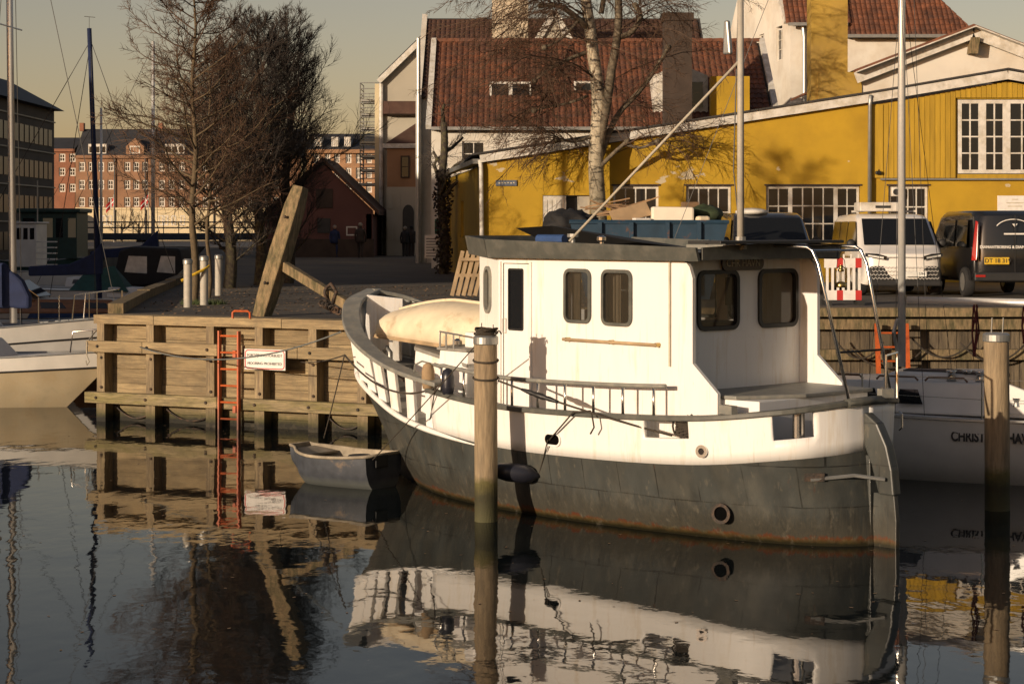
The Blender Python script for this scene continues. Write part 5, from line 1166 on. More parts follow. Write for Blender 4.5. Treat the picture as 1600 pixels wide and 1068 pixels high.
MB().box((yx(885), YB + .3, (yz(306) + yz(392)) / 2), (yx(921) - yx(849), .02, yz(306) - yz(392))).build('dark_room', 'black_paint', yw, world=True)
# things fixed to the yellow walls
o = thing('street_sign', 'small blue-grey street name plate on the yellow wall', 'sign', (yx(791), YB - .03, yz(286)))
MB().box((0, 0, 0), (yx(808) - yx(775), .03, .17)).build('plate', 'sign_blue', o, bevel=.006); [MB().box((-.2 + j * .085, -.017, .01 * (j % 2)), (.05, .004, .035)).build('print_mark', 'pale_letter', o) for j in range(6)]
o = thing('notice_sign', 'white notice board on the yellow wall above the black van', 'sign', (yx(1585), YB - .04, yz(318)))
MB().box((0, 0, 0), (yx(1612) - yx(1558), .04, .46)).build('board', 'sign_white', o, bevel=.008)
for j, w_ in enumerate((.18, .5, .42)): MB().box((0, -.022, .12 - j * .1), (w_, .004, .03)).build('print_line', 'pale_letter', o)
o = thing('floodlight', 'small outdoor lamp on the yellow corner post', 'lamp', (yx(1371), YB - .12, yz(270)))
MB().box((0, 0, 0), (.16, .12, .1)).build('head', 'dark_metal', o, bevel=.02); MB().tube([(0, 0, 0), (.05, .1, .12)], .02, 6).build('arm', 'dark_metal', o)
o = thing('heat_pump', 'white outdoor unit on the yellow wall beside the fan window', 'vent unit', (yx(1398), YB - .1, yz(300)))
MB().box((0, 0, 0), (.24, .2, .26)).build('case', 'trim_white', o, bevel=.02); MB().lathe([(.09, 0), (.09, .02)], 14, (0, -.1, .0), Matrix.Rotation(R(90), 3, 'X')).build('fan', 'plastic_dark', o)
o = thing('defibrillator_box', 'green sign box on the alley wall', 'sign', W(687, 354, 67.0)); MB().box((0, 0, 0), (.34, .12, .52)).build('box', 'green_sign', o, bevel=.02); MB().lathe([(.07, 0), (.07, .01)], 12, (0, -.066, .02), Matrix.Rotation(R(90), 3, 'X')).build('emblem', 'sign_white', o)
o = thing('notice_stand', 'white notice board standing by the alley wall', 'sign', W(675, 410, 66)); MB().box((0, 0, .55), (.5, .04, .8)).build('board', 'sign_white', o); [MB().box((0, -.024, .82 - j * .1), (.4, .004, .025)).build('print_line', 'ink', o) for j in range(7)]; [MB().tube([(x, 0, 0), (x, 0, .3)], .02, 5).build('leg', 'galv', o) for x in (-.2, .2)]
# chimney on the yellow workshop
ch = thing('yellow_chimney', 'tall yellow rendered chimney stack above the workshop roof', 'chimney', ((1296 - 800) * .02, 60.5, 6.6))
MB().box((9.93, 60.5, 10.2), (1.14, .9, 7.2)).build('stack', 'yellow_chimney', ch, world=True); MB().box((10.25, 60.6, 7.5), (1.35, 1.3, 1.75)).build('base', 'yellow_chimney', ch, world=True)
# white gabled hall behind the boards
hl = thing('white_gable_hall', 'white gabled hall with broad white bargeboards behind the yellow boards', 'building', (14.4, 60, G))
def hx(x): return (x - 800) * .02
def hz(y): return CAMH - (y - YH) * .02
ga = (hx(1518), hz(58)); gl_, gr_ = (hx(1335), hz(128)), (hx(1701), hz(128))
wallrun((gl_[0], 60), (gr_[0], 60), G, 9, [], .3, 1, top=[(0, gl_[1]), (ga[0] - gl_[0], ga[1]), (gr_[0] - gl_[0], gr_[1])]).build('gable_wall', 'white_wall', hl, world=True)
for q in (gl_, gr_):
    MB().beam((q[0], 59.75, q[1] + .1), (ga[0], 59.75, ga[1] + .1), .08, .34).build('bargeboard', 'trim_white', hl, world=True)
    MB().prism([(q[0], 59.7, q[1] + .3), (ga[0], 59.7, ga[1] + .3), (ga[0], 59.7, ga[1] + .38), (q[0], 59.7, q[1] + .38)], (0, 14, 0)).build('roof', 'tile_red', hl, world=True)
    MB().prism([(q[0], 59.4, q[1] + .26), (ga[0], 59.4, ga[1] + .26), (ga[0], 59.4, ga[1] + .30), (q[0], 59.4, q[1] + .30)], (0, .6, 0)).build('soffit', 'trim_white', hl, world=True)
MB().prism([(ga[0] - .16, 59.55, ga[1] - .55), (ga[0] + .1, 59.55, ga[1] - .55), (ga[0] + .16, 59.55, ga[1] - .05), (ga[0] - .1, 59.55, ga[1] - .05)], (0, .4, 0)).build('bracket', 'old_timber', hl, world=True)
# long red tiled house
rh = thing('tiled_house', 'white house under a broad red pantile roof with dormers behind the birch', 'building', (3.5, 75, G))
XA, XB, ZE, ZRG = -3.15, 10.3, 7.45, 11.25
wallrun((XA, 75), (XB, 75), G, ZE, [(1.2, 2.1, 5.9, 6.9)], .3, 1).build('front_wall', 'white_wall', rh, world=True)
window(rh, (XA + 1.2, 75.1, 5.9), X_, FRONT, .9, 1.0, 2, 2)
tiles(rh, (XA, 74.7, ZE - .1), X_, (0, 5.3, ZRG - ZE + .1), XB - XA, math.hypot(5.3, ZRG - ZE + .1), 'tile_red')
MB().prism([(XA, 74.75, ZE - .14), (XA, 80, ZRG - .05), (XA, 85.2, ZE)], (XB - XA, 0, 0)).build('roof_core', 'roof_felt', rh, world=True)
bar('gutter', 'galv', rh, (XA, 74.62, ZE - .08), (XB, 74.62, ZE - .08), .14, .12)
bar('verge', 'trim_white', rh, (XA - .1, 74.7, ZE - .02), (XA - .1, 80, ZRG + .08), .22, .2); bar('verge', 'trim_white', rh, (XB + .1, 74.7, ZE - .02), (XB + .1, 80, ZRG + .08), .22, .2)
for k in range(34): bar('ridge_tile', 'tile_red', rh, (XA + k * .396, 80, ZRG + .06), (XA + k * .396 + .40, 80, ZRG + .08), .26, .14)
for a, b, y0, y1, Y in ((765, 830, 128, 160, 76.6), (897, 926, 127, 152, 76.9)):
    d_ = MB().box(((WX(a, Y) + WX(b, Y)) / 2, Y + .9, (WZ(y0, Y) + WZ(y1, Y)) / 2), (WX(b, Y) - WX(a, Y), 1.8, WZ(y0, Y) - WZ(y1, Y))).build('dormer', 'trim_white', rh, world=True)
    for i in range(2 if b - a > 40 else 1):
        n_ = 2 if b - a > 40 else 1; w_ = (WX(b, Y) - WX(a, Y)) / n_; MB().box((WX(a, Y) + w_ * (i + .5), Y - .005, (WZ(y0, Y) + WZ(y1, Y)) / 2), (w_ - .16, .02, WZ(y0, Y) - WZ(y1, Y) - .16)).build('pane', 'window_glass', d_, world=True)
Y = 75.6
d_ = MB().prism([(WX(1020, Y), Y, WZ(185, Y)), (WX(1106, Y), Y, WZ(185, Y)), (WX(1106, Y), Y, WZ(118, Y)), (WX(1063, Y), Y, WZ(100, Y)), (WX(1020, Y), Y, WZ(118, Y))], (0, 2.6, 0)).build('dormer', 'trim_white', rh, world=True)
MB().box((WX(1090, Y), Y - .005, WZ(148, Y)), (.42, .02, 1.0)).build('pane', 'window_glass', d_, world=True)
MB().box((WX(1140, 74.9), 74.95, WZ(158, 74.9)), (1.5, .6, 1.9)).build('stair_tower', 'yellow_plaster', rh, world=True)
o = thing('brick_chimney', 'dark ivy-grown brick chimney rising through the red roof', 'chimney', (WX(1058, 74), 74, 6.5)); Y = 74
MB().box((WX(1058, Y), Y, (WZ(30, Y) + WZ(230, Y)) / 2), (1.06, .9, WZ(30, Y) - WZ(230, Y))).build('stack', 'brick_dark', o, world=True); MB().box((WX(1058, Y), Y, WZ(28, Y)), (1.2, 1.04, .3)).build('cap', 'brick_dark', o, world=True)
# higher house behind
rb = thing('rear_house', 'taller house with brown tiled roof and white gable edge behind the red roof', 'building', (2, 90, G))
xa, xb = WX(659, 86), 9.0; ze, zr = WZ(150, 86), WZ(27, 92)
wallrun((xa, 86), (xb, 86), G, ze, [], .3, 1).build('front_wall', 'white_wall', rb, world=True)
tiles(rb, (xa, 85.8, ze - .1), X_, (0, 6.2, zr - ze + .1), xb - xa, math.hypot(6.2, zr - ze + .1), 'tile_dark')
MB().prism([(xa, 85.9, ze - .14), (xa, 92, zr - .06), (xa, 98, ze)], (xb - xa, 0, 0)).build('roof_core', 'roof_felt', rb, world=True)
MB().prism([(xa - .25, 85.6, G), (xa - .25, 85.6, ze), (xa - .25, 92, zr + .15), (xa - .25, 98.2, ze), (xa - .25, 98.2, G)], (.24, 0, 0)).build('gable_wall', 'white_wall', rb, world=True)
MB().tube([(xa - .12, 85.4, G), (xa - .12, 85.4, WZ(60, 85.4))], .09, 8).build('downpipe', 'galv', rb, world=True)
Y = 88; d_ = MB().prism([(WX(838, Y), Y, WZ(66, Y)), (WX(892, Y), Y, WZ(66, Y)), (WX(866, Y), Y, WZ(20, Y))], (0, 3, 0)).build('dormer_gable', 'beige_wall', rb, world=True)
for a in (836, 894): MB().beam((WX(a, Y), Y - .1, WZ(70, Y)), (WX(866, Y), Y - .1, WZ(18, Y)), .12, .3).build('bargeboard', 'trim_white', rb, world=True)
o = thing('cream_chimney', 'broad cream chimney standing above the red roof ridge', 'chimney', (WX(796, 83), 83, 10)); Y = 83
MB().box((WX(797, Y), Y, (WZ(-40, Y) + WZ(70, Y)) / 2), (WX(825, Y) - WX(769, Y), 1.2, WZ(-40, Y) - WZ(70, Y))).build('stack', 'chimney_plaster', o, world=True); MB().box((WX(797, Y), Y, WZ(-38, Y)), (1.75, 1.4, .2)).build('cap', 'chimney_plaster', o, world=True)
# white house at the upper right
wh2 = thing('white_house', 'tall white house with lit gable and red tiled roof beyond the yellow chimney', 'building', (16, 90, G))
A_, B_ = Vector((12.76, 88, 0)), Vector((11.0, 98, 0)); ze2 = 12.9
ge = (B_ - A_).normalized(); gL = (B_ - A_).length
gn = Vector((-ge.y, ge.x, 0)); gn = gn if gn.x < 0 else -gn
mb = wallrun(A_, B_, G, 12.9, [(1.2, 2.1, 11.3, 12.9), (4.0, 4.8, 11.3, 12.8)], .3, -1, top=[(0, ze2), (gL / 2, ze2 + 6), (gL, ze2)]); mb.build('gable_wall', 'white_wall', wh2, world=True)
for u0, w_ in ((1.2, .9), (4.0, .8)): window(wh2, A_ + ge * (u0 + w_) + Vector((0, 0, 11.3)) + gn * -.1, -ge, gn, w_, 1.5, 2, 3)
wallrun((12.76, 88), (15.2, 88), G, 12.9, [], .3, 1).build('front_wall', 'white_wall', wh2, world=True)
wallrun((15.2, 87.6), (21.0, 87.6), G, 12.3, [], .3, 1).build('front_wall', 'white_wall', wh2, world=True)
tiles(wh2, (12.5, 87.6, 12.8), X_, (-.06, 5, 5.9), 3.2, 7.7, 'tile_red'); tiles(wh2, (15.2, 87.2, 12.2), X_, (0, 5, 5.6), 6.0, 7.5, 'tile_red', trimfn=lambda v: (0, 6.0 - 4.2 * v))
MB().prism([(12.8, 88, 12.85), (12.4, 93, 18.7), (12.0, 97.5, 12.85)], (3, 0, 0)).build('roof_core', 'roof_felt', wh2, world=True)
MB().add([(15.2, 87.25, 12.15), (21.1, 87.25, 12.15), (21.1, 97, 12.15), (15.2, 97, 12.15), (15.2, 92.2, 17.7), (17, 92.2, 17.7)], [(0, 1, 5, 4), (1, 2, 5), (2, 3, 4, 5), (3, 0, 4), (3, 2, 1, 0)]).build('roof_core', 'roof_felt', wh2, world=True, fix=True)
bar('gutter', 'galv', wh2, (12.6, 87.5, 12.78), (15.3, 87.5, 12.78), .16, .14); bar('gutter', 'galv', wh2, (15.2, 87.05, 12.2), (21.1, 87.05, 12.2), .16, .14)
MB().tube([(13.3, 87.8, 12.8), (13.35, 87.75, 12.2), (13.35, 87.75, 3)], .09, 8).build('downpipe', 'galv', wh2, world=True)
bar('verge', 'trim_white', wh2, A_ + gn * .15 + Vector((0, 0, ze2)), A_.lerp(B_, .5) + gn * .15 + Vector((0, 0, ze2 + 6.05)), .3, .2)
# pale tall house by the alley
ph = thing('pale_house', 'tall pale gabled house with steel balconies at the end of the alley', 'building', (-5, 112, G)); Y = 112
gx0, gx1 = WX(592, Y), WX(742, Y); gz, gap = WZ(131, Y), WZ(58, Y)
wallrun((gx0, Y), (gx1, Y), G, gz, [], .3, 1, top=[(0, gz), ((gx1 - gx0) / 2, gap), (gx1 - gx0, gz)]).build('gable_wall', 'beige_wall', ph, world=True)
MB().box((gx0 - .12, Y + 7, (G + gz) / 2), (.24, 14, gz - G)).build('side_wall', 'cream_wall', ph, world=True)
for a, b in ((gx0, (gx0 + gx1) / 2), (gx1, (gx0 + gx1) / 2)): MB().beam((a, Y - .2, gz + .1), (b, Y - .2, gap + .1), .4, .3).build('bargeboard', 'trim_white', ph, world=True); MB().prism([(a, Y - .3, gz + .25), (b, Y - .3, gap + .25), (b, Y - .3, gap + .4), (a, Y - .3, gz + .4)], (0, 14.5, 0)).build('roof', 'slate', ph, world=True)
MB().tube([(gx0 + .15, Y - .2, G), (gx0 + .15, Y - .2, gz)], .12, 8).build('downpipe', 'trim_white', ph, world=True)
for i in range(7):
    z = WZ(288 - i * 22, 116); MB().box((gx0 - .75, 117 + i * .12, z), (1.3, 2.6, .14)).build('balcony_floor', 'galv', ph, world=True)
    for yy in (115.75, 118.3): MB().tube([(gx0 - 1.38, yy, z), (gx0 - 1.38, yy, z + 1.0)], .04, 5).build('balcony_post', 'galv', ph, world=True)
    for q in (.35, .65, 1.0): MB().tube([(gx0 - .2, 115.7, z + q), (gx0 - 1.38, 115.7, z + q), (gx0 - 1.38, 118.3, z + q)], .03, 5).build('balcony_rail', 'galv', ph, world=True)
Y = 108; bx0, bx1 = WX(604, Y), WX(672, Y)
MB().box(((bx0 + bx1) / 2, Y + 2, (G + WZ(292, Y)) / 2), (bx1 - bx0, 4, WZ(292, Y) - G)).build('annex_wall', 'beige_wall', ph, world=True)
MB().box(((bx0 + bx1) / 2, Y + 2, (WZ(230, Y) + WZ(292, Y)) / 2 + .002), (bx1 - bx0 - .06, 3.95, WZ(230, Y) - WZ(292, Y))).build('annex_brick', 'brick_tan', ph, world=True)
MB().box(((bx0 + bx1) / 2, Y + 2, WZ(228, Y)), (bx1 - bx0 + .4, 4.3, .25)).build('cornice', 'trim_white', ph, world=True)
MB().add([(bx0 - .1, Y - .1, WZ(225, Y)), (bx1, Y - .1, WZ(225, Y)), (bx1, Y + 4, WZ(225, Y)), (bx0 - .1, Y + 4, WZ(225, Y)), (bx0 + 1.2, Y + 2.5, WZ(196, Y)), (bx1, Y + 2.5, WZ(172, Y))], [(0, 1, 5, 4), (1, 2, 5), (2, 3, 4, 5), (3, 0, 4)]).build('annex_roof', 'tile_dark', ph, world=True, fix=True)
MB().prism([(gx0 + .3, 111.9, WZ(181, 112)), (gx1, 111.9, WZ(181, 112)), (gx1, 111.2, WZ(179, 112)), (gx0 + .3, 111.2, WZ(179, 112))], (0, .3, .75)).build('awning_roof', 'tile_dark', ph, world=True)
window(ph, (WX(626, Y), Y - .04, WZ(278, Y)), X_, FRONT, .5, 1.25, 1, 2, frame='brick_dark'); MB().prism([(WX(638, Y) + .32 * math.cos(R(a)), Y - .05, 4.35 + .45 * math.sin(R(a))) for a in range(180, -1, -20)] + [(WX(638, Y) + .32, Y - .05, G), (WX(638, Y) - .32, Y - .05, G)], (0, .03, 0)).build('arched_door', 'black_paint', ph, world=True)
for x in (610, 622): [MB().box((WX(x, Y), Y - .02, z), (.26, .06, .85)).build('wall_panel', 'beige_wall', ph, world=True) for z in (5.0, 3.2)]
# pink house
pk = thing('pink_house', 'low dark pink house with gable to the street in the shade', 'building', (-10.2, 104, G)); Y = 104
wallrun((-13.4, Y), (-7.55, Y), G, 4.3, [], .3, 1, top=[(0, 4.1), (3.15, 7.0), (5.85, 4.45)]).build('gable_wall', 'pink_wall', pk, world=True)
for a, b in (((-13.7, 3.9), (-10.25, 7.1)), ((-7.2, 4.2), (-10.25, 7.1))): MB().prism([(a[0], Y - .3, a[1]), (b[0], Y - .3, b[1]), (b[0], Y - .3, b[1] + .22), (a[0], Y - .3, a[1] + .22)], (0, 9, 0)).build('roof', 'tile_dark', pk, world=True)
for a, b, c, d, m_ in ((494, 520, 295, 325, 'brick_dark'), (496, 516, 341, 364, 'black_paint')): MB().box((WX((a + b) / 2, Y), Y - .03, WZ((c + d) / 2, Y)), ((b - a) * Y / FOC, .06, (d - c) * Y / FOC)).build('shutter', m_, pk, world=True)
window(pk, (WX(541, Y), Y - .02, WZ(368, Y)), X_, FRONT, .6, .5, 1, 1); MB().box((-7.75, Y + 4.5, 3.1), (.3, 9, 2.3)).build('side_wall', 'pink_wall', pk, world=True)
MB().box((WX(497, 103), 103, 2.4), (6, .2, 1.0)).build('yard_fence', 'brick_dark', pk, world=True)
# brick buildings far off
def block(name, label, xa_, xb_, Y, yr, ye, wallm, roofm, cols, floors, wsz, cream=None, dormers=(), depth=10, gables=()):
    b = thing(name, label, 'building', (WX((xa_ + xb_) / 2, Y), Y, G)); k = Y / FOC
    fx = lambda x: (x - 800) * k; fz = lambda y: CAMH - (y - YH) * k
    ops = [(fx(x) - fx(xa_), fx(x + wsz[0]) - fx(xa_), fz(y + wsz[1]), fz(y)) for y in floors for x in cols]
    zc = fz(cream) if cream else G
    wallrun((fx(xa_), Y), (fx(xb_), Y), zc, fz(ye), ops, .3, 1).build('wall', wallm, b, world=True)
    if cream: wallrun((fx(xa_), Y - .08), (fx(xb_), Y - .08), G, zc, [], .4, 1).build('ground_floor_wall', 'cream_wall', b, world=True); bar('string_course', 'cream_wall', b, (fx(xa_), Y - .12, zc), (fx(xb_), Y - .12, zc), .2, .25)
    for y in floors:
        for x in cols: window(b, (fx(x), Y + .12, fz(y + wsz[1])), X_, FRONT, fx(x + wsz[0]) - fx(x), fz(y) - fz(y + wsz[1]), 2, 2, t=.14, mt=.08, split=False, d=.06)
    MB().prism([(fx(xa_), Y - .3, fz(ye)), (fx(xa_), Y + depth * .42, fz(yr)), (fx(xa_), Y + depth * .58, fz(yr)), (fx(xa_), Y + depth, fz(ye))], (fx(xb_) - fx(xa_), 0, 0)).build('roof', roofm, b, world=True)
    bar('cornice', wallm, b, (fx(xa_), Y - .2, fz(ye) - .15), (fx(xb_), Y - .2, fz(ye) - .15), .35, .35)
    for x0, x1, y0, y1 in dormers:
        d_ = MB().box((fx((x0 + x1) / 2), Y + 1.2, fz((y0 + y1) / 2)), (fx(x1) - fx(x0), 2.4, fz(y0) - fz(y1))).build('dormer', 'trim_white', b, world=True)
        n_ = 3
        for i in range(n_): w_ = (fx(x1) - fx(x0)) / n_; MB().box((fx(x0) + w_ * (i + .5), Y - .005, fz((y0 + y1) / 2) - .1), (w_ - .22, .03, (fz(y0) - fz(y1)) * .62)).build('pane', 'window_glass', d_, world=True)
    for x0, x1, y0, y1 in gables:
        d_ = MB().prism([(fx(x0), Y - .1, fz(y1)), (fx(x1), Y - .1, fz(y1)), (fx(x1), Y - .1, fz(lerp(y0, y1, .45))), (fx((x0 + x1) / 2), Y - .1, fz(y0)), (fx(x0), Y - .1, fz(lerp(y0, y1, .45)))], (0, 3, 0)).build('gable_dormer', wallm, b, world=True)
        window(b, (fx((x0 + x1) / 2 - 8), Y - .12, fz(y1 - 4)), X_, FRONT, 16 * k, 12 * k, 3, 1, t=.14, split=False)
    return b, fx, fz
bb, fx, fz = block('brick_building', 'four storey orange brick building with slate roof across the water', 118, 470, 232, 199, 243, 'brick_orange', 'slate',
      [123, 138, 153, 168, 194, 208, 222, 248, 263, 279, 300, 316, 332, 356, 372, 388, 410, 426, 442], [253, 281, 308], (9.5, 15), cream=326, dormers=((138, 166, 225, 240), (258, 288, 225, 240), (350, 378, 225, 240)), gables=((197, 225, 216, 244), (402, 430, 216, 244)))
for x in (160, 168, 248, 256, 268, 282): window(bb, (fx(x), 231.9, fz(352)), X_, FRONT, .55, 1.2, 1, 2, t=.12, split=False)
MB().prism([(fx(136) + .95 * math.cos(R(a)), 231.85, 4.1 + .9 * math.sin(R(a))) for a in range(180, -1, -20)] + [(fx(136) + .95, 231.85, G), (fx(136) - .95, 231.85, G)], (0, .05, 0)).build('arched_gate', 'black_paint', bb, world=True)
for x in (190, 238, 248, 345): MB().tube([(fx(x - 10.5), 231.8, G), (fx(x - 10.5), 231.8, fz(245))], .09, 6).build('downpipe', 'dark_metal', bb, world=True)
for x in (242, 117): MB().box((fx(x), 236, fz(196)), (.5, .9, 1.0)).build('chimney', 'brick_red', bb, world=True)
block('brick_building', 'darker red brick building at the edge of the brown building', 40, 117, 234, 212, 233, 'brick_red', 'slate', [73, 92, 108], [240, 262, 287], (10, 13), depth=12)
block('brick_building', 'tan brick building with white windows seen between trees and balconies', 478, 600, 180, 206, 234, 'brick_tan', 'slate', [490, 507, 522, 540, 556, 572], [238, 262, 284], (9, 17), dormers=((491, 502, 214, 229), (518, 528, 214, 229), (538, 548, 214, 229)), depth=9)
# long brown building on the basin's far side; its shade lies over the boats
lb = thing('brown_building', 'long dark brown office building with slate roof at the basin edge', 'building', (-31, 75, G))
YA, YE = 26.0, 130; xw = -31.0
MB().box((xw - 7, (YA + YE) / 2, (G + 11.4) / 2), (14, YE - YA, 11.4 - G)).build('wall', 'brown_panel', lb, world=True)
MB().add([(xw + .6, YA - .5, 11.4), (xw + .6, YE + .5, 11.4), (xw - 14.6, YE + .5, 11.4), (xw - 14.6, YA - .5, 11.4), (xw - 2.6, YA + 2, 13.3), (xw - 2.6, YE - 2, 13.3), (xw - 11, YE - 2, 13.3), (xw - 11, YA + 2, 13.3)], [(0, 1, 5, 4), (1, 2, 6, 5), (2, 3, 7, 6), (3, 0, 4, 7), (4, 5, 6, 7), (3, 2, 1, 0)]).build('roof', 'slate', lb, world=True, fix=True)
MB().box((xw - 5, 100, 14.2), (5, 44, 1.9)).build('penthouse', 'slate', lb, world=True); MB().box((xw - 5, 100, 15.2), (6, 45, .18)).build('penthouse_roof', 'galv', lb, world=True)
for z in (3.9, 6.2, 8.5, 10.6): bar('ledge', 'beige_wall', lb, (xw + .04, YA, z), (xw + .04, YE, z), .12, .08)
for i in range(30):
    for z in (2.6, 4.9, 7.2, 9.4): bar('window_band', 'brown_glass', lb, (xw + .02, 92 + i * 1.25, z + .1), (xw + .02, 92 + i * 1.25 + .95, z + .1), .05, 1.1)
for i in range(4): bar('window', 'window_glass', lb, (xw - 2.48, 104 + i * 4.5, 14.3), (xw - 2.48, 107.4 + i * 4.5, 14.3), .05, 1.1)
# flags before the brick building
for x, y, lbl in ((178, 304, 'small red and white flag hanging before the brick building, left one'), (232, 300, 'red and white flag flying beside the thin grey mast')):
    Y = 200; fl = thing('flag', lbl, 'flag', (WX(x, Y), Y, G), 0, 'red and white flags'); h_ = WZ(y, Y) - G
    MB().tube([(0, 0, 0), (0, 0, h_)], .05, 5).build('pole', 'post_white', fl)
    mb = MB(); mb.grid([[Vector((-u * .8, .12 * math.sin(u * 5), h_ - .2 - v * .85 - u * .9)) for u in [i / 6 for i in range(7)]] for v in (0, .42, .58, 1)]); mb.build('cloth', 'flag_red', fl, solid=.02)
    mb = MB(); mb.grid([[Vector((-u * .8, .12 * math.sin(u * 5) - .03, h_ - .2 - v * .85 - u * .9)) for u in [i / 6 for i in range(7)]] for v in (.42, .58)]); mb.grid([[Vector((-u * .8, .12 * math.sin(u * 5) - .03, h_ - .2 - v * .85 - u * .9)) for u in (.32, .48)] for v in (0, 1)]); mb.build('cross', 'sign_white', fl, solid=.02)

# ---------------------------------------------------------------- vehicles
def car_body(par, prof, hw, mt, belt=1.0, tumble=.15, nm='body', edge=.06):
    "side profile (y back from the nose, z) carried across the width with rounded shoulders"
    cy = sum(p[0] for p in prof) / len(prof); cz = sum(p[1] for p in prof) / len(prof); rows = []
    for f, ins in ((-1, .26), (-.985, .14), (-.95, .065), (-.88, .025), (-.7, .005), (-.35, 0), (0, 0), (.35, 0), (.7, .005), (.88, .025), (.95, .065), (.985, .14), (1, .26)):
        row = []
        for y, z in prof:
            w_ = hw * (1 - tumble * max(0, (z - belt) / 1.0)); nose = 1 - .10 * max(0, 1 - y / .5) ** 2
            q = Vector((f * w_ * nose, y, z)); d = Vector((0, cy - y, cz - z)); d = d.normalized() * min(ins, d.length * .5)
            bow = .12 * (f * f) if y < .4 else 0
            row.append(q + d + Vector((0, bow, 0)))
        rows.append(row + [row[0]])
    mb = MB(); mb.grid(rows); mb.add(rows[0][:-1], [tuple(range(len(prof) - 1, -1, -1))]); mb.add(rows[-1][:-1], [tuple(range(len(prof)))])
    return mb.build(nm, mt, par, fix=True, smooth=True, angle=38)
def wheel(par, x, y, r=.34, w=.22):
    o = MB().lathe([(r * .6, -w / 2), (r * .94, -w / 2), (r, -w / 2 + .03), (r, w / 2 - .03), (r * .94, w / 2), (r * .6, w / 2)], 20, (x, y, r), Matrix.Rotation(R(90), 3, 'Y')).build('wheel', 'tyre', par, angle=40)
    MB().lathe([(.05, -w / 2 - .012), (r * .62, -w / 2 - .004), (r * .62, w / 2 + .004), (.05, w / 2 + .012)], 20, (x, y, r), Matrix.Rotation(R(90), 3, 'Y')).build('rim', 'galv', o)
def hw_at(hw, z, tumble, belt): return hw * (1 - tumble * max(0, z - belt))
# white van facing the canal
wv = thing('white_van', 'white electric van with honeycomb grille facing the canal', 'van', (WX(1414, 44.5), 44.5, G))
prof = [(.25, .25), (.04, .4), (0, .7), (.06, .98), (.28, 1.08), (.62, 1.16), (1.35, 1.82), (1.7, 1.92), (2.8, 1.94), (4.2, 1.9), (4.6, 1.75), (4.72, 1.0), (4.68, .35), (4.5, .25)]
car_body(wv, prof, .99, 'car_white', belt=1.0, tumble=.13)
Pw = lambda f, y, z, o_=0: Vector((f * .99 * (1 - .13 * max(0, z - 1.0)), y - o_ * .7 + (.12 * f * f if y < .4 else 0), z + o_ * .7))
rows = [[Pw(f, lerp(.64, 1.34, t), lerp(1.18, 1.80, t), .012) for f in [i / 5 * .86 - .0 for i in range(-5, 6)]] for t in (0, .25, .5, .75, 1)]
ws = MB(); ws.grid(rows); ws.build('windscreen', 'car_glass', wv, smooth=True)
for s_ in (-1, 1):
    def SP(y, z): return Vector((s_ * (hw_at(.99, z, .13, 1.0) + .006), y, z))
    for y0, y1 in ((1.35, 2.25), (2.32, 3.3), (3.36, 4.35)):
        z1 = 1.74; q = [SP(y0 - (.62 if y0 < 1.4 else 0), 1.1), SP(y1, 1.1), SP(y1 - .02, z1), SP(y0 + .02, z1)]
        MB().add(q, [(0, 1, 2, 3)]).build('side_window', 'car_glass', wv, solid=.004)
    MB().blob((s_ * 1.08, .95, 1.22), (.11, .07, .1)).build('mirror', 'plastic_dark', wv, smooth=True)
    q = [(s_ * .9, .115, .92), (s_ * .44, -.0, .84), (s_ * .42, -.0, .93), (s_ * .62, .015, .985), (s_ * .9, .125, 1.0)]
    MB().prism(q, (0, -.02, 0)).build('headlight', 'car_glass', wv); MB().prism([(s_ * .84, .085, .925), (s_ * .5, -.012, .87), (s_ * .5, -.012, .915), (s_ * .84, .09, .965)], (0, -.035, 0)).build('lamp_lens', 'lamp_clear', wv)
    for y in (.85, 3.9): wheel(wv, s_ * .87, y)
MB().box((0, -.012, .91), (.84, .02, .02)).build('light_bar', 'lamp_clear', wv)
A = rrect(1.66, .44, .1); gb = MB(); gb.add([Vector((x, -.022 + .11 * (x / .99) ** 2, .48 + z)) for x, z in A], [tuple(range(len(A)))]); gr = gb.build('grille', 'plastic_dark', wv, solid=.01)
mb = MB()
for j in range(5):
    for i in range(19):
        x, z = -.76 + i * .082 + (.041 if j % 2 else 0), .31 + j * .085
        if abs(x) > .8: continue
        y = -.034 + .11 * x * x
        for dx, dz in ((.041, .0425), (-.041, .0425)): mb.beam((x, y, z), (x + dx, y, z + dz), .009, .012, up=(0, 1, 0))
mb.build('honeycomb', 'car_white', gr)['kind'] = 'stuff'
MB().box((0, -.05, .3), (1.7, .12, .12)).build('bumper_lip', 'plastic_dark', wv, bevel=.03)
np_ = MB().box((.24, -.05, .52), (.5, .02, .12)).build('number_plate', 'plate_white', wv); text_obj('lettering', '594', 'ink', np_, (.38, -.063, .52), X_, .1)
for x in (-.62, .62): MB().box((x, 2.6, 1.99), (.04, 1.6, .05)).build('roof_bar', 'trim_white', wv)
rbx = MB().box((-.3, 1.9, 2.09), (.95, .8, .22)).build('roof_box', 'trim_white', wv, bevel=.03); MB().box((-.22, 1.495, 2.09), (.36, .02, .06)).build('slot', 'plastic_dark', rbx)
for x in (-.55, -.2, .25): MB().box((x, .8 + .0, 1.32), (.28, .02, .14)).build('seat_back', 'plastic_dark', wv) if False else None
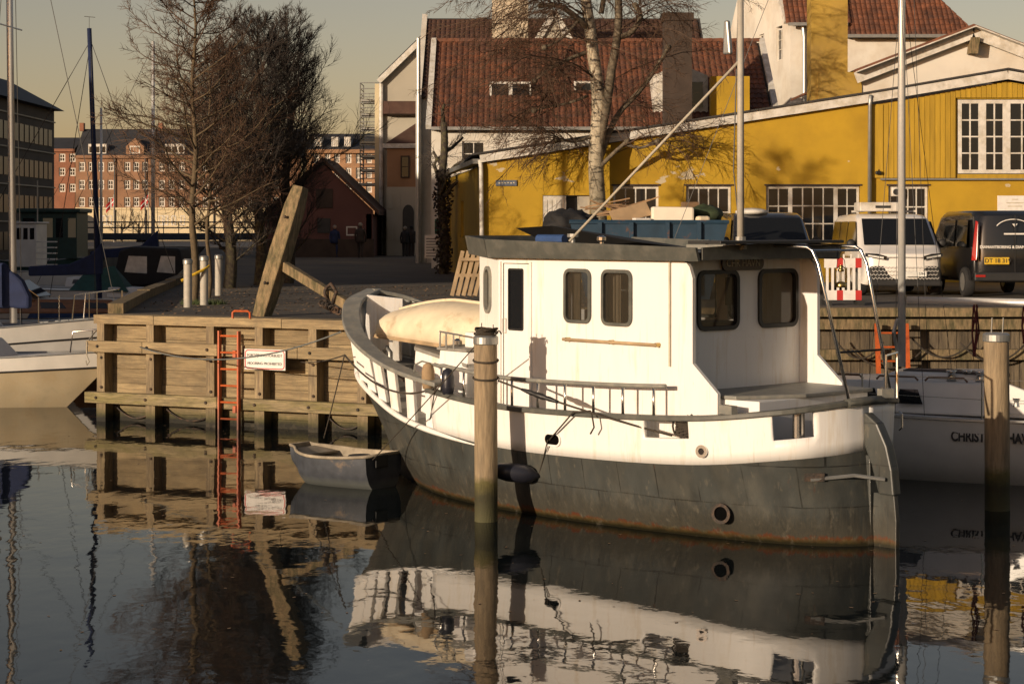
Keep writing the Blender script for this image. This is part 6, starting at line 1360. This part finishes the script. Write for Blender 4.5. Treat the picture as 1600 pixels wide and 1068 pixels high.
# dark van to the left of it, facing the canal
dv_ = thing('dark_van', 'dark van parked beside the skip, half hidden by the boat roof', 'van', (WX(1216, 45.5), 45.5, G))
prof2 = [(.2, .3), (.0, .5), (.02, .95), (.5, 1.12), (.95, 1.2), (1.65, 1.85), (2.1, 1.97), (4.6, 1.97), (4.85, 1.7), (4.9, .4), (4.6, .3)]
car_body(dv_, prof2, .98, 'car_dark', belt=1.1, tumble=.14)
rows = [[Vector((f * .84 * (1 - .1 * t), lerp(.98, 1.62, t) - .012, lerp(1.23, 1.82, t) + .012)) for f in [i / 4 for i in range(-4, 5)]] for t in (0, .33, .66, 1)]
mb = MB(); mb.grid(rows); mb.build('windscreen', 'car_glass', dv_, smooth=True)
for s_ in (-1, 1):
    for y in (.95, 4.0): wheel(dv_, s_ * .86, y)
    MB().box((s_ * .75, .03, .8), (.36, .06, .16)).build('headlight', 'lamp_clear', dv_); MB().blob((s_ * 1.1, 1.35, 1.25), (.11, .07, .12)).build('mirror', 'plastic_dark', dv_, smooth=True)
    MB().add([Vector((s_ * (hw_at(.98, z, .14, 1.1) + .006), y, z)) for y, z in ((1.5, 1.2), (3.0, 1.2), (3.0, 1.8), (1.9, 1.8))], [(0, 1, 2, 3)]).build('side_window', 'car_glass', dv_, solid=.004)
MB().box((0, 0, .62), (.8, .05, .2)).build('grille', 'plastic_dark', dv_)
MB().blob((-.35, 2.2, 1.98), (.42, .5, .1)).build('roof_vent', 'trim_white', dv_, smooth=True)
# black van seen from behind
bv = thing('black_van', 'black work van with white lettering seen from behind', 'van', (WX(1586, 43.5), 43.5, G))
prof3 = [(.05, .35), (.0, .6), (.02, 1.2), (.12, 1.86), (.3, 1.98), (3.2, 2.0), (3.7, 1.85), (4.3, 1.25), (4.9, 1.05), (5.0, .5), (4.8, .3)]
car_body(bv, prof3, .98, 'car_black', belt=1.2, tumble=.12)
for s_ in (-1, 1):
    MB().prism([(s_ * .965, .06, .85), (s_ * .965, .02, .98), (s_ * .86, .10, 1.75), (s_ * .82, .04, 1.72), (s_ * .86, -.02, .95), (s_ * .88, -.02, .85)], (s_ * .012, -.012, 0)).build('tail_light', 'lamp_red', bv)
    for y in (.95, 4.0): wheel(bv, s_ * .86, y)
    for y0, y1 in ((.5, 1.6), (1.75, 2.9)): MB().add([Vector((s_ * (hw_at(.98, z, .12, 1.2) + .006), y, z)) for y, z in ((y0, 1.15), (y1, 1.15), (y1, 1.78), (y0 + .1, 1.78))], [(0, 1, 2, 3)]).build('side_window', 'car_glass', bv, solid=.004)
MB().box((0, -.02, .48), (1.86, .1, .2)).build('bumper', 'plastic_dark', bv, bevel=.03)
for s_ in (-1, 1): MB().box((s_ * .8, -.075, .5), (.22, .02, .05)).build('reflector', 'lamp_red', bv)
npl = MB().box((-.42, -.035, .84), (.56, .02, .16)).build('number_plate', 'plate_yellow', bv, bevel=.006); text_obj('lettering', 'DT 18 319', 'ink', npl, (-.40, -.048, .84), X_, .135, bold=.002)
text_obj('lettering', 'DIAMANTBORING & DIAM', 'sign_white', bv, (-.80, -.012, 1.15), X_, .09, align='LEFT', xs=.95, bold=.003)
MB().tube([Vector((-.02 + .42 * math.cos(R(a)), -.0 + .12 * .0, 1.52 + .26 * math.sin(R(a)))) + Vector((0, .05, 0)) for a in range(155, 20, -9)], .012, 5).build('emblem_arc', 'sign_white', bv)
MB().box((0, -.005, .78 + .4), (.012, .02, 1.4)).build('door_gap', 'plastic_dark', bv)
MB().prism([(-.06, .03, 1.68), (.06, .03, 1.68), (.0, .02, 1.6)], (0, -.02, 0)).build('emblem', 'sign_white', bv); MB().box((0, .0, 1.45), (.5, .02, .035)).build('emblem', 'sign_white', bv)
# skip full of scrap
sk = thing('rubbish_skip', 'blue steel skip heaped with scrap in front of the yellow wall', 'skip', (WX(1010, 43.5), 43.5, G))
mb = MB(); hw_, hl_ = 1.75, .9; zt_ = WZ(347, 43.5) - G
mb.add([(-hw_ + .4, -hl_ + .1, 0), (hw_ - .4, -hl_ + .1, 0), (hw_ - .4, hl_ - .1, 0), (-hw_ + .4, hl_ - .1, 0), (-hw_, -hl_, zt_), (hw_, -hl_, zt_), (hw_, hl_, zt_), (-hw_, hl_, zt_)], [(0, 1, 5, 4), (1, 2, 6, 5), (2, 3, 7, 6), (3, 0, 4, 7), (3, 2, 1, 0)])
mb.build('tub', 'skip_blue', sk, solid=.03); [bar('rib', 'skip_blue', sk, sk.location + Vector((x, -hl_ + .03, .1)), sk.location + Vector((x, -hl_ - .05, zt_)), .09, .07) for x in (-1.1, -.4, .4, 1.1)]
MB().tube([(-hw_, -hl_, zt_), (hw_, -hl_, zt_), (hw_, hl_, zt_), (-hw_, hl_, zt_)], .05, 6, closed=True).build('rim', 'skip_blue', sk)
def scrap(nm, label, cat, c, d, rz, mt, tilt=(0, 0), grp=None, bev=.01):
    o = MB().box((0, 0, 0), d).build(nm, mt, bevel=bev); o.location = c; o.rotation_euler = (tilt[0], tilt[1], rz); return tag(o, label, cat, grp)
zs = WZ(347, 43.5)
from mathutils import noise as mno
def crumple(mb, amt):
    mb.v = [tuple(Vector(v) * (1 + amt * 2.2 * mno.noise(Vector(v) * 4.0)) + Vector((mno.noise(Vector(v) * 9), mno.noise(Vector(v) * 9 + Vector((5, 0, 0))), mno.noise(Vector(v) * 9 + Vector((0, 7, 0))))) * amt * .5) for v in mb.v]; return mb
scrap('foam_block', 'cream foam block lying on top of the blue skip', 'foam block', (WX(1050, 43.2), 43.2, zs + .16), (.95, .5, .36), 0, 'foam', (0, R(1)), bev=.05)
scrap('cardboard_sheet', 'slanting brown cardboard sheet in the skip', 'cardboard', (WX(985, 43.2), 43.2, zs + .2), (.9, .4, .03), .2, 'cardboard', (R(50), R(-14)))
scrap('wooden_crate', 'small wooden crate on the skip beside the foam block', 'crate', (WX(1078, 43.8), 43.8, zs + .38), (.34, .3, .16), .2, 'scrap_wood')
scrap('paper_pile', 'white folded paper stack on the skip rim', 'paper', (WX(1002, 42.9), 42.9, zs + .04), (.36, .2, .1), .3, 'sign_white')
scrap('stone_block', 'rounded tan lump on the skip rim right of the foam block', 'sack', (WX(1098, 43), 43, zs + .06), (.3, .24, .15), .3, 'cream_hull', bev=.06)
o = crumple(MB().blob((0, 0, 0), (.6, .5, .3), 26, 16), .16).build('rubbish_bag', 'black_canvas', smooth=True); o.location = (WX(890, 43.4), 43.4, zs - .02); tag(o, 'crumpled black plastic heap left of the birch trunk', 'bag')
o = crumple(MB().blob((0, 0, 0), (.4, .35, .2), 22, 14), .1).build('rubbish_bag', 'leaf_dark', smooth=True); o.location = (WX(1105, 43.7), 43.7, zs + .2); tag(o, 'dark olive sack behind the tan lump', 'bag')
for i in range(16):
    x = rnd.uniform(940, 1000); o = bar('scrap_plank', 'scrap_wood', None, (WX(x, 43.8) - rnd.uniform(.3, .7), 43.8 + rnd.uniform(-.3, .4), zs + rnd.uniform(.05, .5)), (WX(x, 43.8) + rnd.uniform(.3, .6), 43.8 + rnd.uniform(-.3, .4), zs + rnd.uniform(.1, .62)), rnd.uniform(.05, .1), .03)
    tag(o, 'broken plank in the tangled wood heap on the skip', 'plank', 'scrap planks on the skip')
# ---------------------------------------------------------------- people in the shaded street
def person(label, x, Y, h, turn, m_, stride=.12, hood=False, arm=.1):
    p = thing('person', label, 'person', (WX(x, Y), Y, G), turn); s = h / 1.75
    vs = [(0, 0, .95), (0, 0, 1.15), (0, .01, 1.38), (0, .01, 1.5), (0, 0, 1.57), (0, -.02, 1.66), (0, -.02, 1.74),
          (.10, 0, .9), (.11, -stride, .5), (.11, -stride * .6, .08), (.11, -stride * .6 - .14, .04), (-.10, 0, .9), (-.11, stride * .6, .5), (-.11, stride * 1.5, .1), (-.11, stride * 1.5 - .14, .04),
          (.2, .01, 1.4), (.27, arm * .3, 1.12), (.25, -arm, .88), (.25, -arm - .03, .78), (-.2, .01, 1.4), (-.27, -arm * .3, 1.12), (-.25, -arm * 1.2, .9), (-.25, -arm * 1.2 - .03, .8)]
    es = [(0,1),(1,2),(2,3),(3,4),(4,5),(5,6),(0,7),(7,8),(8,9),(9,10),(0,11),(11,12),(12,13),(13,14),(2,15),(15,16),(16,17),(17,18),(2,19),(19,20),(20,21),(21,22)]
    rs = [.17, .16, .17, .08, .075, .105, .06, .11, .085, .055, .045, .11, .085, .055, .045, .08, .06, .045, .035, .08, .06, .045, .035]
    me = bpy.data.meshes.new('body'); me.from_pydata([Vector(v) * s for v in vs], es, []); me.update()
    o = place('body', me, m_, p); md = o.modifiers.new('skin', 'SKIN'); sd_ = o.modifiers.new('sub', 'SUBSURF'); sd_.levels = 1; sd_.render_levels = 1
    for i, r_ in enumerate(rs): me.skin_vertices[0].data[i].radius = (r_ * s, r_ * s * .85)
    me.skin_vertices[0].data[0].use_root = True
    MB().blob((0, .015, 1.69 * s), (.115 * s, .125 * s, .11 * s)).build('hair', 'cloth_dark' if hood else 'hair', p, smooth=True)
    MB().blob((0, -.085 * s, 1.645 * s), (.07 * s, .05 * s, .085 * s)).build('face', 'skin', p, smooth=True)
    MB().lathe([(.24 * s, .78 * s), (.22 * s, .95 * s), (.2 * s, 1.2 * s), (.22 * s, 1.38 * s), (.12 * s, 1.5 * s)], 12).build('coat', m_, p, smooth=True)
person('person in dark jacket with cap walking by the pink house', 523, 103, 1.68, R(10), 'navy_canvas')
person('taller person in long dark coat in mid street', 563, 100, 1.8, R(170), 'cloth_brown')
person('pale haired person of the pair near the arched door', 633, 104, 1.62, R(180), 'cloth_dark', .06)
person('dark haired person of the pair near the arched door', 643, 105, 1.66, R(185), 'cloth_brown', .05, True)
# ---------------------------------------------------------------- trees
def poly(p, d, L, n, wander, trop, rg):
    pts = [p.copy()]; d = d.normalized(); st = L / n
    for i in range(n):
        d = (d + Vector((rg.gauss(0, wander), rg.gauss(0, wander), rg.gauss(0, wander) + trop))).normalized(); p = p + d * st; pts.append(p.copy())
    return pts
def rib(mb, pts, r0, r1, n):
    m_ = len(pts); mb.tube(pts, [lerp(r0, r1, i / (m_ - 1)) for i in range(m_)], n, cap=False)
def sprout(mb, parent_pts, r, n, rg, L, ang, trop, lev, cfg, tmin=.15):
    "side shoots along a branch, recursively finer"
    m_ = len(parent_pts) - 1
    for i in range(n):
        t = rg.uniform(tmin, 1) * m_; j = min(int(t), m_ - 1); p = parent_pts[j].lerp(parent_pts[j + 1], t - j)
        d0 = (parent_pts[j + 1] - parent_pts[j]).normalized(); a = d0.orthogonal().normalized(); a.rotate(Matrix.Rotation(rg.uniform(0, 6.283), 3, d0))
        d = d0 * math.cos(ang) + a * math.sin(ang) * rg.uniform(.7, 1.2)
        L_ = L * rg.uniform(.5, 1.2) * (1.15 - .5 * t / m_); pts = poly(p, d, L_, 4 if lev < 2 else 5, cfg['wander'], trop, rg)
        rib(mb[min(lev, len(mb) - 1)], pts, r, r * .35, 4 if r > .012 else 3)
        if lev > 0: sprout(mb, pts, max(r * .5, cfg['rmin']), cfg['n'][lev - 1], rg, L_ * cfg['ratio'], ang * cfg.get('angk', 1), cfg['trop'][lev - 1], lev - 1, cfg)
def tree(name, label, base, bark, twig, seed, build_fn, grp=None):
    rg = random.Random(seed); t = thing(name, label, 'tree', base, 0, grp); tr, lm, tw = MB(), MB(), MB(); build_fn(tr, lm, tw, rg)
    tr.build('trunk', bark, t, smooth=True)
    if lm.v: lm.build('limbs', 'limb_bark' if bark == 'birch_bark' else bark, t, smooth=True)
    o = tw.build('crown', twig, t); return t
def young(h, spread, nlimb, z0, r0):
    def f(tr, lm, tw, rg):
        pts = [Vector((.04 * math.sin(i * 1.3), .03 * math.cos(i), h * i / 14)) for i in range(15)]; rib(tr, pts, r0, .012, 10)
        for i in range(nlimb):
            t = z0 + (.97 - z0) * (i / nlimb) ** .9; k = t * 14; j = min(int(k), 13); p = pts[j].lerp(pts[j + 1], k - j); a = i * 2.4 + rg.uniform(-.4, .4)
            up = rg.uniform(.15, .75); d = Vector((math.cos(a), math.sin(a), up)); L = spread * (1.25 - t * .85) * rg.uniform(.75, 1.2)
            q = poly(p, d, L, 7, .10, .05, rg); r = lerp(.035, .012, t); rib(lm if r > .02 else tw, q, r, .006, 5)
            sprout([tw, tw], q, .0075, 14, rg, L * .45, .7, .04, 1, {'wander': .16, 'rmin': .0055, 'n': [8], 'ratio': .55, 'trop': [.03]}, .2)
    return f
Y = 40.5; tree('young_tree', 'bare young tree with straight trunk beside the first bollards', (WX(303, Y), Y, G), 'bark_young', 'twig_brown', 3, young(7.4, 2.15, 60, .22, .085), 'bare trees on the quay')
Y = 43.5; tree('young_tree', 'thin bare sapling just behind the young tree', (WX(326, Y), Y, G), 'bark_young', 'twig_brown', 5, young(5.8, 1.5, 40, .27, .05), 'bare trees on the quay')
def bushy(h, w, nstem, tz, r0, lean=0, ntw=20):
    def f(tr, lm, tw, rg):
        pts = [Vector((lean * (i / 6) ** 1.2, 0, tz * i / 6)) for i in range(7)]; rib(tr, pts, r0, r0 * .8, 12)
        for i in range(nstem):
            a = rg.uniform(0, 6.283); rr = rg.random() ** .6 * w; k = rg.uniform(.45, 1); p = pts[int(k * 6)]
            tgt = Vector((math.cos(a) * rr + lean, math.sin(a) * rr * .8, h * rg.uniform(.72, 1.0) * (1 - .32 * (rr / w) ** 2)))
            mid = p.lerp(tgt, .4) + Vector((math.cos(a) * rr * .35, math.sin(a) * rr * .3, -.2)); q = cat_rom([p, mid, tgt], 10)
            q = [v + Vector((rg.gauss(0, .04), rg.gauss(0, .04), 0)) for v in q]; rib(lm, q, rg.uniform(.03, .06), .008, 5)
            sprout([tw, tw], q, .010, ntw, rg, h * .16, .5, .09, 1, {'wander': .12, 'rmin': .0065, 'n': [11], 'ratio': .6, 'trop': [.07]}, .1)
    return f
def steeple(h, w, nlimb, z0, r0, ntw=15):
    "tall bare tree with steep branches all the way up and a haze of fine twigs"
    def f(tr, lm, tw, rg):
        pts = [Vector((.06 * math.sin(i * .8), .05 * math.cos(i * .7), h * i / 16)) for i in range(17)]; rib(tr, pts, r0, .012, 10)
        for i in range(nlimb):
            t = z0 + (.96 - z0) * (i / nlimb) ** .85; k = t * 16; j = min(int(k), 15); p = pts[j].lerp(pts[j + 1], k - j); a = i * 2.4 + rg.uniform(-.5, .5)
            env = min(1, (t - z0) / .22 + .45) * (1 - (max(0, t - .35) / .65) ** 1.3 * .82); L = w * env * rg.uniform(.85, 1.5) * 1.35
            q = poly(p, Vector((math.cos(a), math.sin(a), rg.uniform(.55, 1.25))), L, 8, .10, .07, rg); r = lerp(.04, .012, t); rib(lm if r > .022 else tw, q, r, .006, 5)
            sprout([tw, tw], q, .008, ntw, rg, L * .46, .55, .07, 1, {'wander': .15, 'rmin': .0055, 'n': [9], 'ratio': .7, 'trop': [.06]}, .08)
    return f
for x, Y, h, w, n, lb_, sd_ in ((358, 50.5, 6.4, 1.4, 62, 'dense bare tree just right of the young tree, trunk dark', 8), (405, 53, 7.5, 1.55, 72, 'tall dense bare tree in the middle, behind the anchor timber', 9), (450, 55, 7.75, 1.5, 72, 'tallest dense bare tree nearest the pink house', 12)):
    tree('dense_tree', lb_, (WX(x, Y), Y, G), 'bark', 'twig_dark', sd_, steeple(h, w, n, .10, .17), 'bare trees on the quay')
Y = 150.0; tree('street_tree', 'small bare tree before the tan brick building', (WX(548, Y), Y, G), 'bark', 'twig_brown', 21, bushy(5.8, 2.2, 16, 2.0, .16, 0, 10), 'far bare trees')
for x, lb_, sd_ in ((190, 'small bare tree before the cream ground floor, by the first flag', 31), (217, 'small bare tree before the cream ground floor, by the second flag', 32)):
    Y = 205.0; tree('street_tree', lb_, (WX(x, Y), Y, G), 'bark', 'twig_brown', sd_, bushy(4.6, 1.9, 10, 2.0, .12, 0, 7), 'far bare trees')
# birch
YBR = 55.25
def birch(tr, lm, tw, rg):
    P = lambda x, y, dy=0: Vector((WX(x, YBR) - WX(937, YBR), dy, WZ(y, YBR) - G))
    stem = cat_rom([P(940, 460), P(936, 350), P(931, 250), P(935, 160), P(925, 70), P(913, -20), P(907, -90)], 24); rib(tr, stem, .27, .13, 14)
    tr.tube([P(940, 470), P(938, 430)], [.36, .28], 14, cap=False)
    def limb(pts, r0, r1): q = cat_rom(pts, 12); rib(lm, q, r0, r1, 8); return q
    L1 = limb([P(932, 250, 0), P(948, 160, -.15), P(955, 110, -.2), P(966, 40, -.15), P(963, -60, -.1)], .15, .10)
    L2 = limb([P(964, 60, -.15), P(985, 52, -.2), P(1000, 28, -.2), P(992, 10, -.2)], .09, .07)
    L3 = limb([P(915, 42, -.1), P(895, 25, -.3), P(872, 12, -.4), P(845, 12, -.5)], .10, .06)
    L4 = limb([P(906, 30, -.2), P(890, 50, -.4), P(870, 68, -.5), P(850, 78, -.6)], .05, .03)
    L5 = limb([P(915, 82, .1), P(885, 95, -.2), P(855, 112, -.3), P(835, 128, -.4)], .065, .035)
    L6 = limb([P(932, 262, 0), P(962, 185, .15), P(1000, 142, .4), P(1030, 100, .4), P(1046, 72, .4)], .10, .055)
    L7 = limb([P(932, 266, 0), P(958, 240, -.35), P(978, 222, -.5)], .07, .05)
    L8 = limb([P(955, 243, -.3), P(975, 228, -.4), P(1000, 232, -.5), P(1025, 222, -.6)], .05, .035)
    L9 = limb([P(922, 215, -.1), P(895, 222, -.3), P(868, 218, -.4)], .05, .03)
    L10 = limb([P(918, 150, 0), P(890, 160, .2), P(862, 165, .3), P(835, 172, .3)], .045, .025)
    L11 = limb([P(940, 20, .2), P(948, -30, .2), P(958, -100, .2)], .08, .05)
    for q, n in ((L3, 11), (L4, 9), (L5, 11), (L6, 7), (L8, 6), (L9, 11), (L10, 12), (L2, 8), (L1, 6), (L11, 5), (L7, 4)):
        for i in range(n):
            k = rg.uniform(.45, 1) * (len(q) - 1); p = q[int(k)]; a = rg.uniform(0, 6.283); out = (q[-1] - q[0]).normalized()
            d = out * .7 + Vector((math.cos(a) * .8, math.sin(a) * .7, rg.uniform(-.1, .8))); w = poly(p, d, rg.uniform(1.4, 3.4), 10, .13, -.07, rg)
            rib(tw, w, .02, .008, 4); sprout([tw, tw], w, .0075, 14, rg, .85, .75, -.10, 1, {'wander': .17, 'rmin': .0058, 'n': [5], 'ratio': .7, 'trop': [-.10]}, .12)
        kn = q[-1]; lm.blob(kn, (.1, .1, .09), 8, 5)
    for i in range(60):                                   # thin hanging shoots from the top
        a = rg.uniform(0, 6.283) if i % 2 else rg.uniform(2.2, 4.1); p = stem[rg.randrange(13, 24)]; d = Vector((math.cos(a), math.sin(a) * .8, rg.uniform(.3, 1.0))); w = poly(p, d, rg.uniform(3.0, 6.0), 14, .11, -.085, rg); rib(tw, w, .02, .008, 4)
        sprout([tw, tw], w, .0075, 17, rg, .95, .7, -.12, 1, {'wander': .16, 'rmin': .0058, 'n': [5], 'ratio': .65, 'trop': [-.12]}, .2)
tree('birch_tree', 'white barked birch with pruned limbs and fine hanging twigs before the yellow wall', (WX(937, YBR), YBR, G), 'birch_bark', 'twig_brown', 17, birch)
def ivy(tr, lm, tw, rg):
    pts = [Vector((.06 * math.sin(i * .9), 0, 5.2 * i / 10)) for i in range(11)]; rib(tr, pts, .17, .12, 10)
    for i in range(7):
        a = rg.uniform(0, 6.283); p = pts[rg.randrange(5, 11)]; q = poly(p, Vector((math.cos(a), math.sin(a), .8)), rg.uniform(.7, 1.4), 6, .2, .06, rg); rib(lm, q, .08, .04, 6)
        sprout([tw, tw], q, .012, 8, rg, 1.0, .8, .02, 1, {'wander': .18, 'rmin': .008, 'n': [6], 'ratio': .6, 'trop': [.02]}, .3)
    for i in range(900):
        z = rg.uniform(0, 3.6); a = rg.uniform(0, 6.283); r_ = .16 + rg.random() * .14 * (1 + .4 * math.sin(z * 3)); c = Vector((r_ * math.cos(a), r_ * math.sin(a), z)); u = Vector((rg.gauss(0, 1), rg.gauss(0, 1), rg.gauss(0, 1))).normalized() * .06; v = u.orthogonal().normalized() * .05
        tw.add([c - u, c + v, c + u, c - v], [(0, 1, 2, 3)])
Y = 66.0; tree('alley_tree', 'dark pollarded tree against the white wall in the alley', (WX(692, Y), Y, G), 'bark', 'twig_dark', 41, ivy)
bpy.context.view_layer.update()
